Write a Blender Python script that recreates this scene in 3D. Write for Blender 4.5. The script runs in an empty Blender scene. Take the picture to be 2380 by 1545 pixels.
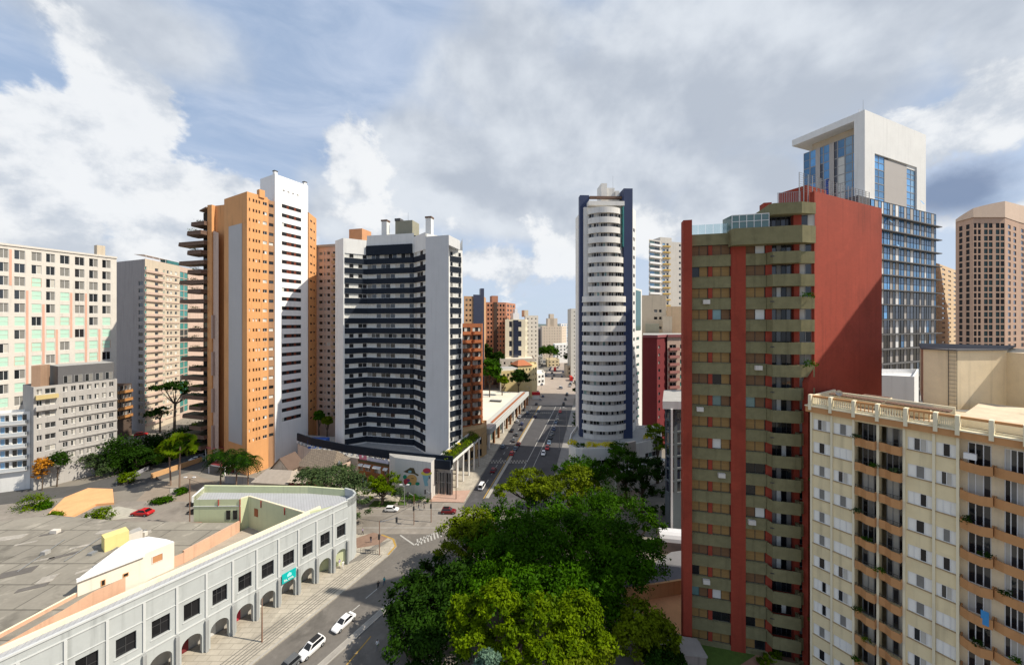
import bpy, bmesh, math, random
import numpy as np
from mathutils import Vector, Matrix

S = bpy.context.scene
C = S.collection
R = random.Random(11)
# ---- measured frame of the photograph: focal length, centre column, horizon row, eye height
F, CX, HY, H = 820.0, 1190.0, 748.0, 42.0

# ---------------------------------------------------------------- camera
cd = bpy.data.cameras.new("camera")
cam = bpy.data.objects.new("camera", cd)
C.objects.link(cam)
cam.location = (0, 0, H)
cam.rotation_euler = (math.radians(90), 0, 0)
cd.sensor_width = 36
cd.lens = 36 * F / 2380
cd.shift_y = -24.5 / 2380
cd.clip_start, cd.clip_end = 0.5, 9000
S.camera = cam

# ---------------------------------------------------------------- light
SUN = Vector((1.0, -0.17, 1.07)).normalized()
SUN_EL = math.asin(SUN.z)
SUN_AZ = math.atan2(SUN.x, SUN.y)
sl = bpy.data.lights.new("sun", 'SUN')
sl.energy = 5.0
sl.angle = math.radians(0.5)
sl.color = (1.0, 0.91, 0.77)
so = bpy.data.objects.new("sun", sl)
so.rotation_euler = SUN.to_track_quat('Z', 'Y').to_euler()
so.location = (120, 0, 160)
C.objects.link(so)
S.view_settings.view_transform = 'Standard'
S.view_settings.look = 'None'
S.view_settings.gamma = 1
S.view_settings.exposure = 0.20


class NT:
    """small helper to wire shader nodes"""
    def __init__(s, nt):
        s.nt = nt
        nt.nodes.clear()

    def n(s, t, **kw):
        nd = s.nt.nodes.new(t)
        for k, v in kw.items():
            if k.startswith('i_'):
                k = k[2:]
                k = int(k) if k.isdigit() else k
                if isinstance(v, bpy.types.NodeSocket):
                    s.nt.links.new(v, nd.inputs[k])
                else:
                    nd.inputs[k].default_value = v
            else:
                setattr(nd, k, v)
        return nd

    def link(s, a, b):
        s.nt.links.new(a, b)

    def m(s, op, a, b=None, c=None, clamp=False):
        nd = s.nt.nodes.new('ShaderNodeMath')
        nd.operation = op
        nd.use_clamp = clamp
        for i, v in enumerate((a, b, c)):
            if v is None:
                continue
            if isinstance(v, bpy.types.NodeSocket):
                s.nt.links.new(v, nd.inputs[i])
            else:
                nd.inputs[i].default_value = v
        return nd.outputs[0]

    def mix(s, f, a, b, mode='MIX'):
        nd = s.nt.nodes.new('ShaderNodeMix')
        nd.data_type = 'RGBA'
        nd.blend_type = mode
        for i, v in ((0, f), (6, a), (7, b)):
            if isinstance(v, bpy.types.NodeSocket):
                s.nt.links.new(v, nd.inputs[i])
            else:
                if i and len(v) == 3:
                    v = (*v, 1)
                nd.inputs[i].default_value = v
        return nd.outputs[2]

    def smooth(s, x, a, b):
        nd = s.n('ShaderNodeMapRange', interpolation_type='SMOOTHSTEP', i_1=a, i_2=b, i_3=0.0, i_4=1.0)
        s.nt.links.new(x, nd.inputs[0])
        return nd.outputs[0]


def sky_world():
    w = bpy.data.worlds.new("World")
    S.world = w
    w.use_nodes = True
    t = NT(w.node_tree)
    K = 0.12                                             # background strength
    sky = t.n('ShaderNodeTexSky', sky_type='NISHITA', sun_disc=False, sun_elevation=SUN_EL, sun_rotation=SUN_AZ,
              altitude=900, air_density=1.0, dust_density=1.2, ozone_density=1.5)
    tc = t.n('ShaderNodeTexCoord')
    sx = t.n('ShaderNodeSeparateXYZ', i_0=tc.outputs['Generated'])
    X, Y, Zz = sx.outputs
    az = t.m('DEGREES', t.m('ARCTAN2', X, Y)) if False else t.m('MULTIPLY', t.m('ARCTAN2', X, Y), 57.2958)
    el = t.m('MULTIPLY', t.m('ARCSINE', Zz), 57.2958)
    # cloud lumps: direction based noise, several octaves
    p1 = t.n('ShaderNodeMapping', i_0=tc.outputs['Generated'])
    p1.inputs['Scale'].default_value = (1, 1, 1.25)
    nz = t.n('ShaderNodeTexNoise', noise_dimensions='3D', i_2=6.0, i_3=12.0, i_4=0.60, i_8=0.10)
    t.link(p1.outputs[0], nz.inputs[0])
    nA = t.m('SUBTRACT', nz.outputs[0], 0.5)
    # the same lumps a little nearer the sun: their difference is the lit side
    p2 = t.n('ShaderNodeMapping', i_0=tc.outputs['Generated'])
    p2.inputs['Location'].default_value = (-0.040, 0.0, -0.055)
    p2.inputs['Scale'].default_value = (1, 1, 1.25)
    nz2 = t.n('ShaderNodeTexNoise', noise_dimensions='3D', i_2=6.0, i_3=12.0, i_4=0.60, i_8=0.10)
    t.link(p2.outputs[0], nz2.inputs[0])
    lit = t.m('SUBTRACT', nz.outputs[0], nz2.outputs[0])
    nzb = t.n('ShaderNodeTexNoise', noise_dimensions='3D', i_2=2.1, i_3=6.0, i_4=0.5, i_8=0.2)
    t.link(p1.outputs[0], nzb.inputs[0])
    nB = t.m('SUBTRACT', nzb.outputs[0], 0.5)
    nzc = t.n('ShaderNodeTexNoise', noise_dimensions='3D', i_2=2.1, i_3=6.0, i_4=0.5, i_8=0.2)
    t.link(p2.outputs[0], nzc.inputs[0])
    litB = t.m('SUBTRACT', nzb.outputs[0], nzc.outputs[0])
    p3 = t.n('ShaderNodeMapping', i_0=tc.outputs['Generated'])
    p3.inputs['Rotation'].default_value = (0.3, 0.5, 0.4)
    p3.inputs['Scale'].default_value = (2.0, 6.0, 9.0)
    nz3 = t.n('ShaderNodeTexNoise', noise_dimensions='3D', i_2=0.9, i_3=7.0, i_4=0.6, i_8=0.8)
    t.link(p3.outputs[0], nz3.inputs[0])
    wisp = nz3.outputs[0]
    wn = t.n('ShaderNodeTexNoise', noise_dimensions='3D', i_2=2.2, i_3=5.0, i_4=0.55)
    t.link(tc.outputs['Generated'], wn.inputs[0])
    wc = t.n('ShaderNodeSeparateColor', i_0=wn.outputs[1])
    az = t.m('ADD', az, t.m('MULTIPLY', t.m('SUBTRACT', wc.outputs[0], 0.5), 18.0))
    el = t.m('ADD', el, t.m('MULTIPLY', t.m('SUBTRACT', wc.outputs[1], 0.5), 10.0))

    def lump(list_):
        out = None
        for (a, e, ra, re, amp) in list_:
            dx = t.m('DIVIDE', t.m('SUBTRACT', az, a), ra)
            dy = t.m('DIVIDE', t.m('SUBTRACT', el, e), re)
            d = t.m('SQRT', t.m('ADD', t.m('MULTIPLY', dx, dx), t.m('MULTIPLY', dy, dy)))
            v = t.m('MULTIPLY', t.m('SUBTRACT', 1.0, d), amp)
            v = t.m('MAXIMUM', v, -0.6)
            out = v if out is None else t.m('MAXIMUM', out, v)
        return out

    white = lump(CLOUD_WHITE)
    grey = lump(CLOUD_GREY)
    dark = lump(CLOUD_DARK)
    dW = t.smooth(t.m('ADD', white, t.m('MULTIPLY', nA, 2.1)), 0.06, 0.30)
    dG = t.smooth(t.m('ADD', grey, t.m('ADD', t.m('MULTIPLY', nB, 1.4), t.m('MULTIPLY', nA, 0.5))), -0.10, 0.42)
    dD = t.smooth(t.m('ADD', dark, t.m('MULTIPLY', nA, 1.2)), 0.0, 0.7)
    k = 1.0 / K
    g = lambda r, gg, b: (r * k, gg * k, b * k)
    base = t.mix(0.72, sky.outputs[0], g(0.37, 0.48, 0.66))
    hor = t.smooth(el, 24.0, 2.0)
    base = t.mix(t.m('MULTIPLY', hor, 0.72), base, g(0.54, 0.63, 0.74))
    base = t.mix(t.m('MULTIPLY', t.smooth(wisp, 0.30, 0.72), 0.70), base, g(0.56, 0.63, 0.76))
    gc = t.mix(t.smooth(t.m('ADD', t.m('MULTIPLY', lit, 0.6), t.m('ADD', t.m('MULTIPLY', nB, 1.0), t.m('MULTIPLY', litB, 2.6))), -0.34, 0.36), g(0.43, 0.475, 0.545), g(0.66, 0.70, 0.75))
    col = t.mix(t.m('MULTIPLY', dG, 0.93), base, gc)
    wcx = t.mix(t.smooth(t.m('ADD', t.m('ADD', t.m('MULTIPLY', lit, 2.4), t.m('MULTIPLY', litB, 1.5)), t.m('MULTIPLY', white, 0.16)), -0.32, 0.26), g(0.52, 0.565, 0.63), g(0.80, 0.815, 0.83))
    col = t.mix(t.m('MULTIPLY', dW, 0.92), col, wcx)
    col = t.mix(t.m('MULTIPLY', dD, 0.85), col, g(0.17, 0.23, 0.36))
    low = t.smooth(el, 0.5, -4.0)
    col = t.mix(low, col, g(0.42, 0.43, 0.42))
    bg = t.n('ShaderNodeBackground', i_0=col, i_1=K)
    out = t.n('ShaderNodeOutputWorld', i_0=bg.outputs[0])


# (azimuth deg, elevation deg, half width, half height, strength): the clouds in view and the unseen rest of the sky
CLOUD_WHITE = [(-47.5, 22, 5.5, 8.5, 1.0), (-45, 13, 11, 9, 1.0), (-54.5, 17.5, 4.5, 6, 1.0), (-55, 9, 8, 7, .9), (-23.5, 24, 6.5, 6.5, 1.0),
               (-22, 17, 7, 5, .5), (8, 12, 12, 6, .75), (22.5, 13, 7, 4.5, .9), (-3, 9, 14, 6, .6),
               (61, 9, 9, 5, .6), (51, 20, 8, 6, .7), (-30, 8, 14, 4, .6), (-14, 9, 12, 6, .6), (-37, 17, 6, 2.5, .5), (-33, 8, 8, 5, .5)]
CLOUD_GREY = [(20, 29, 27, 16, 1.0), (-2, 24, 20, 10, .9), (40, 30, 22, 17, .9), (-24, 17, 12, 7, .8), (-38, 13.5, 12, 4, .8), (-47, 31, 13, 5, .65),
              (-45, 6, 25, 4, .5), (8, 17, 24, 6, .9), (33, 16, 10, 9, .9), (5, 66, 50, 20, .8), (54, 27, 14, 12, .9), (2, 34, 14, 12, .6),
              (-95, 30, 30, 25, .9), (100, 35, 30, 30, .5), (180, 35, 60, 25, .9)]
CLOUD_DARK = [(150, 28, 75, 50, .45), (-150, 28, 75, 50, .45), (51.5, 12.5, 6, 4, 1.0), (26, 25, 9, 6, .25), (57, 28, 7, 5, .3), (-36, 13, 8, 2.5, .25)]  # first two: unseen dark sky added behind the camera to deepen front shade
sky_world()


# ---------------------------------------------------------------- helpers: measuring
def D(px, d):
    return ((px - CX) / F * d, d)


def G(px, py, z=0.0):
    return D(px, F * (H - z) / (py - HY))


def Z(py, d):
    return H + (HY - py) / F * d


class Fr:
    """a facade's frame: u runs along the wall as seen from outside, y goes INTO the building, z up"""
    def __init__(s, p0, p1):
        s.p = Vector((p0[0], p0[1]))
        e = Vector((p1[0] - p0[0], p1[1] - p0[1]))
        s.L = e.length
        s.e = e / s.L
        s.m = Vector((-s.e.y, s.e.x))
        s.ang = math.atan2(s.e.y, s.e.x)

    def __call__(s, c):
        q = s.p + s.e * c[0] + s.m * c[1]
        return (q.x, q.y, c[2])

    def u(s, px):
        r = (px - CX) / F
        return (r * s.p.y - s.p.x) / (s.e.x - r * s.e.y)

    def d(s, px):
        return s.p.y + s.e.y * s.u(px)

    def z(s, px, py):
        return Z(py, s.d(px))

    def pt(s, u, y=0):
        q = s.p + s.e * u + s.m * y
        return (q.x, q.y)


# ---------------------------------------------------------------- helpers: materials
MATS = {}


def mat(name, col, rough=.8, var=.14, scale=.5, streak=.0, metal=0., spec=.3, bump=0., bscale=6., blotch=None, cells=None):
    if name in MATS:
        return MATS[name]
    m = bpy.data.materials.new(name)
    m.use_nodes = True
    t = NT(m.node_tree)
    tc = t.n('ShaderNodeTexCoord').outputs['Object']
    c = (*col, 1)
    n1 = t.n('ShaderNodeTexNoise', i_2=scale, i_3=6.0, i_4=.6)
    t.link(tc, n1.inputs[0])
    f = t.m('MULTIPLY_ADD', t.m('SUBTRACT', n1.outputs[0], .5), 2.4 * var, 1.0)
    n0 = t.n('ShaderNodeTexNoise', i_2=scale * 9, i_3=3.0)
    t.link(tc, n0.inputs[0])
    f = t.m('MULTIPLY', f, t.m('MULTIPLY_ADD', t.m('SUBTRACT', n0.outputs[0], .5), 1.1 * var, 1.0))
    if streak:
        mp = t.n('ShaderNodeMapping', i_0=tc)
        mp.inputs['Scale'].default_value = (1.6, 1.6, .09)
        n2 = t.n('ShaderNodeTexNoise', i_2=1.0, i_3=5.0)
        t.link(mp.outputs[0], n2.inputs[0])
        f = t.m('MULTIPLY', f, t.m('SUBTRACT', 1.0, t.m('MULTIPLY', t.smooth(n2.outputs[0], .5, .8), streak)))
    if blotch:
        n3 = t.n('ShaderNodeTexNoise', i_2=blotch[0], i_3=7.0, i_4=.62, i_8=.6)
        t.link(tc, n3.inputs[0])
        f = t.m('MULTIPLY', f, t.m('SUBTRACT', 1.0, t.m('MULTIPLY', t.smooth(n3.outputs[0], .50, .66), blotch[1])))
        n4 = t.n('ShaderNodeTexNoise', i_2=blotch[0] * 2.7, i_3=5.0, i_4=.6, i_8=.3)
        t.link(tc, n4.inputs[0])
        f = t.m('MULTIPLY', f, t.m('MULTIPLY_ADD', t.smooth(n4.outputs[0], .56, .68), blotch[1] * .7, 1.0))
    cc = t.mix(1.0, c, t.n('ShaderNodeCombineColor', i_0=f, i_1=f, i_2=f).outputs[0], 'MULTIPLY')
    if cells:
        bt = t.n('ShaderNodeTexBrick', i_1=(1, 1, 1, 1), i_2=(cells[4],) * 3 + (1,), i_3=(cells[3],) * 3 + (1,))
        bt.inputs['Scale'].default_value = 1
        bt.inputs['Mortar Size'].default_value = cells[2]
        bt.inputs['Brick Width'].default_value = cells[0]
        bt.inputs['Row Height'].default_value = cells[1]
        if len(cells) > 5:
            mp = t.n('ShaderNodeMapping', i_0=tc)
            mp.inputs['Rotation'].default_value = cells[5]
            t.link(mp.outputs[0], bt.inputs[0])
        else:
            t.link(tc, bt.inputs[0])
        cc = t.mix(1.0, cc, bt.outputs[0], 'MULTIPLY')
    b = t.n('ShaderNodeBsdfPrincipled', i_0=cc)
    b.inputs['Roughness'].default_value = rough
    b.inputs['Metallic'].default_value = metal
    b.inputs['Specular IOR Level'].default_value = spec
    if bump:
        nb = t.n('ShaderNodeTexNoise', i_2=bscale, i_3=4.0)
        t.link(tc, nb.inputs[0])
        bp = t.n('ShaderNodeBump', i_0=bump)
        bp.inputs[1].default_value = .05
        t.link(nb.outputs[0], bp.inputs['Height'])
        t.link(bp.outputs[0], b.inputs['Normal'])
    t.n('ShaderNodeOutputMaterial', i_0=b.outputs[0])
    MATS[name] = m
    return m


def glass(name, col, rough=.06, wav=.02, spec=.9):
    """window glass over a dark room: a dark coat that mirrors the sky and what stands opposite"""
    m = bpy.data.materials.new(name)
    m.use_nodes = True
    t = NT(m.node_tree)
    tc = t.n('ShaderNodeTexCoord').outputs['Object']
    n1 = t.n('ShaderNodeTexNoise', i_2=.7, i_3=3.0)
    t.link(tc, n1.inputs[0])
    oi = t.n('ShaderNodeObjectInfo')
    f = t.m('MULTIPLY', t.m('MULTIPLY_ADD', oi.outputs['Random'], .9, .55), t.m('MULTIPLY_ADD', n1.outputs[0], .8, .6))
    cc = t.mix(1.0, (*col, 1), t.n('ShaderNodeCombineColor', i_0=f, i_1=f, i_2=f).outputs[0], 'MULTIPLY')
    b = t.n('ShaderNodeBsdfPrincipled', i_0=cc)
    b.inputs['Roughness'].default_value = rough
    b.inputs['Specular IOR Level'].default_value = spec
    bp = t.n('ShaderNodeBump', i_0=wav)
    t.link(n1.outputs[0], bp.inputs['Height'])
    t.link(bp.outputs[0], b.inputs['Normal'])
    t.n('ShaderNodeOutputMaterial', i_0=b.outputs[0])
    MATS[name] = m
    return m


def leafmat(name, c1, c2, trans=.25, scale=.35):
    m = bpy.data.materials.new(name)
    m.use_nodes = True
    t = NT(m.node_tree)
    a = t.n('ShaderNodeAttribute', attribute_name='tint')
    tc = t.n('ShaderNodeTexCoord').outputs['Object']
    n1 = t.n('ShaderNodeTexNoise', i_2=scale, i_3=3.0)
    t.link(tc, n1.inputs[0])
    f = t.m('ADD', t.m('MULTIPLY', a.outputs['Fac'], .55), t.m('MULTIPLY', t.smooth(n1.outputs[0], .3, .7), .45))
    cc = t.mix(f, c1, c2)
    b = t.n('ShaderNodeBsdfPrincipled', i_0=cc)
    b.inputs['Roughness'].default_value = .55
    b.inputs['Specular IOR Level'].default_value = .04
    tr = t.n('ShaderNodeBsdfTranslucent', i_0=cc)
    mx = t.n('ShaderNodeMixShader', i_0=trans, i_1=b.outputs[0], i_2=tr.outputs[0])
    t.n('ShaderNodeOutputMaterial', i_0=mx.outputs[0])
    MATS[name] = m
    return m


# ---------------------------------------------------------------- helpers: meshes and objects
def root_of(o):
    while o.parent:
        o = o.parent
    return o


class MB:
    def __init__(s, fr=None):
        s.v, s.f, s.mi, s.ms, s.fr = [], [], [], [], fr

    def _m(s, m):
        if m not in s.ms:
            s.ms.append(m)
        return s.ms.index(m)

    def poly(s, pts, m):
        b = len(s.v)
        for p in pts:
            s.v.append(s.fr(p) if s.fr else tuple(p))
        s.f.append(tuple(range(b, b + len(pts))))
        s.mi.append(s._m(m))

    def box(s, x0, x1, y0, y1, z0, z1, m, top=None):
        q = [(x0, y0), (x1, y0), (x1, y1), (x0, y1)]
        s.prism(q, z0, z1, m, top)

    def prism(s, q, z0, z1, m, top=None, bottom=True):
        """q counter-clockwise from above in the builder's own x, y"""
        n = len(q)
        for i in range(n):
            a, b = q[i], q[(i + 1) % n]
            s.poly([(a[0], a[1], z0), (b[0], b[1], z0), (b[0], b[1], z1), (a[0], a[1], z1)], m)
        s.poly([(p[0], p[1], z1) for p in q], top or m)
        if bottom:
            s.poly([(p[0], p[1], z0) for p in reversed(q)], m)

    def rail(s, pts, th, z0, z1, m, closed=False):
        """a wall of thickness th along a line of points (to the line's left)"""
        n = len(pts)
        for i in range(n if closed else n - 1):
            a, b = Vector(pts[i]), Vector(pts[(i + 1) % n])
            d = (b - a)
            if d.length < 1e-6:
                continue
            d.normalize()
            k = Vector((-d.y, d.x)) * th
            s.prism([tuple(a), tuple(b), tuple(b + k), tuple(a + k)], z0, z1, m)

    def tube(s, p0, p1, r0, r1, m, n=6, cap=True):
        p0, p1 = Vector(p0), Vector(p1)
        d = (p1 - p0).normalized()
        a = d.orthogonal().normalized()
        b = d.cross(a)
        A = [p0 + (a * math.cos(2 * math.pi * i / n) + b * math.sin(2 * math.pi * i / n)) * r0 for i in range(n)]
        B = [p1 + (a * math.cos(2 * math.pi * i / n) + b * math.sin(2 * math.pi * i / n)) * r1 for i in range(n)]
        for i in range(n):
            j = (i + 1) % n
            s.poly([A[i], A[j], B[j], B[i]], m)
        if cap:
            s.poly(list(reversed(A)), m)
            s.poly(B, m)

    def wall(s, u0, u1, z0, z1, cols, rows, m, rec=.25, y=0., solid=None):
        """a wall sheet with real openings and their reveals"""
        rows = sorted(rows)
        cols = sorted(cols)
        q = lambda a, b, c, d: s.poly([(a, y, c), (b, y, c), (b, y, d), (a, y, d)], m)
        zc = z0
        for (za, zb) in rows:
            if za > zc + 1e-4:
                q(u0, u1, zc, za)
            uc = u0
            for (ua, ub) in cols:
                if solid and solid(ua, za):
                    continue
                if ua > uc + 1e-4:
                    q(uc, ua, za, zb)
                uc = ub
                s.poly([(ua, y, za), (ua, y, zb), (ua, y + rec, zb), (ua, y + rec, za)], m)
                s.poly([(ub, y, za), (ub, y + rec, za), (ub, y + rec, zb), (ub, y, zb)], m)
                s.poly([(ua, y, za), (ua, y + rec, za), (ub, y + rec, za), (ub, y, za)], m)
                s.poly([(ua, y, zb), (ub, y, zb), (ub, y + rec, zb), (ua, y + rec, zb)], m)
            if uc < u1 - 1e-4:
                q(uc, u1, za, zb)
            zc = zb
        if zc < z1 - 1e-4:
            q(u0, u1, zc, z1)

    def build(s, name, parent=None, smooth=False, at=None):
        off = Vector(at) if at else (root_of(parent).location.copy() if parent else Vector((0, 0, 0)))
        if at is None and not parent and s.v:
            a = np.array(s.v)
            off = Vector((float(a[:, 0].mean()), float(a[:, 1].mean()), float(a[:, 2].min())))
        me = bpy.data.meshes.new(name)
        me.from_pydata([(v[0] - off.x, v[1] - off.y, v[2] - off.z) for v in s.v], [], s.f)
        for m in s.ms:
            me.materials.append(m)
        me.polygons.foreach_set('material_index', s.mi)
        if smooth:
            me.polygons.foreach_set('use_smooth', [True] * len(s.f))
        me.update()
        o = bpy.data.objects.new(name, me)
        C.objects.link(o)
        if parent:
            o.parent = parent
            if at is not None:
                o.location = (0, 0, 0)
        else:
            o.location = off
        return o


def tag(o, label=None, cat=None, group=None, kind=None):
    for k, v in (('label', label), ('category', cat), ('group', group), ('kind', kind)):
        if v:
            o[k] = v
    return o


def thing(name, label, cat, loc=(0, 0, 0), group=None):
    o = bpy.data.objects.new(name, None)
    C.objects.link(o)
    o.location = loc
    o.empty_display_size = .5
    return tag(o, label, cat, group)


def copy_tree(o, parent=None):
    c = o.copy()
    C.objects.link(c)
    if parent:
        c.parent = parent
    for ch in list(o.children):
        copy_tree(ch, c)
    return c


WM = {}


def win_mesh(w, h, panes, frame, ft=.06, rowsplit=0):
    """one window: upright panes side by side (one material each) in a frame"""
    key = (round(w, 2), round(h, 2), tuple(p.name for p in panes), frame.name, ft, rowsplit)
    if key in WM:
        return WM[key]
    b = MB()
    n = len(panes)
    pw = w / n
    for i, p in enumerate(panes):
        b.poly([(i * pw, 0, 0), ((i + 1) * pw, 0, 0), ((i + 1) * pw, 0, h), (i * pw, 0, h)], p)
    f = lambda x0, x1, z0, z1: b.box(x0, x1, -.05, -.004, z0, z1, frame)
    f(0, w, 0, ft)
    f(0, w, h - ft, h)
    for i in range(n + 1):
        x = min(max(i * pw - ft / 2, 0), w - ft)
        f(x, x + ft, ft, h - ft)
    if rowsplit:
        for i in range(n):
            a, c = (i * pw + ft / 2 if i else ft), ((i + 1) * pw - ft / 2 if i < n - 1 else w - ft)
            f(a, c, h * rowsplit - ft / 2, h * rowsplit + ft / 2)
    me = bpy.data.meshes.new('window')
    me.from_pydata(b.v, [], b.f)
    for m in b.ms:
        me.materials.append(m)
    me.polygons.foreach_set('material_index', b.mi)
    me.update()
    WM[key] = me
    return me


class Bld:
    """a building: an Empty at its base, walls, and repeated parts (windows, balconies) that are kept as single objects
    for the hundred that show largest and one remaining mesh"""
    def __init__(s, name, label, cat, base, group=None):
        s.o = thing(name, label, cat, (base[0], base[1], 0), group)
        s.rep = {}

    def put(s, name, me, fr, u, y, z):
        x, yy, zz = fr((u, y, z))
        s.rep.setdefault(name, []).append((me, x, yy, zz, fr.ang))

    def win(s, fr, u, y, z, w, h, panes, frame, ft=.06, rowsplit=0, name='window'):
        s.put(name, win_mesh(w, h, panes, frame, ft, rowsplit), fr, u, y, z)

    def done(s, keep=100):
        L = s.o.location
        for name, lst in s.rep.items():
            if len(lst) > keep:
                lst = sorted(lst, key=lambda q: (q[1] ** 2 + q[2] ** 2 + (q[3] - H) ** 2))
            for (me, x, y, z, a) in lst[:keep]:
                o = bpy.data.objects.new(name, me)
                C.objects.link(o)
                o.parent = s.o
                o.location = (x - L.x, y - L.y, z - L.z)
                o.rotation_euler = (0, 0, a)
            rest = lst[keep:]
            if rest:
                b = MB()
                for (me, x, y, z, a) in rest:
                    M = Matrix.Translation((x, y, z)) @ Matrix.Rotation(a, 4, 'Z')
                    vs = [M @ v.co for v in me.vertices]
                    for p in me.polygons:
                        b.poly([vs[i] for i in p.vertices], me.materials[p.material_index])
                o = b.build('remaining_' + name, s.o)
                o['kind'] = 'stuff'
        return s.o


def pick(pal):
    """pal: [(weight, [pane materials])]"""
    t = R.random() * sum(p[0] for p in pal)
    for w, p in pal:
        t -= w
        if t <= 0:
            return p
    return pal[-1][1]


# ================================================================ materials
brick = mat('red_brick', (.315, .052, .029), .85, .16, .25, .22, blotch=(.16, .16), cells=(.5, .16, .012, .86, .93, (math.radians(90), 0, 0)))
olive = mat('olive_stone', (.205, .188, .100), .9, .28, 1.2, .3, bump=.3, bscale=14)
cream = mat('cream_paint', (.78, .665, .42), .8, .08, .4, .30, blotch=(.25, .07))
creamtrim = mat('cream_trim', (.78, .71, .52), .8, .08, .5, .15)
tan = mat('tan_paint', (.52, .27, .115), .8, .12, .5, .22)
stucco = mat('beige_stucco', (.74, .62, .43), .9, .12, .8, .18, bump=.2)
roofcream = mat('roof_screed', (.62, .52, .38), .9, .2, .5, blotch=(.3, .25))
rooftile = mat('brown_tile', (.20, .12, .085), .85, .25, 1.5, cells=(.35, .22, .03, .45, .8))
white = mat('white_paint', (.80, .80, .80), .7, .05, .3, .10)
whitew = mat('white_wall_worn', (.74, .74, .72), .75, .08, .3, .14)
lightgrey = mat('panel_shade_tone', (.58, .585, .59), .7, .06, .3, .10)  # white panel turned from the sun: its shade put into a greyer colour
grey = mat('grey_concrete', (.36, .355, .34), .9, .16, .6, .2)
dgrey = mat('dark_grey', (.10, .10, .105), .8, .15)
navy = mat('navy_tile', (.012, .018, .029), .6, .2, .6, spec=.15)
blue = mat('blue_cladding', (.040, .058, .125), .6, .12, .4)
orange = mat('orange_paint', (.66, .335, .140), .8, .08, .3, .26, blotch=(.12, .07))
greypanel = mat('grey_panel', (.46, .455, .46), .7, .06, .2, .06)
pinkwall = mat('pink_beige_wall', (.56, .42, .345), .85, .1, .4, .2)
beige = mat('beige_wall', (.56, .48, .37), .85, .1, .4, .2)
hotelw = mat('hotel_wall', (.62, .585, .53), .85, .08, .3, .16)
salmon = mat('salmon_strip', (.62, .36, .27), .85, .1, .5)
mint = mat('mint_panel', (.44, .66, .54), .5, .12, .8)
teal = glass('teal_glass', (.03, .19, .17), .08)
brownb = mat('brown_concrete', (.165, .105, .078), .85, .15, .6, .2)
rust = mat('rust_brown', (.30, .105, .045), .85, .15, .6, .2)
maroon = mat('maroon_wall', (.175, .026, .030), .8, .12, .4, .2)
brickdist = mat('terracotta_wall', (.42, .20, .125), .85, .1, .3, .15)
bandgrey = mat('pale_band', (.78, .76, .71), .75, .08, .4, .14)
facadegrey = mat('arcade_grey', (.44, .465, .46), .75, .07, .3, .28, blotch=(.15, .10))
arctrim = mat('arcade_trim', (.56, .575, .565), .75, .06, .5, .1)
greenw = mat('pale_green_wall', (.56, .60, .38), .8, .08, .4, .15)
metroof = mat('ribbed_metal', (.40, .41, .43), .55, .10, .3, .1, spec=.4, cells=(60, .42, .03, .72, .95, (0, 0, 1.0)))
flatroof = mat('grey_felt_roof', (.27, .25, .21), .95, .22, .25, blotch=(.17, .36), cells=(7, 4.2, .10, .5, .86))
peach = mat('peach_wall', (.62, .39, .27), .85, .12, .5, .2)
yellowb = mat('yellow_wall', (.74, .62, .26), .85, .08, .4, .12)
redtrim = mat('red_trim', (.36, .035, .03), .7, .1)
claytile = mat('weathered_roof_tile', (.25, .205, .16), .9, .28, 1.2, cells=(.5, .35, .05, .5, .8))
terracotta = mat('terracotta_roof', (.42, .15, .07), .85, .2, 1.0)
wood = mat('shop_brown', (.25, .105, .04), .8, .15, .8)
frameW = mat('white_frame', (.74, .74, .73), .5, .03)
frameG = mat('grey_frame', (.30, .30, .30), .5, .05)
frameD = mat('dark_frame', (.05, .05, .052), .5, .05)
shutW = mat('white_shutter', (.86, .85, .80), .65, .05, 1.0, cells=(5, .09, .012, .86, 1.0, (math.radians(90), 0, 0)))
shutB = mat('wood_shutter', (.31, .19, .068), .7, .2, .8, cells=(5, .12, .012, .62, .9, (math.radians(90), 0, 0)))
shutO = mat('brown_shutter', (.19, .105, .05), .7, .2, .8, cells=(5, .12, .012, .62, .9, (math.radians(90), 0, 0)))
curtain = mat('curtain', (.50, .48, .43), .9, .12, 2.0)
curtainG = mat('grey_curtain', (.22, .215, .20), .9, .2, 2.0)
blind = mat('white_blind', (.66, .66, .62), .8, .06, 1.5, cells=(5, .1, .014, .8, 1.0, (math.radians(90), 0, 0)))
orangeC = mat('orange_curtain', (.15, .035, .018), .9, .15, 2.0)
dimp = mat('dim_pane', (.018, .018, .020), .45, .2, 1.0, spec=.15)
gl = glass('window_glass', (.022, .026, .030))
gld = glass('dark_glass', (.010, .011, .013), .12, .02, .5)
glb = glass('blue_sky_glass', (.10, .30, .60), .10, .03, .6)  # bright blue base also carries the reflected sky
glb2 = glass('pale_blue_glass', (.16, .32, .50), .06, .03, 1.0)
gln = glass('navy_glass', (.012, .018, .040), .06)
glt = glass('greenish_glass', (.09, .17, .165), .08)
asphalt = mat('asphalt', (.150, .137, .122), .92, .30, .22, bump=.15, blotch=(.14, .28))
asphaltL = mat('worn_asphalt', (.25, .225, .195), .92, .25, .2, blotch=(.12, .25))
asphaltD = mat('avenue_shade_tone', (.074, .072, .075), .9, .25, .2, blotch=(.12, .28))  # shade on the near avenue put into a darker asphalt colour
paving = mat('pale_paving', (.44, .40, .33), .9, .22, .4, blotch=(.2, .25), cells=(1.6, .8, .05, .7, .85))
mosaic = mat('mosaic_paving', (.50, .46, .39), .9, .22, .5)
mosaicD = mat('dark_mosaic', (.12, .115, .11), .9, .3, .8)
pinkpave = mat('pinkish_paving', (.42, .28, .22), .9, .2, .6)
kerbm = mat('kerb_stone', (.36, .34, .30), .9, .2, 1.0)
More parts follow.
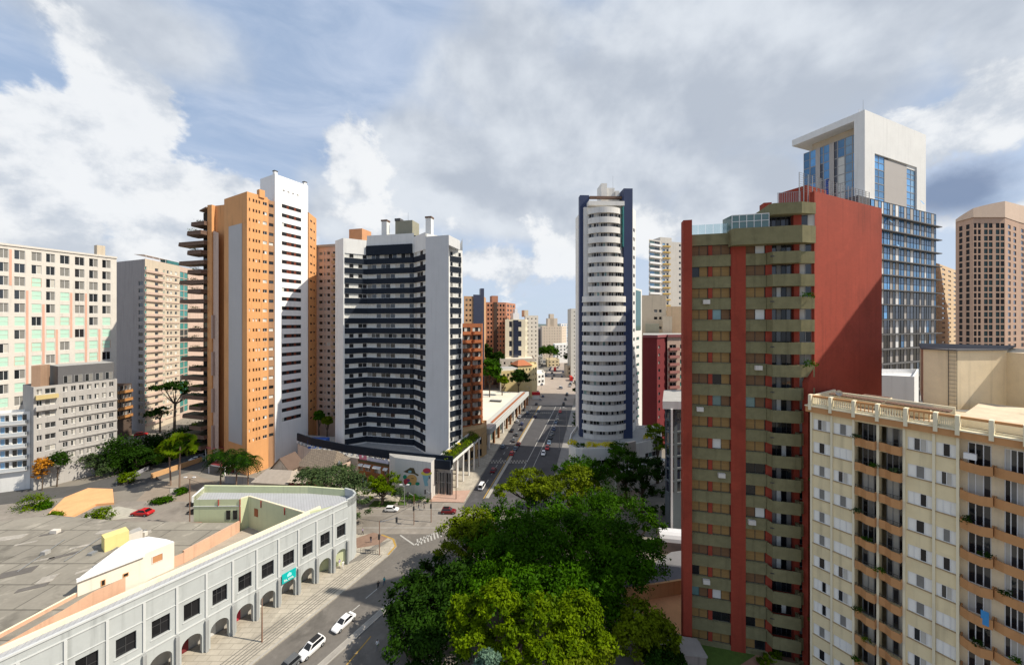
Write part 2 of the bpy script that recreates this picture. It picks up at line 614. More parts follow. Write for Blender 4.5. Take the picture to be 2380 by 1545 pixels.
paintw = mat('road_white', (.40, .39, .365), .8, .25, 2.0)
painty = mat('road_yellow', (.40, .25, .06), .8, .25, 2.0)
earth = mat('urban_ground', (.22, .20, .17), .95, .3, .05)
clay = mat('orange_clay', (.74, .40, .19), .95, .2, .4)
grassm = mat('lawn', (.075, .13, .022), .95, .35, 1.5, bump=.4, bscale=20)
bark = mat('bark', (.10, .075, .055), .95, .3, 2.0)
barkp = mat('palm_bark', (.24, .17, .13), .95, .25, 2.0)
steel = mat('galvanised_steel', (.33, .34, .35), .5, .1, 1.0, metal=.5)
whitesteel = mat('white_steel', (.72, .72, .72), .5, .05)
sign_teal = mat('teal_banner', (.0, .42, .40), .6, .06)
ssign = mat('sign_white', (.80, .82, .80), .6, .04)
mred = mat('mural_red', (.45, .045, .07), .8, .1)
mgreen = mat('mural_green', (.02, .24, .15), .8, .1)
mtan = mat('mural_ochre', (.55, .33, .12), .8, .1)
mbrown = mat('mural_brown', (.085, .068, .035), .8, .15)
myel = mat('mural_yellow', (.62, .55, .10), .8, .1)
mpurple = mat('mural_purple', (.20, .04, .18), .8, .1)
mblue = mat('mural_blue', (.22, .42, .50), .8, .1)
mpink = mat('mural_pink', (.72, .33, .35), .8, .1)
rubber = mat('tyre', (.015, .015, .015), .8, .1)
leafD = leafmat('leaf_dark', (.004, .016, .0015), (.026, .068, .004), .12)
leafM = leafmat('leaf_mid', (.006, .030, .001), (.060, .155, .002), .2)
leafL = leafmat('leaf_lime', (.014, .046, .001), (.185, .275, .003), .25)
leafY = leafmat('leaf_yellowgreen', (.035, .052, .003), (.19, .255, .006), .25)
leafG = leafmat('leaf_greygreen', (.030, .055, .022), (.085, .125, .045), .15)
leafB = leafmat('leaf_bluegreen', (.06, .12, .085), (.16, .25, .17), .1)
leafO = leafmat('leaf_orange', (.35, .13, .01), (.6, .28, .03), .2)
flowerY = leafmat('flower_yellow', (.60, .50, .01), (.80, .72, .02), .2)


# ================================================================ generic tower
def quadwalls(b, pts, edges, z0, z1, m):
    for i in edges:
        a, c = pts[i], pts[(i + 1) % len(pts)]
        b.poly([(a[0], a[1], z0), (c[0], c[1], z0), (c[0], c[1], z1), (a[0], a[1], z1)], m)


def shell(B, pts, z1, m, faces, z0=0., roof=None, para=.9, name='wall'):
    """closed walls on a footprint (counter-clockwise); faces: {edge: spec} puts rows of real windows into an edge"""
    b = MB()
    n = len(pts)
    for i in range(n):
        p0, p1 = pts[i], pts[(i + 1) % n]
        fr = Fr(p0, p1)
        sp = faces.get(i)
        if not sp:
            quadwalls(b, pts, [i], z0, z1, m)
            continue
        b.fr = fr
        cols = [(a * fr.L, c * fr.L) for a, c in sp['cols']]
        rows = [(z + sp.get('sill', .9), z + sp.get('sill', .9) + sp.get('h', 1.3)) for z in sp['floors']]
        rec = sp.get('rec', .2)
        pal = sp['pal'] if isinstance(sp['pal'][0], list) else [sp['pal']] * len(cols)
        skip = sp.get('skip')
        b.wall(0, fr.L, z0, z1, cols, rows, sp.get('mat', m), rec, solid=skip)
        b.fr = None
        for k, (ua, ub) in enumerate(cols):
            for (za, zb) in rows:
                if skip and skip(ua, za):
                    continue
                B.win(fr, ua, rec - .001, za, ub - ua, zb - za, pick(pal[k]), sp.get('frame', frameW), sp.get('ft', .06), sp.get('split', 0))
        for bal in sp.get('bal', []):
            bb = MB()
            ua, ub = bal['u'][0] * fr.L, bal['u'][1] * fr.L
            dp, hh, mm = bal['d'], bal['h'], bal['m']
            bb.box(0, ub - ua, -dp, -.002, 0, .18, mm)
            c = bal.get('ch', .0)
            bb.rail([(0, -.002), (c * .3, -dp + c), (c, -dp), (ub - ua - c, -dp), (ub - ua - c * .3, -dp + c), (ub - ua, -.002)], .1, .18, hh, bal.get('pm', mm))
            me = bb.build('balcony')
            C.objects.unlink(me)
            ofs = me.location
            md = me.data
            md.transform(Matrix.Translation(ofs))
            bpy.data.objects.remove(me)
            for z in sp['floors']:
                B.put('balcony', md, fr, ua, 0, z - .05)
    b.fr = None
    b.poly([(p[0], p[1], z1 - para) for p in pts], roof or m)
    ins = []
    for i in range(n):                                   # inner face and top of the parapet
        a, c, d = Vector(pts[i - 1]), Vector(pts[i]), Vector(pts[(i + 1) % n])
        e1, e2 = (c - a).normalized(), (d - c).normalized()
        k = Vector((-e1.y, e1.x)) + Vector((-e2.y, e2.x))
        k = k / max(.3, k.length_squared) * 2
        ins.append(c + k * .22)
    for i in range(n):
        a, c, A, Cc = pts[i], pts[(i + 1) % n], ins[i], ins[(i + 1) % n]
        b.poly([(a[0], a[1], z1), (c[0], c[1], z1), (Cc.x, Cc.y, z1), (A.x, A.y, z1)], m)
        b.poly([(Cc.x, Cc.y, z1 - para), (A.x, A.y, z1 - para), (A.x, A.y, z1), (Cc.x, Cc.y, z1)], m)
    return b.build(name, B.o)


def floors(z0, z1, n):
    return [z0 + (z1 - z0) * i / n for i in range(n)]


def even(n, w, a=0., b=1.):
    """n openings filling share w of the width between a and b"""
    st = (b - a) / n
    return [(a + st * (i + .5 - w / 2), a + st * (i + .5 + w / 2)) for i in range(n)]


DARKP = [(5, [gl, gl]), (2, [gl, curtain]), (1.5, [gld, gld]), (1, [curtainG, gl])]
DARK1 = [(5, [gl]), (2, [gld]), (1, [curtainG])]


# ================================================================ brick red and olive tower (front right)
def red_tower():
    f = Fr(D(1585, 46.6), D(1893, 43.2))
    B = Bld('apartment_tower', 'brick red tower with olive green bands and a broad windowless brick side wall', 'apartment building', f.pt(f.L / 2, 4))
    p1 = Vector(f.pt(f.L))
    dr = Vector((2.29, 1)).normalized()
    p2 = p1 + dr * 16.6
    p3 = Vector(f.pt(0)) + dr * 16.6
    zt = [53.4 - 2.78 * k for k in range(20)]
    ZR = 53.9
    # body behind the facade
    b = MB()
    q = [f.pt(.05, .45), f.pt(f.L - .3, .45), tuple(p2 - Vector(f.m) * 0), tuple(p3)]
    q[2] = (p2.x - .35, p2.y)
    b.prism(q, 0, 52.0, brick, grey)
    b.build('body', B.o)
    # broad brick side wall with its step
    s = Fr(tuple(p1), tuple(p2))
    b = MB(s)
    zs, zs2 = f.z(1893, 850), f.z(1893, 888)
    b.poly([(0, 0, zs), (s.L, 0, 37), (s.L, 0, 58), (0, 0, 58)], brick)
    b.poly([(0, 0, 58), (s.L, 0, 58), (s.L, .5, 58), (0, .5, 58)], redtrim)
    b.poly([(0, .5, 54), (0, .5, 58), (s.L, .5, 58), (s.L, .5, 54)], brick)
    b.poly([(s.L, 0, 0), (s.L, .5, 0), (s.L, .5, 58), (s.L, 0, 58)], brick)
    b.poly([(0, 0, zs), (0, 0, 58), (0, .5, 58), (0, .5, zs)], brick)
    w0 = -1.35
    b.poly([(w0, -.0, 0), (s.L, 0, 0), (s.L, 0, 37), (0, 0, zs), (w0, 0, zs2)], brick)
    b.poly([(w0, 0, 0), (w0, 0, zs2), (w0, .6, zs2), (w0, .6, 0)], brick)
    b.poly([(w0, 0, zs2), (0, 0, zs), (0, .6, zs), (w0, .6, zs2)], brick)
    b.build('side_wall', B.o)
    U = f.u
    # red fins
    b = MB(f)
    b.box(0, U(1605), -.75, .45, 0, f.z(1595, 515), brick)
    b.build('fin', B.o)
    b = MB(f)
    b.box(U(1698), U(1732), -.18, .45, 0, zt[0] - .3, brick)
    b.build('pilaster', B.o)
    ua, ub = U(1605), U(1698)
    uc, ud = U(1732), U(1780)
    ue, uf, ug = U(1780), U(1852), U(1893)
    sh = [(4, [shutB, shutB]), (1.6, [shutO, shutO]), (1.2, [gld, shutB]), (1, [shutB, gld]), (.5, [blind, shutB]), (.7, [gld, gld]), (.5, [shutO, blind]), (.3, [glt, shutO])]
    bg = [(3, [gld, gl, gld, gld]), (2, [gl, curtainG, gld, gl]), (1.2, [curtainG, blind, gld, curtainG]), (1, [gld, gld, blind, gld])]
    b3 = [(2, [gl, gld]), (2, [curtain, gl]), (1, [curtainG, curtainG])]
    g1, g2, g3 = MB(f), MB(f), MB(f)
    w1 = (ub - ua - .55) / 2
    for k, z in enumerate(zt):
        lo = z - 2.78
        for (x0, x1) in ((ua, ub), (uc, ud)):
            sp = MB(f)
            sp.box(x0, x1, -.12, .45, max(z - 1.45, 0), z, olive)
            if k:
                sp.box(x0, x1, -.16, -.121, z - .1, z - .02, olive)
            sp.build('spandrel', B.o)
        if k < 19:
            hz = lo + .0
            B.win(f, ua + .02, .18, hz, w1, 1.33, pick(sh), frameD, .05)
            B.win(f, ub - w1 - .02, .18, hz, w1, 1.33, pick(sh), frameD, .05)
            B.win(f, uc + .05, .18, hz, ud - uc - .1, 1.33, pick(sh), frameD, .05)
            B.win(f, ue + .75, .42, hz - .7, uf - ue - 1.15, 2.0, pick(bg), frameD, .05, name='balcony_door')
            B.win(f, uf + .35, .3, hz, ug - uf - .5, 1.33, pick(b3), frameG, .05)
        if k:
            bb = MB(f)
            pl = [(ue + .02, .4), (ue + .02, -.3), (ue + .35, -1.0), (uf - .05, -1.05), (uf - .05, .4)]
            bb.prism([pl[0], pl[1], pl[2], pl[3], pl[4]], z - 1.45, z - 1.2, olive)
            bb.rail(pl, .14, z - 1.2, z, olive)
            bb.box(ue + .06, ue + .5, -1.02, -.99, z - .62, z - .5, frameD) if k % 2 else None
            bb.build('balcony', B.o)
            bb = MB(f)
            pl = [(uf, .4), (uf, -.55), (ug - .02, -.1), (ug - .03, .4)]
            bb.prism(pl, z - 1.45, z - 1.2, olive)
            bb.rail(pl[:3], .14, z - 1.2, z, olive)
            bb.build('corner_balcony', B.o)
    b = MB(f)                                            # red jambs between the windows
    b.box(ua + w1 + .03, ub - w1 - .03, .02, .44, 0, zt[0] - 1.5, brick)
    b.box(uf - .3, uf + .3, .02, .44, 0, zt[0] - 1.5, brick)
    b.box(ue, ue + .7, .05, .44, 0, zt[0] - 1.5, brick)
    b.build('jamb', B.o)
    # crown: wide olive band, glass pavilion, terraces
    b = MB(f)
    x0 = U(1693)
    zb0, zb1 = f.z(1750, 572), f.z(1750, 534)
    pl = [(x0, .4), (x0, -1.0), (x0 + .3, -1.25), (uf, -1.2), (ug - .02, -.3), (ug - .03, .4)]
    b.prism(pl, zb0, zb1, olive, grey)
    b.build('terrace_band', B.o)
    b = MB(f)
    zc0, zc1 = f.z(1820, 503), f.z(1820, 484)
    b.prism([(ue, 3.5), (ue, -.8), (ue + .35, -1.2), (uf, -1.1), (ug - .02, -.3), (ug - .03, 3.5)], zc0, zc1 + .35, olive, grey)
    b.build('top_band', B.o)
    b = MB(f)
    b.box(uf - .5, uf + .35, -.3, 3, zb1, zc0, brick)
    b.build('jamb', B.o)
    b = MB(f)
    b.box(ue, ue + .2, .2, 3, zb1, zc0, brick)
    b.build('jamb', B.o)
    B.win(f, ue + .2, .3, zb1, uf - ue - .75, zc0 - zb1, [gld, gln, gld, gln, gld], frameD, .06, name='terrace_door')
    B.win(f, uf + .35, -.1, zb1, ug - uf - .4, zc0 - zb1, [gl, curtain], frameG, .05, name='terrace_door')
    # glass pavilion
    b = MB(f)
    px0, px1, pz1 = x0 + .1, ue - .05, zb1 + 1.75
    n = 5
    for i in range(n):
        a, c = px0 + (px1 - px0) * i / n, px0 + (px1 - px0) * (i + 1) / n
        b.poly([(a, -.9, zb1), (c, -.9, zb1), (c, -.9, pz1), (a, -.9, pz1)], glt)
        b.poly([(a, -.9, pz1), (c, -.9, pz1), (c, 2.4, pz1 + .35), (a, 2.4, pz1 + .35)], glt)
    b.poly([(px0, 2.4, zb1), (px0, -.9, zb1), (px0, -.9, pz1), (px0, 2.4, pz1 + .35)], glt)
    o = b.build('glass_pavilion', B.o)
    b = MB(f)
    for i in range(n + 1):
        a = px0 + (px1 - px0) * i / n
        b.box(a - .03, a + .03, -.97, -.905, zb1, pz1, frameW)
    b.box(px0, px1, -.98, -.972, pz1 - .1, pz1, frameW)
    b.box(px0, px1, -.98, -.972, zb1 + .85, zb1 + .92, frameW)
    o2 = b.build('pavilion_frame', B.o)
    # roof edge over first bay + glass rail
    b = MB(f)
    for i in range(5):
        a, c = ua + (x0 - ua) * i / 5, ua + (x0 - ua) * (i + 1) / 5
        b.box(a + .03, c - .03, -.06, -.03, zt[0] + .02, zt[0] + 1.25, glass_rail)
    b.build('glass_railing', B.o)
    # upper roof blocks, fences
    b = MB(f)
    b.box(ue + .1, ue + 1.0, .8, 2.0, zc1, f.z(1790, 466), brick)
    b.build('chimney', B.o)
    bb = MB(s)
    bb.box(.8, 5.2, 1.2, 4.5, 54, Z(446, 47), brick)
    bb.build('stair_house', B.o)
    b = MB(f)
    z0f = zc1 + .3
    for i in range(14):
        a = ue + 1.1 + (uf + .2 - ue - 1.1) * i / 13
        b.tube((a, -.4, z0f), (a, -.4, z0f + 1.5), .025, .025, steel, 4)
    b.tube((ue + 1.1, -.4, z0f + 1.5), (uf + .2, -.4, z0f + 1.5), .03, .03, steel, 4)
    b.build('roof_railing', B.o)
    b = MB(s)
    zf = 58.0
    for i in range(19):
        a = -1.8 + i * (s.L * .9 + 1.8) / 18
        b.tube((a, .7, zf - 2), (a, .7, zf + 2.3), .045, .045, steel, 4)
    for i in range(9):
        b.tube((-1.8, .7, zf + .1 + i * .27), (s.L * .9, .7, zf + .1 + i * .27), .018, .018, steel, 3)
    b.build('mesh_fence', B.o)
    for k, hh in ((3, .3), (6, .5), (8, .3), (11, .4), (14, .5), (17, .5)):
        leaves('balcony_foliage', [(uf + 1.0 + .2 * (k % 3), -.75, zt[k] + .12, .75, .3, hh)], 160, .16, leafM, k, B.o, f)
    for k, px in ((3, 1640), (6, 1760), (8, 1625), (11, 1675), (13, 1745), (16, 1640)):
        b = MB(f)
        b.box(U(px) - .4, U(px) + .4, -.5, -.14, zt[k] - .75, zt[k] - .2, hotelw)
        b.build('air_conditioner', B.o)
    return B.done()


# ================================================================ cream and tan apartment block (nearest)
def cream_block():
    p0 = Vector(D(1883, 40.6))
    e = Vector((.517, -.856)).normalized()
    f = Fr(tuple(p0), tuple(p0 + e * 25))
    U = f.u
    B = Bld('apartment_block', 'cream apartment block with white shutters and tan balconies, seen from above', 'apartment building', f.pt(12, 4))
    ztop = f.z(1883, 940)                               # underside of the roof rail zone
    q = [f.pt(0), f.pt(f.L), f.pt(f.L, 14), f.pt(0, 7.2)]
    FH = 2.585
    nf = 12
    lev = [ztop - .75 - FH * (k + 1) for k in range(nf)]      # floor levels
    U1 = lambda zx: U((2900 + zx / 1.2426) / 1.6134)
    colA, colB = (U1(187), U1(265)), (U1(280), U1(369))
    colE, colF = (U1(626), U1(744)), (U1(758), U1(858))
    b = MB(f)
    x2 = U1(863)
    rec = .10
    wz = [(z + .60, z + 1.80) for z in lev]
    b.wall(0, U1(374), 0, ztop, [colA, colB], wz, cream, rec)
    b.wall(U1(612), x2, 0, ztop, [colE, colF], wz, cream, rec)
    # recessed balcony bays
    bays = [(U1(380), U1(484)), (U1(492), U1(604))]
    b.wall(U1(374), U1(612), 0, ztop, [(c, d) for c, d in bays], [(z + .1, z + 2.35) for z in lev], cream, 1.0)
    # plain other sides
    quadwallsf = MB()
    b2 = b
    b.fr = None
    for (a, c) in ((q[1], q[2]), (q[2], q[3]), (q[3], q[0])):
        b.poly([(a[0], a[1], 0), (c[0], c[1], 0), (c[0], c[1], ztop), (a[0], a[1], ztop)], cream)
    b.poly([(p[0], p[1], ztop - .05) for p in q], roofcream)
    b.fr = f
    shut = [(6, [shutW, gld, shutW]), (3, [shutW, shutW, shutW]), (3, [shutW, curtainG, shutW]), (2, [shutW, shutW, gld, shutW]), (2, [shutW, gl, curtain, shutW])]
    doors = [(3, [gl, curtain, gld]), (3, [curtain, gl, curtain]), (2, [gld, gld, gl]), (1.5, [curtain, curtain, gl]), (1, [gld, curtainG, gld])]
    # projecting wing with wide balconies
    y2 = .55
    xG, xH, xI = (U1(872), U1(1028)), (U1(1040), U1(1230)), None
    x3 = f.L
    g2 = []
    cols2 = [(U1(900), U1(1012)), (U1(1072), U1(1230)), (U1(1290), U1(1440))]
    b.wall(x2, x3, 0, ztop, cols2, [(z + .15, z + 2.2) for z in lev], stucco, .12, y=y2)
    b.poly([(x2, 0, 0), (x2, y2, 0), (x2, y2, ztop), (x2, 0, ztop)], cream)
    b.build('wall', B.o)
    # thin vertical pilasters
    for zx in (178, 272, 374, 488, 610, 748, 860):
        b = MB(f)
        c = U1(zx)
        b.box(c - .09, c + .09, -.13, -.003, 0, ztop - .75, creamtrim)
        b.build('pilaster', B.o)
    wmb = [pick(shut) for _ in range(60)]
    for k, z in enumerate(lev):
        for (a, c) in (colA, colB, colE, colF):
            B.win(f, a, rec - .002, z + .60, c - a, 1.2, pick(shut), frameW, .05)
            B.put('sill', simple_mesh('sill%.2f' % (c - a), lambda bb, w=c - a: bb.box(-.05, w + .05, -.09, -.003, -.07, 0, mat('sill_brown', (.34, .24, .14)))), f, a, 0, z + .60)
        for ci, (a, c) in enumerate(bays):
            B.win(f, a + .35, .98, z + .1, c - a - .36, 2.15, pick(doors), frameG, .06, name='balcony_door')
            bb = MB(f)
            m = (a + c) / 2
            pl = [(a, -.02), (a + .05, -.25), (m - .35, -.25), (m + .15, -.62), (c - .05, -.62), (c, -.02)]
            bb.prism(pl, z - .12, z + .08, tan)
            bb.rail(pl, .08, z + .08, z + .72, tan)
            bb.poly([(a, 1.0, z + .09), (a, -.02, z + .09), (c, -.02, z + .09), (c, 1.0, z + .09)], grey)
            bb.build('balcony', B.o)
            bb = MB(f)
            for i in range(7):
                t = a + .1 + (c - a - .2) * i / 6
                bb.tube((t, -.2, z + .7), (t, -.2, z + .98), .014, .014, frameD, 3)
            bb.tube((a + .05, -.2, z + .98), (c - .05, -.2, z + .98), .02, .02, frameD, 4)
            bb.build('hand_rail', B.o)
        for ci, (a, c) in enumerate(cols2[:2]):
            B.win(f, a, y2 + .118, z + .15, c - a, 2.05, pick(doors) if ci == 0 else pick(doors)[:2] + pick(doors), frameW, .06, name='balcony_door')
        for ci, (a, c) in enumerate(((x2 + .08, U1(1026)), (U1(1030), U1(1255)), (U1(1262), U1(1480)))):
            bb = MB(f)
            s = -.15 if ci == 0 else 0
            pl = [(a, y2 - .01), (a, -.12), (a + .5, -.34 + s), (c - .6, -.55 + s), (c, -.3), (c, y2 - .01)]
            bb.prism(pl, z - .2, z + .05, tan)
            bb.rail(pl, .09, z + .05, z + .6, tan)
            bb.build('balcony', B.o)
    # roof rail: tan beams and cream posts
    b = MB(f)
    b.box(-.3, f.L, -.42, .55, ztop - .75, ztop - .12, tan)
    b.box(-.35, f.L, -.52, .6, ztop - .12, ztop, creamtrim)
    b.build('roof_beam', B.o)
    zr = ztop + 1.15
    b = MB(f)
    b.box(-.1, f.L, -.12, .12, zr - .22, zr, tan)
    b.build('roof_beam', B.o)
    posts = [178, 272, 380, 490, 622, 760, 862, 1020, 1180]
    for zx in posts:
        b = MB(f)
        c = U1(zx)
        b.box(c - .13, c + .13, -.58, .16, ztop - .5, zr + .08, creamtrim)
        b.build('roof_post', B.o)
    for i in range(len(posts) - 1):
        a, c = U1(posts[i]) + .14, U1(posts[i + 1]) - .14
        b = MB(f)
        b.box(a, c, .02, .10, ztop, ztop + .18, creamtrim)
        if i in (2, 4):
            n = 5
            for j in range(n + 1):
                t = a + (c - a) * j / n
                b.box(t - .03, t + .03, .02, .08, ztop + .18, zr - .22, tan)
        elif i < 6:
            n = 9
            for j in range(n):
                t = a + (c - a) * (j + .5) / n
                b.box(t - .045, t + .045, .02, .08, ztop + .18, zr - .22, creamtrim)
        b.build('balustrade', B.o)
    # left end rail
    g = Fr(q[3], q[0])
    b = MB(g)
    b.box(0, g.L, -.05, .16, ztop, zr - .1, creamtrim)
    b.build('balustrade', B.o)
    # upper roof: terrace rooms, tiled strips, tank house
    b = MB(f)
    b.box(3.2, 5.4, 3.6, 5.6, ztop, ztop + 1.2, creamtrim, rooftile)
    b.box(6.1, 8.6, 2.6, 4.9, ztop, ztop + 1.0, creamtrim, rooftile)
    b.build('roof_room', B.o)
    b = MB(f)
    b.prism([(1.0, 2.2), (5.5, 1.4), (5.5, 2.6), (1.0, 3.6)], ztop + 1.1, ztop + 1.22, rooftile, rooftile)
    b.prism([(5.7, 1.5), (10.0, 1.2), (10.0, 2.5), (5.7, 2.6)], ztop + 1.1, ztop + 1.22, rooftile, rooftile)
    b.build('tiled_canopy', B.o)
    b = MB(f)
    b.box(1.0, 10, 3.7, 3.9, ztop, ztop + 1.3, creamtrim)
    b.build('roof_partition', B.o)
    b = MB(f)
    b.box(10.6, 25, 1.4, 12, ztop, ztop + .9, creamtrim, roofcream)
    b.build('roof_slab', B.o)
    # tank house: corner at px 2145..2225, face to 2340
    t0, t1, t2, t3 = D(2146, 40.4), D(2222, 38.2), D(2340, 38.8), D(2460, 35)
    th = Fr(t0, t1)
    zt0, zt1 = ztop, Z(812, 40)
    b = MB()
    qq = [t0, t1, t2, (t2[0] + 9, t2[1] + 6), (t0[0] + 10, t0[1] + 9)]
    b.prism(qq, zt0, zt1, stucco, roofcream)
    b.build('tank_house', B.o)
    b = MB()
    q5 = [t2, t3, (t3[0] + 8, t3[1] + 6), (t2[0] + 8, t2[1] + 8)]
    b.prism([(t2[0] + .02, t2[1] + .02), t3, (t3[0] + 8, t3[1] + 6), (t2[0] + 9.0, t2[1] + 6)], zt0, zt1 - .2, stucco, roofcream)
    b.build('tank_house', B.o)
    b = MB()
    b.prism([(a[0], a[1]) for a in [D(2140, 40.4), D(2222, 37.9), D(2342, 38.5), (t2[0] + 9, t2[1] + 5.6), (t0[0] + 10, t0[1] + 9.2)]], zt1, zt1 + .14, dgrey)
    b.build('roof_edge', B.o)
    b = MB(th)
    for c in (1.9, 2.5):
        b.tube((c, -.12, zt0), (c, -.12, zt1 + .2), .03, .03, frameD, 4)
    for i in range(15):
        z = zt0 + (zt1 - zt0) * (i + .5) / 15
        b.tube((1.9, -.12, z), (2.5, -.12, z), .02, .02, frameD, 4)
    b.build('ladder', B.o)
    # dish, planters, air conditioner, laundry
    b = MB(f)
    b.tube((2.2, 1.2, ztop), (2.2, 1.2, ztop + 1.5), .03, .03, steel, 4)
    c0 = Vector((2.2, 1.15, ztop + 1.6))
    for i in range(10):
        a0, a1 = 2 * math.pi * i / 10, 2 * math.pi * (i + 1) / 10
        b.poly([c0 + Vector((0, .12, 0)), c0 + Vector((.32 * math.cos(a0), 0, .32 * math.sin(a0))), c0 + Vector((.32 * math.cos(a1), 0, .32 * math.sin(a1)))], steel)
    b.build('satellite_dish', B.o)
    for i, (zx, k, mm) in enumerate(((395, 0, leafG), (470, 1, leafM), (390, 3, leafG), (440, 4, leafM), (395, 7, leafM), (440, 8, leafL), (390, 9, leafM), (500, 5, leafM), (520, 10, leafG), (575, 1, leafG),
                                     (905, 2, leafD), (990, 3, leafD), (1085, 4, leafD), (1140, 6, leafM), (960, 6, leafD))):
        u = U1(zx)
        leaves('balcony_foliage', [(u, -.42 if zx < 700 else -.5, lev[k] + .82, .38, .22, .28)], 130, .13, mm, 50 + i, B.o, f)
    b = MB(f)
    b.box(U1(890), U1(950), -.45, -.05, lev[0] + .9, lev[0] + 1.4, frameW)
    b.build('air_conditioner', B.o)
    b = MB(f)
    b.box(U1(972), U1(1010), -.64, -.6, lev[5] + .1, lev[5] + 1.3, mat('blue_cloth', (.05, .25, .55)))
    b.build('hanging_towel', B.o)
    b = MB(f)
    b.box(U1(415), U1(460), -.68, -.64, lev[9] + .2, lev[9] + .6, ssign)
    b.box(U1(418), U1(457), -.7, -.685, lev[9] + .26, lev[9] + .36, mred)
    b.build('banner', B.o)
    return B.done()


def railglass():
    m = bpy.data.materials.new('glass_rail')
    m.use_nodes = True
    t = NT(m.node_tree)
    a = t.n('ShaderNodeBsdfTransparent', i_0=(.86, .93, .92, 1))
    b = t.n('ShaderNodeBsdfGlossy', i_0=(.8, .9, .9, 1), i_1=.05)
    mx = t.n('ShaderNodeMixShader', i_0=.22, i_1=a.outputs[0], i_2=b.outputs[0])
    t.n('ShaderNodeOutputMaterial', i_0=mx.outputs[0])
    MATS['glass_rail'] = m
    return m


glass_rail = railglass()


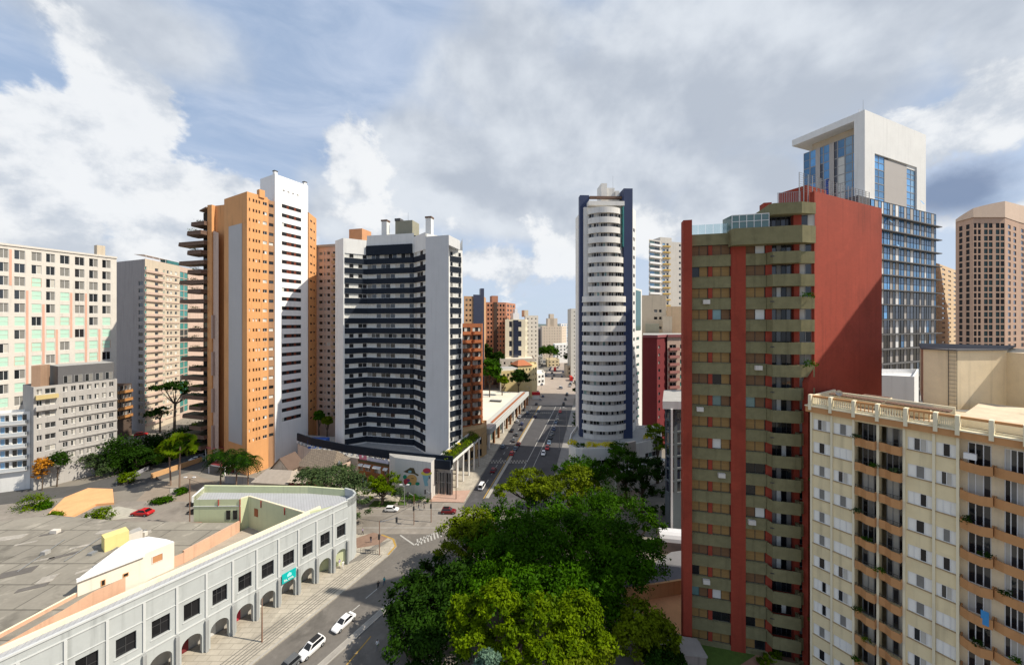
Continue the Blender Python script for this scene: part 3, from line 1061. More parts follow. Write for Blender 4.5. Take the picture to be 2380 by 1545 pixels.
# ================================================================ white hooded tower with blue glass
def hood_tower():
    c = Vector(D(2010, 75))
    dr = Vector((2.45, 1)).normalized()
    dl = Vector((-.42, 1)).normalized()
    R_ = Fr(tuple(c), tuple(c + dr * 27))
    L_ = Fr(tuple(c + dl * 14), tuple(c))
    B = Bld('office_tower', 'white hooded tower of blue glass rising behind the brick red tower', 'tower', R_.pt(8, 5))
    zt = Z(255, 75)
    zg = Z(467, 75)
    U = R_.u
    LR = U(2152)
    # hood: right wall, roof slab, corner strip
    b = MB(R_)
    a0, a1 = U(2033), U(2131)
    zw = R_.z(2035, 357)
    b.wall(0, LR, zg - 2, zt, [(a0, a1)], [(zg - 1.5, zw)], whitew, .35)
    b.poly([(LR, 0, zg - 2), (LR, 13, zg - 2), (LR, 13, zt), (LR, 0, zt)], whitew)
    b.poly([(0, 0, zg - 2), (0, 0, zt), (0, 1.8, zt), (0, 1.8, zg - 2)], whitew)
    b.poly([(0, 1.8, zg - 2), (0, 1.8, zt), (1.2, 1.8, zt), (1.2, 1.8, zg - 2)], whitew)
    b.build('hood_wall', B.o)
    b = MB(R_)
    dd = 13.8
    k = dl.dot(R_.e)
    b.prism([(0.0, 1.81), (LR, 1.81), (LR, 13), (-.2, dd)], zt - 1.5, zt, whitew, grey)
    b.build('roof_slab', B.o)
    # glass in the wall: two strips and a grey panel
    fl = [zg - 1.5 + (zw - zg + 1.5) * i / 4 for i in range(5)]
    s1, s2 = a0 + (a1 - a0) * .25, a0 + (a1 - a0) * .78
    for i in range(4):
        h = fl[i + 1] - fl[i]
        B.win(R_, a0, .34, fl[i], s1 - a0, h, [glb, glb], frameG, .09, .5)
        if i < 4:
            B.win(R_, s2, .34, fl[i], a1 - s2, h * (1 if i < 3 else .75), [glb, glb2], frameG, .09, .5)
    b = MB(R_)
    b.box(s1, s2, .25, .34, zg - 1.5, fl[4] - .3, mat('taupe_panel', (.44, .41, .385), .7, .06))
    b.box(s2, a1, .25, .34, fl[3] + (fl[4] - fl[3]) * .75, fl[4], whitew)
    b.build('grey_panel', B.o)
    # recessed glass box under the hood, seen on the left face
    E = Fr(tuple(c + dr * 3 + dl * 12.9), tuple(c + dr * 3 + dl * .6))
    zl = zt - 3.2
    n = 9
    st = E.L / n
    rows = [zg - 4 + (zl - zg + 4) * i / 5 for i in range(6)]
    pw = [glb, glb, gln, glb, gln, blind, glb2, glb, glb]
    for j in range(n):
        for i in range(5):
            p = pw[j]
            if j in (2, 5) and i > 3:
                p = glb
            if j == 3 and i == 2:
                p = mat('deep_blue_blind', (.02, .08, .32))
            if j == 7 and i == 4:
                p = glb2
            B.win(E, j * st, 0, rows[i], st, rows[i + 1] - rows[i], [p], frameG, .10, .5)
    b = MB(E)
    b.prism([(0, .02), (E.L - .2, .02), (E.L - .2, 9), (0, 9)], zg - 4, zl, dgrey, grey)
    b.prism([(1.5, .6), (E.L - .2, .6), (E.L - .2, 9), (1.5, 9)], zl, zt - 1.51, beige, grey)
    b.build('glass_box_core', B.o)
    b = MB(E)
    for j in (2, 4):
        b.box(j * st - .15, j * st + st * .55, -.16, -.052, rows[0], zl - .01, mat('taupe_panel', (.44, .41, .385), .7, .06))
    b.build('upright_panel', B.o)
    # wide lower block
    q0 = Vector(R_.pt(U(1985) if U(1985) > -9 else -4, -.9))
    LB = Fr(tuple(q0), tuple(q0 + R_.e * 100))
    q1 = LB.u(2179)
    LB = Fr(tuple(q0), LB.pt(q1))
    nf = 16
    fh = 3.2
    ztop = LB.z(2100, 478)
    b = MB(LB)
    b.prism([(0, .25), (LB.L, .25), (LB.L, 16), (0, 16)], 0, ztop, dgrey, grey)
    b.build('core', B.o)
    x0 = LB.u(2044) - 3
    cols = []
    x = x0
    ws = [1.5, 1.5, 1.3, .9, 1.5, 1.0, 1.3, 1.1, 1.5, .9, 1.4, 1.2, 1.6]
    i = 0
    while x < LB.L - .3:
        w = min(ws[i % len(ws)], LB.L - x)
        cols.append((x, x + w))
        x += w
        i += 1
    greyp = mat('taupe_panel', (.44, .41, .385), .7, .06)
    for k in range(nf):
        z = ztop - fh * (k + 1)
        for j, (a, c2) in enumerate(cols):
            t = (j * 5 + (k // 2) * 3 + R.randint(0, 1)) % 9
            if j % 5 == 1:
                p = greyp
            elif j % 5 == 3 and (k + j) % 5 != 0:
                p = white if t > 3 else greyp
            else:
                p = glb if k < 6 or R.random() < .10 else (gln if t % 2 else gld)
                if R.random() < .08:
                    p = glb2
            B.win(LB, a, .2, z + .12, c2 - a, fh - .24, [p], frameD, .05, .5 if p in (glb, gln, glb2) else 0, name='facade_panel')
        if not k:
            continue
        b = MB(LB)
        b.box(-.3, LB.L + .6, -.6, .2, z + fh - .14, z + fh + .06, mat('slab_grey', (.13, .13, .135)))
        b.build('floor_ledge', B.o)
    for i in range(26):
        u = .6 + i * (LR - 1) / 26
        b = MB(R_)
        b.tube((u, 1.2, zt), (u, 1.2, zt + .8 + .4 * R.random()), .07, .04, whitesteel, 4)
        b.build('antenna', B.o)
    b = MB(R_)
    b.box(LR - 4.2, LR - 1.5, .8, 2.2, zt, zt + .5, frameD)
    b.tube((.3, .4, zt), (.3, .4, zt + 2.4), .04, .02, steel, 4)
    b.build('roof_machine', B.o)
    # a sash tilted open here and there
    for (px, py) in ((2083, 578), (2138, 476), (2063, 518)):
        u, z = LB.u(px), LB.z(px, py)
        b = MB(LB)
        b.poly([(u, -.02, z + 1.0), (u, -.55, z), (u + .8, -.55, z), (u + .8, -.02, z + 1.0)], glb2)
        b.build('open_sash', B.o)
    return B.done()


# ================================================================ blue and white rounded tower with its podium
def blue_tower():
    f = Fr(D(1350, 95), D(1470, 95.5))
    B = Bld('apartment_tower', 'slim white tower with rounded balcony bands between two dark blue fins', 'apartment building', f.pt(f.L / 2, 5))
    U = f.u
    zt = f.z(1400, 486)
    fh = 2.62
    zsplit = f.z(1400, 668)
    n = 23
    z0 = zt - fh * n
    xa, xb = U(1353), U(1457)
    xc, xd = U(1366), U(1451)

    def bow(a, c, dp, k=12, y0=0.):
        return [(a + (c - a) * i / k, y0 - dp * (1 - (2 * i / k - 1) ** 2) ** .75) for i in range(k + 1)]
    b = MB(f)
    b.box(xa + .6, U(1448) - .05, .4, 11, 0, zt + .6, bandgrey, grey)
    b.build('body', B.o)
    b = MB(f)
    b.box(U(1350.5), U(1372), 1.2, 3.0, 0, f.z(1360, 450), blue)
    b.build('blue_fin', B.o)
    b = MB(f)
    b.box(U(1448), U(1468.5), -.6, 3, 0, f.z(1458, 440), blue)
    b.build('blue_fin', B.o)
    lo = []
    for k in range(n):
        z = zt - fh * k
        up = z > zsplit
        a, c, dp = (xc, xd, 2.2) if up else (xa, xb, 2.7)
        if k < 5:
            c = U(1444)
        pl = bow(a, c, dp, 14)
        bb = MB(f)
        bb.prism(pl + [(c, .35), (a, .35)], z - 1.55, z - 1.35, bandgrey)
        bb.rail(pl, .15, z - 1.35, z, bandgrey)
        o = bb.build('balcony_band', B.o)
        # glazing set back under the next band
        gl_l = bow(a + .35, c - .35, dp - .75, 5)
        for i in range(5):
            w = Fr(f.pt(*gl_l[i]), f.pt(*gl_l[i + 1]))
            pal = [(3, [dimp, gl, curtain]), (2, [gl, curtain, dimp]), (1.5, [curtain, curtainG, dimp]), (1, [glt, curtain, dimp])]
            B.win(w, 0, 0, z - fh - .02, w.L, fh - 1.52, pick(pal), frameW, .05)
        bb = MB(f)
        bb.prism([gl_l[0], gl_l[1], gl_l[2], gl_l[3], gl_l[4], gl_l[5], (c, .36), (a, .36)], z - fh - .02, z - fh + .05, bandgrey) if False else None
    b = MB(f)
    pl = bow(xa + .38, xb - .38, 1.8, 5, .05)
    b.prism(pl + [(xb - .4, .39), (xa + .4, .39)], 0, zsplit - 3.2, bandgrey)
    b.build('bay_core', B.o)
    # teal corner glazing near the top, crown beam, tank
    b = MB(f)
    b.box(U(1445), U(1447.5), -.9, .4, f.z(1445, 575), f.z(1445, 482), teal)
    b.build('teal_glazing', B.o)
    b = MB(f)
    b.box(U(1372) + .02, U(1448) - .02, .6, 1.6, f.z(1400, 459), f.z(1400, 454), brownb)
    b.build('crown_beam', B.o)
    b = MB(f)
    b.box(U(1366), U(1449) - .05, -1.0, 4, f.z(1400, 480), f.z(1400, 470), bandgrey)
    b.build('crown_slab', B.o)
    b = MB(f)
    x0, x1 = U(1402), U(1446)
    b.box(x0, x0 + 1.6, 1.8, 6, zt + .6, f.z(1402, 420), bandgrey)
    b.box(x0 + 1.62, x1 - 1.2, 2.6, 6, zt + .6, f.z(1402, 428), bandgrey)
    b.box(x1 - 1.1, x1, 2.2, 6, zt + .6, f.z(1402, 436), bandgrey)
    b.build('water_tank', B.o)
    b = MB(f)
    b.tube((x0 + 3.3, 2, zt), (x0 + 3.3, 2, f.z(1430, 402)), .05, .03, steel, 4)
    b.build('antenna', B.o)
    # white rear wing to the right
    g0 = Fr(f.pt(U(1468.5), 2.2), D(1495, 110))
    g = Fr(g0.pt(0), g0.pt(g0.u(1477.5)))
    b = MB(g)
    rows = [(zt - fh * k - 1.9, zt - fh * k - .9) for k in range(1, 23)]
    b.wall(0, g.L, 0, f.z(1470, 470), [(g.L * .12, g.L * .28), (g.L * .62, g.L * .86)], rows, whitew, .2)
    b.poly([(g.L, 0, 0), (g.L, 8, 0), (g.L, 8, zt), (g.L, 0, zt)], whitew)
    b.poly([(0, 0, f.z(1470, 470)), (g.L, 0, f.z(1470, 470)), (g.L, 8, zt), (0, 8, zt)], grey)
    b.build('rear_wing', B.o)
    lw = Fr(g0.pt(g.L + .02, .4), g0.pt(g0.L, .4))
    b = MB(lw)
    zl = f.z(1480, 662)
    lr = [r for r in rows if r[1] < zl - 14]
    b.wall(0, lw.L, 0, zl, [(lw.L * .25, lw.L * .62)], lr, whitew, .2)
    b.poly([(lw.L, 0, 0), (lw.L, 8, 0), (lw.L, 8, zl), (lw.L, 0, zl)], whitew)
    b.poly([(0, 0, zl), (lw.L, 0, zl), (lw.L, 8, zl), (0, 8, zl)], grey)
    b.box(lw.L * .1, lw.L * .8, -.12, -.003, zl - 12.5, zl - .6, teal)
    b.build('lower_wing', B.o)
    for za, zb in lr:
        B.win(lw, lw.L * .25, .195, za, lw.L * .37, zb - za, [dimp, teal], frameW, .05)
    for za, zb in rows:
        B.win(g, g.L * .12, .195, za, g.L * .16, zb - za, pick(DARK1), frameW, .05)
        B.win(g, g.L * .62, .195, za, g.L * .24, zb - za, pick(DARK1), frameW, .05)
    B.done()
    # podium
    P = Bld('podium_building', 'low cream podium with rounded corner and yellow flowers below the blue-finned tower', 'building', D(1420, 92))
    z1 = Z(1032, 88)
    pts = []
    c0 = Vector(D(1345, 90))
    base = [D(1326, 96), D(1322, 90), D(1326, 87), D(1338, 85.4), D(1352, 85)]
    q = base + [D(1432, 85.5), D(1538, 93), D(1538, 104), D(1340, 104)]
    sp = {4: dict(cols=[(.12, .88)], floors=[z1 - 4.3], sill=.2, h=1.2, pal=[(1, [glt, gld, gl, gld, glt])]),
          2: dict(cols=[(.1, .9)], floors=[z1 - 4.3], sill=.2, h=1.2, pal=[(1, [glt, gl])]),
          3: dict(cols=[(.1, .9)], floors=[z1 - 4.3], sill=.2, h=1.2, pal=[(1, [glt, gl])]),
          5: dict(cols=[(.18, .42), (.62, .95)], floors=[z1 - 4.6], sill=.2, h=1.3, pal=[(1, [gld, glt, gld, gl])])}
    shell(P, q, z1, bandgrey, sp, para=.8, roof=grey)
    b = MB()
    fr = Fr(D(1432, 85.3), D(1538, 92.8))
    b.fr = fr
    b.box(-.3, .6, -.4, .2, 0, z1 + .5, bandgrey)
    b.build('corner_pier', P.o)
    b = MB(fr)
    b.box(3.0, 6.0, -.6, .0, z1 - 3.4, z1 + .9, mat('pinkish_concrete', (.5, .43, .37)))
    b.build('concrete_panel', P.o)
    b = MB(fr)
    b.box(-1, fr.L, -1.6, .0, z1 - 5.6, z1 - 5.2, bandgrey)
    b.build('canopy_slab', P.o)
    for i, (px, d, w) in enumerate(((1330, 87.5, .9), (1350, 86, .8), (1376, 86.2, 1.4), (1398, 86.2, 1.6), (1418, 86.4, 1.2), (1508, 92, 1.0))):
        x, y = D(px, d)
        leaves('flower_bed', [(x, y + .3, z1 + .3, w * 1.3, .6, .6 if i else 1.0)], 420, .24, flowerY if i != 1 else leafM, 300 + i, P.o)
    P.done()


# ================================================================ navy banded tower
def navy_tower():
    D0, Z0 = globals()['D'], globals()['Z']
    D = lambda px, d: D0(px, d * 1.06)
    Z = lambda py, d: Z0(py, d * 1.06)
    pts = [D(779, 99), D(798, 95.5), D(853, 98.5), D(962, 95.5), D(989, 90.5), D(1043, 88.6), D(1043.5, 93), D(1075, 96)]
    B = Bld('apartment_tower', 'white tower with dark navy bands across a hollow curved front and tall chimneys', 'apartment building', D(920, 99))
    zb = Z(1050, 88.6)
    fh = 2.90
    ztp = Z(546, 88.6)
    n = 19
    zf = [Z(598, 95.5) - fh * k for k in range(n)]       # tops of the navy bands' windows below
    backs = [D(1062, 113), D(785, 116)]
    quad = pts + backs
    # heights per edge
    hts = [Z(556, 97), Z(556, 97), Z(545, 97), Z(545, 93), ztp, ztp - .01, Z(581, 95)]
    pal = {1: [(3, [blind, dimp, blind, blind, dimp]), (2, [blind, dimp, blind, dimp, blind]), (1, [blind] * 5), (2, [dimp, blind, blind, dimp, dimp])],
           2: [(2, [curtain, gl, gld, curtain, curtainG, dimp, gl, curtain, dimp, curtainG, dimp]), (2, [curtainG, gl, curtain, gl, gld, blind, curtain, gl, curtain, gld]),
               (1.3, [blind, blind, gl, curtain, curtainG, gl, blind, blind, blind, gl])],
           3: [(2, [curtain, blind, dimp, blind]), (1, [blind, dimp, dimp, blind])],
           6: [(2, [gl, blind, blind, gl]), (1, [curtainG, blind, blind, gl])]}
    b = MB()
    for i in (0, 1, 2, 3, 4, 6):
        fr = Fr(pts[i], pts[i + 1])
        b.fr = fr
        if i in (0, 4):
            b.poly([(0, 0, 0), (fr.L, 0, 0), (fr.L, 0, hts[i]), (0, 0, hts[i])], whitew if i == 0 else lightgrey)
            continue
        L = fr.L
        a, c = (.35, L) if i == 1 else ((0, L) if i in (2, 3) else (.35, L - .5))
        rows = [(z + .02, z + fh - 1.62) for z in zf]
        if i in (2, 3):
            rows = rows[:-0] if False else rows
        b.wall(0, L, 0, hts[i], [(a, c)], rows, whitew, .22 if i != 6 else .06)
        for k, z in enumerate(zf):
            B.win(fr, a, .218 if i != 6 else .058, z + .02, c - a, fh - 1.64, pick(pal[i]), whitew, .07)
    fr = Fr(pts[5], pts[6])
    b.fr = None
    quadwalls(b, quad, [5], 0, ztp, whitew)
    quadwalls(b, quad, [7, 8, 9], 0, Z(556, 97), whitew)
    b.poly([(p[0], p[1], Z(581, 95)) for p in quad], grey)
    b.build('wall', B.o)
    # navy bands
    for k, z in enumerate(zf):
        for i in (1, 2, 3, 6):
            fr = Fr(pts[i], pts[i + 1])
            a, c = (.35, fr.L) if i == 1 else ((0, fr.L) if i in (2, 3) else (.35, fr.L - .5))
            bb = MB(fr)
            bb.box(a, c, -.30 if i == 2 else -.12, -.003, z - 1.60, z, navy)
            bb.build('navy_band', B.o)
    # panel thickness, crown
    pf = Fr(pts[4], pts[5])
    b = MB(pf)
    b.box(0, pf.L, .02, 7, Z(581, 95), ztp, lightgrey, grey)
    b.build('panel_head', B.o)
    cf = Fr(pts[2], pts[3])
    b = MB(cf)
    zt1 = cf.z(900, 583)
    b.box(0, cf.L * .97, -.5, .3, cf.z(900, 592), cf.z(900, 570), navy)
    b.build('terrace_band', B.o)
    b = MB(cf)
    b.box(.2, cf.L - 1.0, 2.5, 9, Z(581, 95), cf.z(900, 551), mat('ochre_wall', (.50, .40, .24)), grey)
    b.build('penthouse', B.o)
    b = MB(cf)
    b.box(.0, cf.L - .6, 2.0, 9.3, cf.z(900, 551), cf.z(900, 546.5), navy)
    b.build('penthouse_roof', B.o)
    for (u0, w) in ((1.5, 2.2), (5.5, 2.5)):
        B.win(cf, u0, 2.49, zt1 + .2, w, 1.6, [gl, curtain, gld], frameW, .07)
    L1 = Fr(pts[1], pts[2])
    b = MB(L1)
    b.box(.3, L1.L, .4, 7, Z(581, 95), Z(556, 97), whitew, grey)
    b.build('roof_block', B.o)
    fr = Fr(pts[3], pts[4])
    b = MB(fr)
    b.box(0, fr.L, .35, 5, Z(581, 95), Z(548, 93), whitew, grey)
    b.build('roof_block', B.o)
    b = MB(cf)
    x0 = cf.u(905)
    b.box(x0, x0 + 5.6, 3.2, 7.5, cf.z(900, 546), cf.z(905, 507), mat('tank_olive', (.30, .29, .22)), grey)
    b.box(x0 - .1, x0 + 1.7, 3.0, 5, cf.z(900, 507), cf.z(905, 501), dgrey)
    b.build('water_tank', B.o)
    for px, py in ((886, 511), (990, 503)):
        b = MB(cf)
        x = cf.u(px)
        b.box(x - .85, x + .85, 1.5, 3.1, cf.z(px, 552), cf.z(px, py), whitew)
        b.box(x - 1.0, x + 1.0, 1.35, 3.25, cf.z(px, py), cf.z(px, py) + .45, brownb)
        b.build('chimney', B.o)
    b = MB(cf)
    b.tube((x0 + 3.8, 4, cf.z(900, 507)), (x0 + 3.8, 4, cf.z(940, 484)), .05, .03, steel, 4)
    b.build('antenna', B.o)
    B.done()

    D, Z = D0, Z0
    # podium: navy parapet on a pale wall, with bracket ends
    P = Bld('podium_wall', 'long pale podium wall under a dark navy parapet with white brackets', 'building', D(880, 92))
    line = [D(690, 103), D(722, 99), D(800, 93.5), D(905, 89), D(1000, 86.3), D(1052, 85.2)]
    zt_, zb_ = 11.2, 8.9
    zs = [(Z(1005, 103), Z(1027, 103)), (Z(1014, 99), Z(1040, 99)), (Z(1027, 93.5), Z(1046, 93.5)), (Z(1044, 89), Z(1063, 89)), (Z(1060, 86.3), Z(1078, 86.3)), (Z(1066, 85.2), Z(1086, 85.2))]
    zt_ = sum(z[0] for z in zs[2:]) / 4
    zb_ = zt_ - 2.1
    b = MB()
    back = [D(1052, 90), D(1000, 105), D(700, 112)]
    b.prism([(p[0], p[1] + .4) for p in line] + back, 0, zt_ - 3.3, mat('pale_rough_wall', (.56, .50, .44), .9, .14, .4, .3), grey)
    b.build('wall', P.o)
    b = MB()
    b.rail([(p[0], p[1]) for p in line], .35, zb_, zt_, navy)
    b.build('parapet', P.o)
    for i in range(len(line) - 1):
        fr = Fr(line[i], line[i + 1])
        nb = int(fr.L / 1.75)
        for j in range(nb):
            b = MB(fr)
            u = (j + .5) * fr.L / nb
            b.box(u - .22, u + .22, -.35, .3, zb_ - .55, zb_ + .02, whitew)
            P.put('bracket', bracket_mesh(), fr, u, 0, zb_)
    b = MB()
    ft = [D(798, 96), D(989, 92)]
    e = Fr(D(1004, 85.9), D(1050, 84.9))
    for i in range(3):
        P.win(e, .2 + i * e.L / 3, .1, .3, e.L / 3 - .3, 5.4, [dimp, gl, dimp][:2 + i % 2], frameG, .09, .55, name='shop_window')
    P.done()
    # small things on the podium terrace
    t = thing('swimming_pool', 'small blue pool cover on the navy podium terrace', 'pool', (*D(745, 101), zt_ - 3.3))
    b = MB()
    x, y = D(745, 101)
    b.box(x - 3, x + 2, y - 1.2, y + 1.2, zt_ - 3.3, zt_ - .9, mat('pool_blue', (.03, .09, .35)), None)
    b.build('cover', t)
    return zt_


BRK = []


def bracket_mesh():
    if not BRK:
        b = MB()
        b.prism([(-.2, -.4), (.2, -.4), (.2, .3), (-.2, .3)], -.5, -.005, whitew)
        me = bpy.data.meshes.new('bracket')
        me.from_pydata(b.v, [], b.f)
        me.materials.append(whitew)
        BRK.append(me)
    return BRK[0]


# ================================================================ orange and white tower
def orange_tower():
    c = Vector(D(574, 96.5))
    dr = Vector((.48, 1)).normalized()
    dl = Vector((-1.84, 1)).normalized()
    B = Bld('apartment_tower', 'tall orange tower with a long grey panel and a white slab with strip windows', 'apartment building', tuple(c + dr * 8 + dl * 4))
    A = Fr(tuple(c + dl * 8.2), tuple(c))
    A = Fr(A.pt(A.u(521)), tuple(c))
    Rr = Fr(tuple(c), tuple(c + dr * 40))
    Rr = Fr(tuple(c), Rr.pt(Rr.u(622)))
    zt = Z(445, 96.5)
    fh = 23.25 / 820 * 97.5
    nf = 25
    zr = [Z(462, 96.5) - fh * k for k in range(nf)]
    b = MB(A)
    b.poly([(0, 0, 0), (A.L, 0, 0), (A.L, 0, zt), (0, 0, zt)], orange)
    b.fr = Rr
    L = Rr.L
    cols = [(L * .09, L * .15), (L * .27, L * .35), (L * .41, L * .49), (L * .55, L * .63), (L * .76, L * .97)]
    rows = [(z - .45, z + .45) for z in zr if z > 2]
    b.wall(0, L, 0, zt, cols, rows, orange, .15)
    for (za, zb) in rows:
        for i, (u0, u1) in enumerate(cols):
            p = [pick([(4, dimp), (1, blind)])] if i < 4 else pick([(3, [dimp, dimp]), (2, [dimp, blind]), (1, [blind, curtain])])
            B.win(Rr, u0, .148, za, u1 - u0, zb - za, p, frameW if i == 4 else orange, .05)
    b.fr = None
    q = [A.pt(0), tuple(c), Rr.pt(L)]
    bk = [tuple(Vector(Rr.pt(L)) + dr * 6 + dl * 5), tuple(Vector(A.pt(0)) + dr * 14)]
    pts = q + bk
    quadwalls(b, pts, [2, 3, 4], 0, zt - .3, orange)
    b.poly([(p[0], p[1], zt - .6) for p in pts], grey)
    b.build('wall', B.o)
    b = MB(A)
    b.box(A.u(532.5), A.u(563), -.12, -.004, A.z(548, 1029), A.z(548, 523), greypanel)
    b.build('grey_panel', B.o)
    # shadow recess between orange and white
    w0 = D(639, 103)
    r0 = Vector(Rr.pt(L))
    rec = Fr(tuple(r0 + dl * .4 + dr * .1), (w0[0] - .02, w0[1] + .3))
    b = MB(rec)
    rcol = (rec.L * .2, rec.L * .75)
    b.wall(0, rec.L, 0, zt - .6, [rcol], rows, mat('recess_brown', (.36, .21, .12), .85, .1, .4, .2), .15)
    for (za, zb) in rows:
        B.win(rec, rcol[0], .148, za - .1, rcol[1] - rcol[0], zb - za, [pick([(3, gld), (1, gl), (1, blind)])], frameD, .05)
    b.build('recess_wall', B.o)
    # white slab
    W = Fr(w0, (w0[0] + dr.x * 40, w0[1] + dr.y * 40))
    W = Fr(w0, W.pt(W.u(716)))
    WL = Fr((w0[0] + dl.x * 8.0, w0[1] + dl.y * 8.0), w0)
    zw = Z(404, 103)
    b = MB(W)
    sc = (W.u(655), W.u(700))
    zz = [W.z(655, 478) - fh * k for k in range(24)]
    rw = [(z - .55, z + .55) for z in zz if z > 9]
    zv = W.z(655, 441)
    vent = [(W.u(657) + i * (W.u(700) - W.u(657)) / 4, W.u(657) + (i + .45) * (W.u(700) - W.u(657)) / 4) for i in range(4)]
    b.wall(0, W.L, 0, zv - .6, [sc], rw, white, .18)
    b.wall(0, W.L, zv - .6, zw, vent, [(zv - .25, zv + .1)], white, .5)
    for (u0, u1) in vent:
        B.win(W, u0, .49, zv - .25, u1 - u0, .35, [gld], frameG, .03)
    for (za, zb) in rw:
        B.win(W, sc[0], .178, za, sc[1] - sc[0], zb - za, [pick([(2, dimp), (1, blind)]), dimp, orangeC, pick([(1, dimp), (1, orangeC)]), dimp, orangeC, dimp, dimp], frameD, .04)
    b.fr = WL
    b.poly([(0, 0, 0), (WL.L, 0, 0), (WL.L, 0, zw), (0, 0, zw)], white)
    b.fr = None
    pb = [W.pt(W.L), tuple(Vector(W.pt(W.L)) + dl * 8), WL.pt(0)]
    b.poly([(*pb[0], 0), (*pb[1], 0), (*pb[1], zw), (*pb[0], zw)], white)
    b.poly([(*pb[1], 0), (*pb[2], 0), (*pb[2], zw), (*pb[1], zw)], white)
    b.poly([(*w0, zw), (*pb[0], zw), (*pb[1], zw), (*pb[2], zw)], grey)
    b.build('white_slab', B.o)
    for t in (.04, .93):
        b = MB(W)
        b.box(W.L * t - .3, W.L * t + .5, .3, 1.2, zw, zw + .9, white)
        b.box(W.L * t - .4, W.L * t + .6, .2, 1.3, zw + .9, zw + 1.15, frameD)
        b.build('chimney', B.o)
    b = MB(A)
    b.box(A.L - 1.2, A.L + .2, 3, 4.4, zt - .6, zt + 1.6, orange)
    b.build('roof_box', B.o)
    # far orange wing
    o0 = D(717, 112)
    OW = Fr(o0, D(735.5, 119))
    b = MB(OW)
    zo = Z(500, 115)
    oc = [(OW.L * .2, OW.L * .45), (OW.L * .62, OW.L * .8)]
    orow = [(z - .3, z + .3) for z in [zo - 2.2 - fh * k for k in range(24)] if z > 3]
    b.wall(0, OW.L, 0, zo, oc, orow, orange, .15)
    b.poly([(OW.L, 0, 0), (OW.L, 6, 0), (OW.L, 6, zo), (OW.L, 0, zo)], orange)
    b.poly([(0, 0, zo), (OW.L, 0, zo), (OW.L, 6, zo), (0, 6, zo)], grey)
    for (za, zb) in orow:
        for (u0, u1) in oc:
            B.win(OW, u0, .148, za, u1 - u0, zb - za, [gld], frameD, .04)
    b.build('rear_wing', B.o)
    return B.done()


# ================================================================ building with stepped garden balconies
def garden_tower():
    B = Bld('apartment_tower', 'dark brown tower with stacked jutting garden balconies beside an orange pillar', 'apartment building', D(465, 112))
    f = Fr(D(422, 110), D(490, 107))
    U = f.u
    zt = Z(488, 108)
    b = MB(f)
    b.box(U(452), U(494), 2.5, 12, 0, zt, mat('deep_brown', (.05, .038, .03), .9), grey)  # very dark brown core behind the balconies
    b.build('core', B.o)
    b = MB(f)
    b.box(U(487), U(497), -.6, 6, 0, Z(478, 107), orange, grey)
    b.build('pillar', B.o)
    b = MB(f)
    x0, x1 = U(497), U(521)
    b.poly([(x0, -.2, 0), (x1, -1.6, 0), (x1, -1.6, Z(545, 106)), (x0, -.2, Z(535, 106))], pinkwall)
    b.box(x0, x1, .4, 6, 0, Z(478, 107), orange, grey)
    b.build('side_wall', B.o)
    for i in range(4):
        b = MB(f)
        b.box(x0 + (x1 - x0) * .15, x0 + (x1 - x0) * .28, -1.2, -.4, 4 + i * 11, 11 + i * 11, mat('pink_strip', (.42, .30, .25)))
        b.build('wall_strip', B.o)
    fh = 22.2 / 820 * 108
    k = 0
    z = Z(518, 108)
    rows = []
    while z > 3:
        long_ = k % 2 == 0
        a = U(422 + (k * .5)) if long_ else U(443 + k * .25)
        c = U(487)
        bb = MB(f)
        if k == 0:
            a = U(452)
        dp = 1.0 if long_ else 2.2
        pl = [(a, 2.2), (a, -dp + .5), (a + .5, -dp - .3), (c - .02, -dp - .5), (c - .02, 2.2)] if long_ else [(a, 2.2), (a + .2, .2), (a + 1.0, -dp + .5), (a + 2.0, -dp), (c - .02, -dp - .2), (c - .02, 2.2)]
        bb.prism(pl, z - 1.2, z - .95, brownb)
        bb.rail(pl, .2, z - .95, z - .5, brownb)
        bb.prism([(p[0] * .985 + c * .015, p[1]) for p in pl], z - .45, z - .05, brownb, mat('planter_soil', (.05, .045, .02)))
        bb.build('garden_balcony', B.o)
        if not long_ or k % 3 == 0:
            x, y, _ = f(((a + c) / 2, -dp + .2, 0))
            leaves('balcony_foliage', [((a + c) / 2 + .3 * (k % 3), -dp + .4, z + .15, 1.6, .4, .42)], 130, .2, leafL if k % 4 == 1 else leafM, 400 + k, B.o, f)
        w = Fr(f.pt(U(455), 1.9), f.pt(U(486), 1.9))
        B.win(f, U(454), 2.45, z - fh + .0, U(486) - U(454), fh - 1.3, pick([(2, [gld, gl, gld]), (1, [gld, curtainG, gl])]), frameD, .06)
        rows.append(z)
        z -= fh
        k += 1
    b = MB(f)
    b.prism([(U(455), 1), (U(487), -1), (U(487), 8), (U(455), 8)], zt, zt + .4, brownb)
    b.build('roof_slab', B.o)
    return B.done()


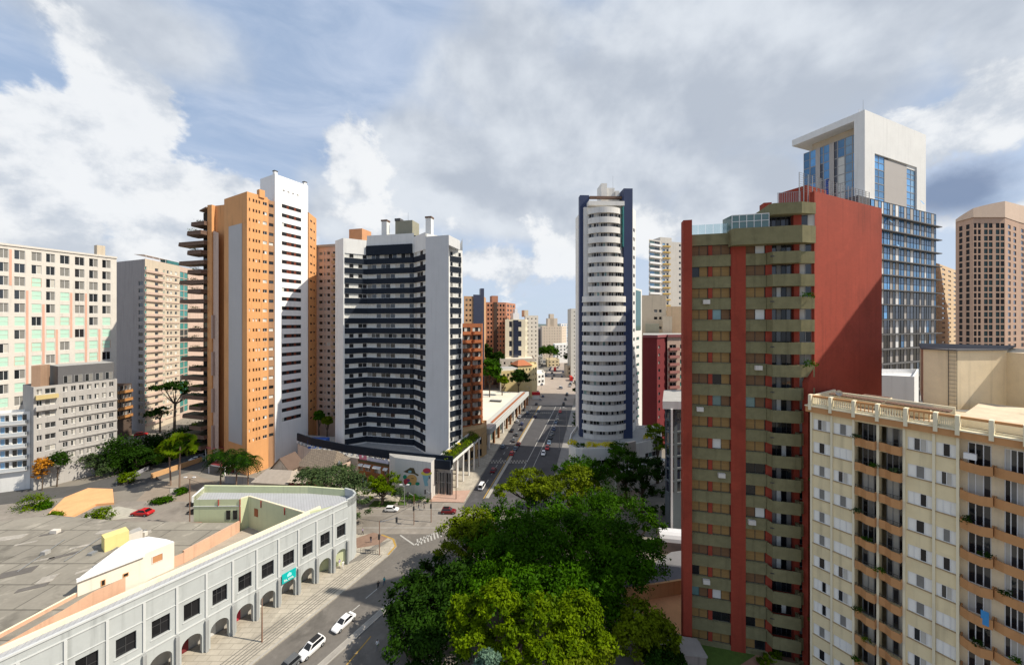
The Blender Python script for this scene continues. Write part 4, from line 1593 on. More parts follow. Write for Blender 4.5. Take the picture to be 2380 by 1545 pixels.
# ================================================================ left hand buildings
def left_buildings():
    # pale gridded hotel
    a, c = D(-60, 90), D(271, 114)
    f = Fr(a, c)
    zt = f.z(0, 565)
    B = Bld('hotel', 'pale gridded apartment hotel with mint green panels and salmon strips between its windows', 'building', f.pt(8, 4))
    cen = [22, 75, 137, 189, 242, 300, 350, 396]
    cols = []
    for zx, w in ((-62, 60), (28, 66), (152, 76), (282, 70), (390, 62), (500, 66), (615, 66), (722, 60), (822, 58)):
        cols.append((f.u((zx - w * .56) / 3.324), f.u((zx + w * .56) / 3.324)))
    nf = 16
    fh = 3.62
    rows = [(zt - 2.2 - fh * k - 1.65, zt - 2.2 - fh * k + .85) for k in range(nf)]
    b = MB(f)
    b.wall(0, f.L, 0, zt, cols, rows, hotelw, .22)
    for i, (u0, u1) in enumerate(cols):
        for k, (za, zb) in enumerate(rows):
            green = (k >= 5 and (i * 7 + k * 3) % 4 != 0) or (k in (2, 3, 4) and i in (3, 5) and k != 2) or (k == 2 and i == 3)
            if k > 8:
                green = (i + k) % 3 == 0
            if green:
                B.win(f, u0, .1, za, u1 - u0, zb - za, [mint], salmon if (i + k) % 5 == 0 else hotelw, .08, .5, name='mint_panel')
            else:
                B.win(f, u0, .218, za, u1 - u0, zb - za, pick([(3, [gl, curtainG]), (2, [gl, gl]), (2, [curtainG, curtainG]), (1, [gl, curtain])]), frameW, .07)
    b.poly([(f.L, 0, 0), (f.L, 12, 0), (f.L, 12, zt), (f.L, 0, zt)], hotelw)
    b.poly([(0, 0, zt), (f.L, 0, zt), (f.L, 12, zt), (0, 12, zt)], grey)
    b.build('wall', B.o)
    for i, (k0, k1) in {2: (3, 12), 4: (6, 11), 5: (3, 6), 6: (3, 9), 7: (6, 10), 3: (4, 8), 1: (0, 2)}.items():
        b = MB(f)
        u = cols[i][1] + .12
        b.box(u, u + .42, -.05, -.003, rows[k1][0], rows[k0][1], salmon)
        b.build('salmon_strip', B.o)
    b = MB(f)
    b.box(-.1, f.L + .1, -.25, -.003, zt - .45, zt + .1, hotelw)
    b.build('cornice', B.o)
    b = MB(f)
    u = f.u(238)
    b.prism([(u - .9, .8), (u + .9, .8), (u + .9, 2.6), (u - .9, 2.6)], zt, zt + 3.2, beige)
    b.build('water_tank', B.o)
    B.done()
    # grey block in front
    g = Fr(D(78, 88), D(272, 101))
    zg = g.z(272, 880)
    B = Bld('apartment_block', 'grey older block with a dark attic floor and rows of paired windows below the hotel', 'building', g.pt(8, 4))
    cols = even(7, .62, .30, .97)
    fl = floors(zg - 2.9 * 7, zg, 7)
    q = [g.pt(0), g.pt(g.L), g.pt(g.L, 9), g.pt(0, 9)]
    gw = mat('greyed_wall', (.42, .405, .385), .85, .12, .4, .25)
    shell(B, q, zg, gw, {0: dict(cols=cols + [(.03, .09), (.12, .24)], floors=fl, sill=.9, h=1.35, pal=DARKP + [(3, [curtainG, curtain])], rec=.2)})
    b = MB(g)
    b.box(g.L * .28, g.L - .3, 1.0, 8.5, zg - .6, g.z(272, 842), mat('attic_dark', (.12, .12, .125), .7, .1), grey)
    b.build('attic', B.o)
    for i in range(5):
        u = g.L * (.34 + i * .13)
        B.win(g, u, .99, zg + .1, g.L * .1, 2.0, [gl, curtainG], frameG, .08, name='attic_window')
    for z in fl[1:6]:
        b = MB(g)
        b.box(g.L * .28, g.L, -.35, -.003, z - .15, z + .15, gw)
        b.build('floor_band', B.o)
    b = MB(g)
    b.box(.2, g.L * .26, -1.0, -.003, zg - 3.2, zg - 2.2, mat('ochre_balcony', (.52, .42, .20)))
    b.box(.2, g.L * .26, -1.0, -.003, zg - 6.0, zg - 5.0, gw)
    b.build('balcony', B.o)
    B.done()
    # narrow white block at the frame's edge
    g = Fr(D(-30, 86), D(70, 89))
    zg = g.z(35, 958)
    B = Bld('apartment_block', 'low white block with blue tinted balcony windows in front of the hotel', 'building', g.pt(5, 3))
    q = [g.pt(0), g.pt(g.L), g.pt(g.L, 4), g.pt(0, 4)]
    fl = floors(zg - 2.9 * 5, zg, 5)
    shell(B, q, zg, whitew, {0: dict(cols=[(.18, .5), (.56, .92)], floors=fl, sill=.7, h=1.6, pal=[(2, [gl, glb2, gl]), (1, [glt, gl, glb2])],
                                     bal=[dict(u=(.14, .96), d=.8, h=.9, m=whitew, pm=mat('pale_blue_panel', (.5, .53, .55)))])})
    b = MB(g)
    b.box(g.L + .02, g.L + 1.6, .3, 3.5, 0, g.z(80, 850), mat('brown_pier', (.38, .25, .17), .9, .15, .4, .3))
    b.build('pier', B.o)
    B.done()
    # warm brown low building seen in the gap
    g = Fr(D(272, 126), D(306, 131))
    zg = g.z(290, 893)
    B = Bld('apartment_block', 'small dark block with orange brown balcony bands in the gap beside the hotel', 'building', g.pt(3, 3))
    q = [g.pt(0), g.pt(g.L), g.pt(g.L, 6), g.pt(0, 6)]
    shell(B, q, zg, mat('dark_brown', (.10, .07, .055)), {0: dict(cols=even(4, .7), floors=floors(zg - 12, zg, 4), sill=1.0, h=1.6, pal=DARK1,  # dark brown walls
                                                               bal=[dict(u=(.02, .98), d=.7, h=1.0, m=mat('orange_brown_band', (.42, .20, .07)))])})
    B.done()
    # tall beige apartment block with green glass corner
    c1 = Vector(D(337, 134))
    l0 = D(269, 141)
    r1 = D(418, 152)
    r2 = D(437, 158)
    B = Bld('apartment_tower', 'beige apartment tower with a green glass corner between the hotel and the brown balcony tower', 'apartment building', tuple(c1 + Vector((4, 6))))
    zt = Z(604, 136)
    q = [l0, tuple(c1), r1, r2, (r2[0], r2[1] + 12), (l0[0], l0[1] + 20)]
    nf = 22
    fh = 2.79
    fl = [zt - 2.0 - fh * (k + 1) for k in range(nf)]
    pw = [[(1, [gld])], [(2, [gl, curtain]), (2, [gl])], [(2, [gld])], [(2, [blind]), (2, [gl])], [(2, [blind]), (2, [gl])], [(3, [gl]), (1, [blind])]]
    shell(B, q, zt, pinkwall, {0: dict(cols=[(.78, .93)], floors=fl[2:], sill=.5, h=1.6, pal=[(1, [gld])], mat=mat('side_shade_tone', (.36, .33, .32), .85, .1, .3, .3)),  # left face's shade put into a greyer wall colour
                               1: dict(cols=[(.0, .05), (.26, .36), (.50, .535), (.60, .66), (.70, .76), (.84, .92)], floors=fl, sill=.8, h=1.2, pal=[[(1, [teal])], [(2, [gl])], [(1, [teal])], pw[3], pw[4], pw[5]], mat=beige),
                               2: dict(cols=[(.02, .48), (.52, .98)], floors=fl, sill=.1, h=2.5, pal=[(3, [teal]), (1, [gl])], frame=teal)})
    fr = Fr(tuple(c1), r1)
    bmd = None
    bb = MB()
    bb.prism([(0, -.5), (fr.L * .46, -.9), (fr.L * .46, -.003), (0, -.003)], -.15, .75, pinkwall)
    bb.prism([(fr.L * .56, -.25), (fr.L * .98, -.25), (fr.L * .98, -.003), (fr.L * .56, -.003)], -.15, .2, pinkwall)
    me = bpy.data.meshes.new('balcony')
    me.from_pydata(bb.v, [], bb.f)
    me.materials.append(pinkwall)
    for z in fl:
        B.put('balcony', me, fr, 0, 0, z)
    b = MB(fr)
    b.rail([(0, .1), (fr.L, .1)], .06, zt, zt + .15, pinkwall)
    for i in range(6):
        u = fr.L * (.05 + i * .18)
        b.tube((u, .3, zt), (u, .3, zt + 1.6), .07, .07, whitesteel, 4)
    b.box(0, fr.L, .2, 3.5, zt + 1.6, zt + 1.75, whitesteel)
    b.build('roof_pergola', B.o)
    b = MB(fr)
    b.box(fr.L * .62, fr.L, .15, 2.5, zt, zt + 1.5, teal)
    b.build('roof_glazing', B.o)
    B.done()


# ================================================================ buildings in the middle distance
def middle_buildings():
    # pinkish tower between the orange and the navy tower
    B = Bld('apartment_tower', 'pinkish beige tower showing between the orange tower and the navy banded tower', 'apartment building', D(757, 122))
    q = [D(735, 120), D(781, 118), D(800, 130), D(738, 134)]
    zt = Z(572, 120)
    shell(B, q, zt, pinkwall, {0: dict(cols=[(.13, .32), (.40, .46), (.54, .70), (.84, .97)], floors=[zt - 1.5 - 2.35 * (k + 1) for k in range(24)], sill=.7, h=1.05,
                                       pal=[[(3, [gl]), (1, [curtainG])], [(1, [gld])], [(3, [gl]), (1, [curtain])], [(1, [gld])]],
                                       bal=[dict(u=(.82, .99), d=.6, h=.9, m=mat('tan_balcony', (.44, .30, .18)))])})
    f = Fr(q[0], q[1])
    b = MB(f)
    b.box(-.2, f.L + .2, -.35, 0, zt - .5, zt + .25, grey)
    b.build('cornice', B.o)
    b = MB(f)
    b.box(f.u(787), f.u(818), 5, 10, zt - 1, Z(539, 126), mat('orange_tank', (.56, .29, .15), .85))
    b.build('water_tank', B.o)
    B.done()
    # brown block with rounded terracotta balconies
    g = Fr(D(1070, 112), D(1120, 116))
    zt = g.z(1095, 752)
    B = Bld('apartment_block', 'rust brown block stacked with rounded terracotta balconies beside the navy tower', 'apartment building', g.pt(3, 3))
    q = [g.pt(0), g.pt(g.L), (D(1122, 128)), D(1070, 128)]
    fh = 14.1 * 1.62 / 820 * 113 * .86
    nf = 12
    fl = [zt - .8 - fh * (k + 1) for k in range(nf)]
    shell(B, q, zt, rust, {0: dict(cols=[(.05, .46), (.56, .96)], floors=fl, sill=.55, h=fh - .95, pal=[(2, [curtain, gl, curtain]), (1, [gld, curtain, gl]), (1, [curtain, curtain, gl])], frame=frameD,
                                   bal=[dict(u=(.02, .47), d=1.0, h=1.05, m=rust, ch=.45, pm=mat('terracotta_balcony', (.36, .115, .045), .8, .15, .8)), dict(u=(.53, .99), d=1.0, h=1.05, m=rust, ch=.45, pm=mat('terracotta_balcony', (.36, .115, .045)))])})
    B.done()
    # beige tower, maroon tower and the rest behind the blue fins
    B = Bld('apartment_tower', 'pale beige high-rise with glazed corner balconies and a yellow striped stair strip, far behind', 'apartment building', D(1548, 175))
    q = [D(1508, 168), D(1535, 172), D(1590, 176), D(1600, 195), D(1510, 195)]
    zt = Z(560, 172)
    fl = [zt - 2.9 * (k + 1) for k in range(28)]
    shell(B, q, zt, hotelw, {0: dict(cols=[(.05, .95)], floors=fl, sill=.9, h=1.5, pal=[(1, [glb2, glt]), (1, [glt, gl])], bal=[dict(u=(.0, 1.0), d=.8, h=.9, m=white)]),
                             1: dict(cols=[(.08, .2), (.25, .34), (.78, .86)], floors=fl, sill=.9, h=1.1, pal=[[(1, [glb2])], [(1, [gl])], [(1, [gl])]])})
    f = Fr(q[1], q[2])
    b = MB(f)
    for i in range(26):
        b.box(f.L * .10, f.L * .40, -.5, -.22, fl[i] + .1, fl[i] + .75, mat('yellow_band', (.56, .37, .09)))
    b.build('stair_strip', B.o)
    b = MB(f)
    b.box(.3, f.L * .5, .5, 6, zt - 1, zt + 2.0, hotelw, grey)
    b.build('roof_house', B.o)
    B.done()
    B = Bld('apartment_block', 'pale beige stepped block above the maroon tower', 'apartment building', D(1540, 148))
    q = [D(1486, 146), D(1548, 146), D(1548.5, 160), D(1486, 160)]
    zt = Z(686, 146)
    shell(B, q, zt, beige, {0: dict(cols=[(.55, .68), (.74, .84)], floors=[zt - 8, zt - 11, zt - 15], sill=.9, h=1.2, pal=DARK1)})
    b = MB()
    p = [D(1549, 146.5), D(1600, 146.5), D(1600, 160), D(1549, 160)]
    b.prism(p, 0, Z(712, 146), mat('warm_beige', (.62, .46, .30), .85, .1, .4, .2), grey)
    b.build('side_block', B.o)
    b = MB()
    b.prism([D(1500, 138), D(1532, 138), D(1532, 144), D(1500, 144)], 0, Z(752, 138), mat('tank_olive', (.30, .29, .22)), grey)
    b.prism([D(1540, 138), D(1562, 138), D(1562, 144), D(1540, 144)], 0, Z(735, 138), beige, grey)
    b.build('roof_tank', B.o)
    B.done()
    B = Bld('apartment_tower', 'maroon apartment tower with a pink balcony side behind the podium', 'apartment building', D(1530, 128))
    q = [D(1493, 118), D(1527, 117), D(1550, 122), D(1551, 121), D(1600, 123), D(1610, 136), D(1495, 136)]
    zt = Z(783, 120)
    fl = [zt - 2.0 - 2.6 * (k + 1) for k in range(13)]
    shell(B, q, zt, maroon, {1: dict(cols=[(.12, .3)], floors=fl, sill=.8, h=1.0, pal=DARK1, frame=frameD),
                             3: dict(cols=[(.1, .42), (.60, .76)], floors=fl, sill=.4, h=1.5, pal=[[(1, [gld, gl])], [(2, [gl]), (1, [teal])]], mat=pinkwall,
                                     bal=[dict(u=(.04, .5), d=.9, h=.9, m=mat('pink_balcony', (.42, .19, .17)))])})
    b = MB()
    b.prism([(p[0], p[1] - .5) for p in q[:5]] + [q[5], q[6]], zt - .1, zt + .8, mat('maroon_band', (.26, .085, .095)), grey)
    b.build('roof_band', B.o)
    B.done()
    # glass fronted dark building with a white cornice
    B = Bld('glass_building', 'dark glass fronted building with a white cornice tucked beside the brick red tower', 'building', D(1575, 72))
    q = [D(1546, 70), D(1556, 69), D(1612, 70), D(1612, 80), D(1549, 80)]
    zt = Z(945, 70)
    fl = [zt - 2.4 * (k + 1) for k in range(7)]
    gd = mat('slate', (.09, .11, .125), .6, .15)
    shell(B, q, zt, gd, {0: dict(cols=[(.1, .9)], floors=fl, sill=.15, h=2.1, pal=[(1, [gln]), (1, [gl])], frame=frameG),
                         1: dict(cols=[(.03, .2), (.32, .62), (.64, .98)], floors=fl, sill=.15, h=2.1, pal=[(2, [gln, gl]), (1, [glt, gln]), (1, [gl, gld])], frame=frameG)})
    b = MB()
    b.prism([D(1540, 68.6), D(1612, 68.2), D(1612, 80), D(1543, 80)], zt - .1, zt + 1.4, whitew, grey)
    b.build('cornice', B.o)
    b = MB()
    b.prism([D(1559, 68.2), D(1564, 68.2), D(1564, 69.2), D(1559, 69.2)], 0, zt - .1, whitesteel)
    b.build('column', B.o)
    B.done()


# ================================================================ buildings far along the avenue and far right
def far_buildings():
    def tw(name, label, px0, px1, py, d, m, nc, nf, fh, share=.5, hshare=.5, side=None, d2=None, pal=None, base=0., cat='building', extra=None, pxm=None, dep=16, frame=frameD, ft=.12):
        pm = pxm or px1
        q = [D(px0, d), D(pm, d * 1.018)]
        if pxm:
            q.append(D(px1, d * 1.018 + (d2 or 12)))
        q += [(q[-1][0], q[-1][1] + dep), (q[0][0], q[0][1] + dep + (d2 or 0))]
        B = Bld(name, label, cat, D((px0 + px1) / 2, d + 6))
        zt = Z(py, d)
        fl = [zt - .8 - fh * (k + 1) for k in range(nf)]
        sp = {0: dict(cols=even(nc, share, .04, .96), floors=fl, sill=fh * .3, h=fh * hshare, pal=pal or DARK1, rec=.25, frame=frame, ft=ft)}
        if pxm:
            sp[1] = dict(cols=even(side or 2, share, .06, .94), floors=fl, sill=fh * .3, h=fh * hshare, pal=pal or DARK1, rec=.25, frame=frame, ft=ft)
        shell(B, q, zt, m, sp)
        if extra:
            extra(B, Fr(q[0], q[1]), zt)
        return B.done()

    def crown(h, a=.3, c=.7, m=None, d=6):
        def f(B, fr, zt):
            b = MB(fr)
            b.box(fr.L * a, fr.L * c, 1.5, d, zt - 1, zt + h, m or beige, grey)
            b.build('roof_house', B.o)
        return f
    gp = [(1, [gln])]

    def ex1(B, fr, zt):
        b = MB(fr)
        b.box(fr.L * .46, fr.L * .84, -.5, -.003, 0, zt + 1, mat('navy_strip', (.05, .06, .10), .4, .1), grey)
        b.box(fr.L * .84, fr.L, -.2, 4, 0, zt + 5, mat('navy_strip', (.05, .06, .10)), grey)
        b.build('dark_strip', B.o)
    tw('tower', 'orange beige tower with a dark glass strip, farther down the avenue beyond the rust block', 1078, 1125, 688, 215, mat('far_orange', (.52, .32, .18), .85, .1, .3, .1), 5, 24, 3.1, .5, .4, extra=ex1)
    def ex2(B, fr, zt):
        b = MB(fr)
        b.box(fr.L * .34, fr.L * .64, 2, 8, zt - 1, zt + 4.5, brickdist, grey)
        b.build('roof_house', B.o)
        b = MB(fr)
        b.box(fr.L * .38, fr.L * .55, -.6, -.003, 0, zt, mat('dark_brown_strip', (.07, .045, .035)))
        b.build('dark_strip', B.o)
    tw('tower', 'terracotta brick tower with a dark centre strip, half way down the avenue', 1129, 1180, 702, 235, brickdist, 7, 26, 3.0, .55, .5, side=3, d2=16, pxm=1166 + 12, px1=1198, extra=ex2) if False else \
        tw('tower', 'terracotta brick tower with a dark centre strip, half way down the avenue', 1129, 1198, 702, 235, brickdist, 6, 26, 3.0, .55, .5, side=3, d2=18, pxm=1176, extra=ex2)

    # white and dark office tower
    def ex3(B, fr, zt):
        b = MB(fr)
        b.box(fr.L * .40, fr.L * .64, -.7, -.003, 6, zt - .5, gln)
        b.build('glass_strip', B.o)
        b = MB(fr)
        b.box(fr.L * .42, fr.L * .72, 1, 7, zt - 1, zt + 4.2, white, grey)
        b.prism([(fr.L * .5, 1.2), (fr.L * .64, 1.2), (fr.L * .64, 6), (fr.L * .5, 6)], zt + 4.2, zt + 7, white)
        b.build('white_roof_house', B.o)
        b = MB(fr)
        b.box(-.2, fr.L * .39, -.4, -.003, 5, 13, rust)
        b.box(fr.L * .65, fr.L + .2, -.4, -.003, 5, 13, rust)
        b.build('brown_base', B.o)
    tw('office_tower', 'cream office tower with a dark glass centre and white roof box by the avenue', 1174, 1226, 742, 232, mat('far_cream', (.66, .60, .46), .85, .08), 2, 5, 6.4, .34, .62, pal=gp, extra=ex3, d2=10, pxm=1221, frame=frameW)
    tw('tower', 'plain pale concrete tower right behind the cream office tower', 1221, 1251, 733, 262, mat('far_grey', (.55, .52, .47), .9, .08), 3, 18, 3.1, .3, .35, extra=crown(4, 0, .3))
    tw('tower', 'distant slim grey tower in the gap over the avenue', 1242, 1260, 764, 420, mat('far_grey2', (.40, .38, .40), .9, .08), 3, 10, 3.4, .4, .4)
    tw('tower', 'distant beige tower with red upper corners at the end of the avenue', 1260, 1316, 758, 400, mat('far_beige', (.60, .51, .41), .9, .08), 7, 12, 3.1, .22, .35, side=2, d2=14, pxm=1306,
       extra=lambda B, fr, zt: (crown(14, .42, .62, mat('far_beige', (.6, .51, .41)))(B, fr, zt), crown(9, .3, .8, mat('far_beige', (.6, .51, .41)))(B, fr, zt)))
    tw('tower', 'distant white and blue striped tower at the end of the avenue', 1304, 1322, 752, 430, mat('far_white', (.66, .66, .66), .9, .05), 3, 12, 3.2, .4, .6, pal=[(1, [glb2])])
    tw('tower', 'tall plain grey slab just behind the blue-finned tower', 1327, 1356, 717, 265, mat('far_greyslab', (.50, .49, .455), .9, .08, .3, .1), 2, 20, 3.0, .15, .3)
    tw('building', 'small grey distant block below the beige far tower', 1240, 1262, 828, 330, grey, 3, 3, 3.0, .5, .4)
    tw('building', 'low white distant block behind the treetops at the avenue end', 1290, 1326, 800, 360, whitew, 4, 4, 3.4, .4, .5)
    tw('building', 'small ochre distant building at the curve of the avenue', 1272, 1300, 836, 330, mat('ochre_far', (.5, .42, .27)), 3, 2, 3.0, .5, .4)
    # cream podium and yellow houses
    tw('building', 'long low cream building with rounded roof edge under the office tower', 1162, 1244, 834, 216, mat('low_cream', (.62, .56, .48), .9), 5, 1, 3.6, .25, .4, dep=22)

    def hip(m, over=.5, h=2.6):
        def f(B, fr, zt):
            b = MB(fr)
            L, dp = fr.L, 10.
            o = over
            A, B_, C_, D_ = (-o, -o, zt), (L + o, -o, zt), (L + o, dp + o, zt), (-o, dp + o, zt)
            e, g = (L * .3, dp / 2, zt + h), (L * .7, dp / 2, zt + h)
            b.poly([A, B_, g, e], m)
            b.poly([B_, C_, g], m)
            b.poly([C_, D_, e, g], m)
            b.poly([D_, A, e], m)
            b.poly([D_, C_, B_, A], m)
            b.build('roof', B.o)
        return f
    tw('house', 'yellow two-storey house with dark window openings by the avenue trees', 1165, 1206, 862, 187, mat('house_yellow', (.62, .50, .25), .85), 4, 2, 3.2, .5, .45, dep=10, extra=crown(1.0, 0, 1, whitew, 10))
    tw('house', 'yellow corner house with a red tiled roof and white shop awning', 1204, 1248, 850, 194, mat('house_yellow2', (.66, .55, .30), .85), 4, 3, 3.1, .4, .4, dep=10, extra=hip(terracotta), side=2, d2=6, pxm=1236)
    tw('shop', 'white shop building at the avenue bend', 1249, 1266, 868, 232, whitew, 2, 2, 3.2, .6, .5)
    # houses the other side, among trees
    tw('building', 'beige low building by the trees at the far right kerb', 1318, 1352, 850, 268, beige, 4, 2, 3.2, .5, .4)

    # right: brown curved-top tower
    m = mat('brown_stone', (.50, .335, .245), .85, .1, .3, .15)
    d = 168
    q = [D(2221, 176), D(2262, 168), D(2336, 168), D(2368, 176), D(2430, 190), D(2430, 215), D(2222, 205)]
    B = Bld('office_tower', 'brown stone tower with an arched pale roof and columns of dark green windows', 'tower', D(2300, 178))
    zt = Z(500, 168)
    fh = 3.02
    fl = [zt - 3.5 - fh * (k + 1) for k in range(30)]
    gg = [[(3, [mat('bottle_green_glass', (.012, .038, .038), .3)]), (1, [dimp])], [(1, [dimp])]]
    shell(B, q, zt, m, {0: dict(cols=[(.2, .4), (.6, .8)], floors=fl, sill=.35, h=2.35, pal=[(1, [dimp])], frame=frameD),
                        1: dict(cols=[(.02, .11), (.15, .24), (.34, .46), (.49, .61), (.71, .83), (.86, .98)], floors=fl, sill=.35, h=2.35, pal=[gg[1], gg[1], gg[0], gg[0], gg[0], gg[0]], frame=frameD),
                        2: dict(cols=[(.2, .4), (.6, .8)], floors=fl, sill=.6, h=1.9, pal=[(1, [gln])], frame=frameD),
                        3: dict(cols=even(4, .4), floors=fl, sill=.6, h=1.9, pal=[(1, [gln])], frame=frameD)})
    b = MB()
    am = mat('arched_roof', (.64, .49, .38), .8, .08)
    ring = []
    for i in range(4):
        for k in range(6):
            t = k / 6
            ring.append(((q[i][0] + (q[i + 1][0] - q[i][0]) * t) * .997, (q[i][1] + (q[i + 1][1] - q[i][1]) * t) * .997))
    hz = lambda p: Z(503, 170) + 8.2 * math.sin(math.pi * min(1, max(0, (p[0] / p[1] - 1.2573) / .26)) * .5 + 0) ** .8
    for a, c in zip(ring, ring[1:]):
        za, zc = hz(a), hz(c)
        b.poly([(*a, zt - 1.2), (*c, zt - 1.2), (*c, zc), (*a, za)], am)
        b.poly([(*a, za), (*c, zc), (c[0] * 1.15, c[1] * 1.15, zc), (a[0] * 1.15, a[1] * 1.15, za)], am)
    b.build('arched_roof', B.o)
    B.done()
    tw('tower', 'plain beige tower with rows of small windows beside the brown arched tower', 2174, 2228, 611, 205, mat('far_tan', (.75, .61, .43), .85, .1, .3, .1), 5, 26, 2.95, .5, .34, side=3, d2=30, pxm=2183)
    # low roofs between blue glass tower and cream block
    B = Bld('building', 'white roof building glimpsed between the brick red side wall and the cream block', 'building', D(2080, 66))
    q = [D(2040, 64), D(2125, 62), D(2135, 72), D(2040, 72)]
    zt = Z(873, 63)
    shell(B, q, zt, white, {})
    B.done()


def shadow_tower():  # unseen tower added to throw a diagonal shadow onto the brick side wall
    B = Bld('apartment_tower', 'slim unseen tower added beyond the picture edge to cast the slanting shadow on the red brick wall', 'apartment building', (84, 42))
    q = [(72.5, 35.5), (95, 34), (95, 47), (79, 49.3)]
    shell(B, q, 75.3, beige, {3: dict(cols=even(4, .4), floors=floors(2, 72, 25), sill=.9, h=1.2, pal=DARK1)})
    B.done()


# ================================================================ arcade building with arches (front left)
AR0 = Vector((-28.6, 61.3))
ARE = Vector((.537, .8436))


def arch_cell(b, u0, u1, z0, z1, au0, au1, spring, m, rec, y=0.):
    """wall cell with an arched opening from z0"""
    q = lambda a, c, d, e: b.poly([(a, y, d), (c, y, d), (c, y, e), (a, y, e)], m)
    q(u0, au0, z0, z1)
    q(au1, u1, z0, z1)
    r = (au1 - au0) / 2
    cu = (au0 + au1) / 2
    n = 12
    pts = [(au0, z0), (au0, spring)] + [(cu - r * math.cos(math.pi * i / n), spring + r * math.sin(math.pi * i / n)) for i in range(1, n)] + [(au1, spring), (au1, z0)]
    for i in range(1, len(pts) - 2):
        (a, za), (c, zc) = pts[i], pts[i + 1]
        b.poly([(a, y, za), (c, y, zc), (c, y, z1), (a, y, z1)], m)
    for i in range(len(pts) - 1):
        (a, za), (c, zc) = pts[i], pts[i + 1]
        b.poly([(a, y, za), (a, y + rec, za), (c, y + rec, zc), (c, y, zc)], m)


def arcade():
    N = 15
    pitch = 2.8
    p_end = AR0
    p_start = AR0 - ARE * (1.13 + 2.8 * (N - .5))
    f = Fr(tuple(p_start), tuple(AR0))
    f0 = f
    B = Bld('arcade_building', 'long pale grey corner building with ground floor arches and square dark windows', 'building', f.pt(f.L * .7, 3))
    zt = 11.0
    b = MB(f)
    wins = []
    L = f.L
    c0 = L - 1.13
    cs = [c0 - pitch * i for i in range(N)]
    edges = [c + pitch / 2 for c in cs]
    for i, c in enumerate(cs):
        u0, u1 = max(c - pitch / 2, 0), min(c + pitch / 2, L)
        arch_cell(b, u0, u1, 0, 4.2, c - .98, c + .98, 2.15, facadegrey, .7)
        w = .78
        b.wall(u0, u1, 4.2, zt, [(c - w, c + w)], [(5.25, 7.35)], facadegrey, .3)
        B.win(f, c - w, .298, 5.25, 2 * w, 2.1, pick([(4, [gld, dimp]), (2, [gld, gld, dimp]), (1, [dimp, curtainG])]), frameD, .06, R.choice((0, .4, .6)))
        B.put('sill', simple_mesh('arcade_sill', lambda bb: bb.box(-.9, .9, -.08, -.003, -.09, 0, arctrim)), f, c, 0, 5.25)
    # rounded end
    tip = [(-28.6, 61.3), (-28.05, 62.6), (-28.2, 63.9), (-29.2, 65.0), (-31, 65.8)]
    b.fr = None
    for i in range(len(tip) - 1):
        a, c = tip[i], tip[i + 1]
        b.poly([(*a, 0), (*c, 0), (*c, zt), (*a, zt)], facadegrey)
    # roof strip and inner parapet
    b.fr = f
    inn = 2.6
    b.poly([(0, .3, zt - .55), (L, .3, zt - .55), (L - 1, inn, zt - .75), (0, inn, zt - .75)], metroof)
    b.poly([(0, 0, zt), (L, 0, zt), (L, .3, zt), (0, .3, zt)], arctrim)
    b.poly([(0, .3, zt - .55), (0, .3, zt), (L, .3, zt), (L, .3, zt - .55)], arctrim)
    b.build('wall', B.o)
    b = MB(f)
    b.box(0, L - 3.2, inn, inn + .45, 6.5, zt - .35, creamtrim)
    b.build('inner_parapet', B.o)
    b = MB(f)                                            # back wall of the arcade walk and slab over it
    b.box(0, L - .5, 2.2, 2.5, 0, 4.2, mat('arcade_back', (.42, .40, .36), .9, .2, .5, .2))
    b.box(0, L - .1, .71, 2.2, 3.6, 4.2, grey)
    b.build('arcade_back_wall', B.o)
    for i in range(N):
        bb = MB(f)
        e = edges[i]
        if e > L - .2:
            continue
        bb.box(e - .13, e + .13, -.16, -.003, 0, zt - .9, arctrim)
        B.put('pilaster', pil_mesh(zt), f, e, 0, 0)
        bb = None
    for z, h in ((4.25, .16), (zt - 1.0, .12), (zt - .12, .18), (7.9, .08)):
        bb = MB(f)
        bb.box(0, L, -.09 if h < .17 else -.12, -.003, z, z + h, arctrim)
        bb.build('moulding', B.o)
    # drain pipes in front of the piers
    for i in range(0, N):
        B.put('pier', pier_mesh(), f, edges[i] + (0 if edges[i] < L - .1 else -.3), 0, 0)
    # shutters / stalls inside arches
    for i, m in ((9, mat('shop_blue', (.15, .45, .6))), (10, mred), (6, mat('shop_white', (.6, .6, .58))), (2, grassm), (5, mred), (7, maroon), (4, ssign), (11, ssign)):
        bb = MB(f)
        bb.box(cs[i] - .7, cs[i] + .2, 2.05, 2.195, .1, 2.3, m)
        bb.build('shop_panel', B.o)
    # teal banner
    tb = thing('banner', 'teal banner with pale lettering hung over an arch of the grey arcade', 'banner', f((cs[3], -.2, 4.2)))
    bb = MB(f)
    bb.prism([(cs[3] - 1.0, -.22), (cs[3] + .95, -.22), (cs[3] + .95, -.10), (cs[3] - 1.0, -.10)], 3.1, 4.5, sign_teal)
    bb.build('cloth', tb)
    strokes(f, cs[3] - .75, -.235, 3.3, .36, 1.45, ssign, tb, 5)
    bb = MB(f)
    u, z = cs[3], 4.08
    bb.poly([(u - .3, -.232, z - .28), (u + .3, -.232, z - .28), (u + .3, -.232, z + .05), (u, -.232, z + .32), (u - .3, -.232, z + .05)], mat('banner_pale', (.35, .78, .76)))
    bb.build('emblem', tb)

    # green courtyard block behind the tip
    zg = 10.6
    outer = [(-57.2, 63.4), (-48.9, 63.6), (-48.1, 64.4), (-33.6, 58.4)]
    b = MB()
    ring = outer + [tuple(f.pt(L - .2, .25))] + [(x - .1, y + .05) for x, y in tip[1:]] + [(-38.5, 66.9), (-58.5, 67.3)]
    b.poly([(x, y, zg - .9) for x, y in ring], metroof)
    for i, m in ((0, greenw), (1, greenw), (2, greenw)):
        a, c = outer[i], outer[i + 1]
        b.poly([(*a, 0), (*c, 0), (*c, zg - .5), (*a, zg - .5)], m)
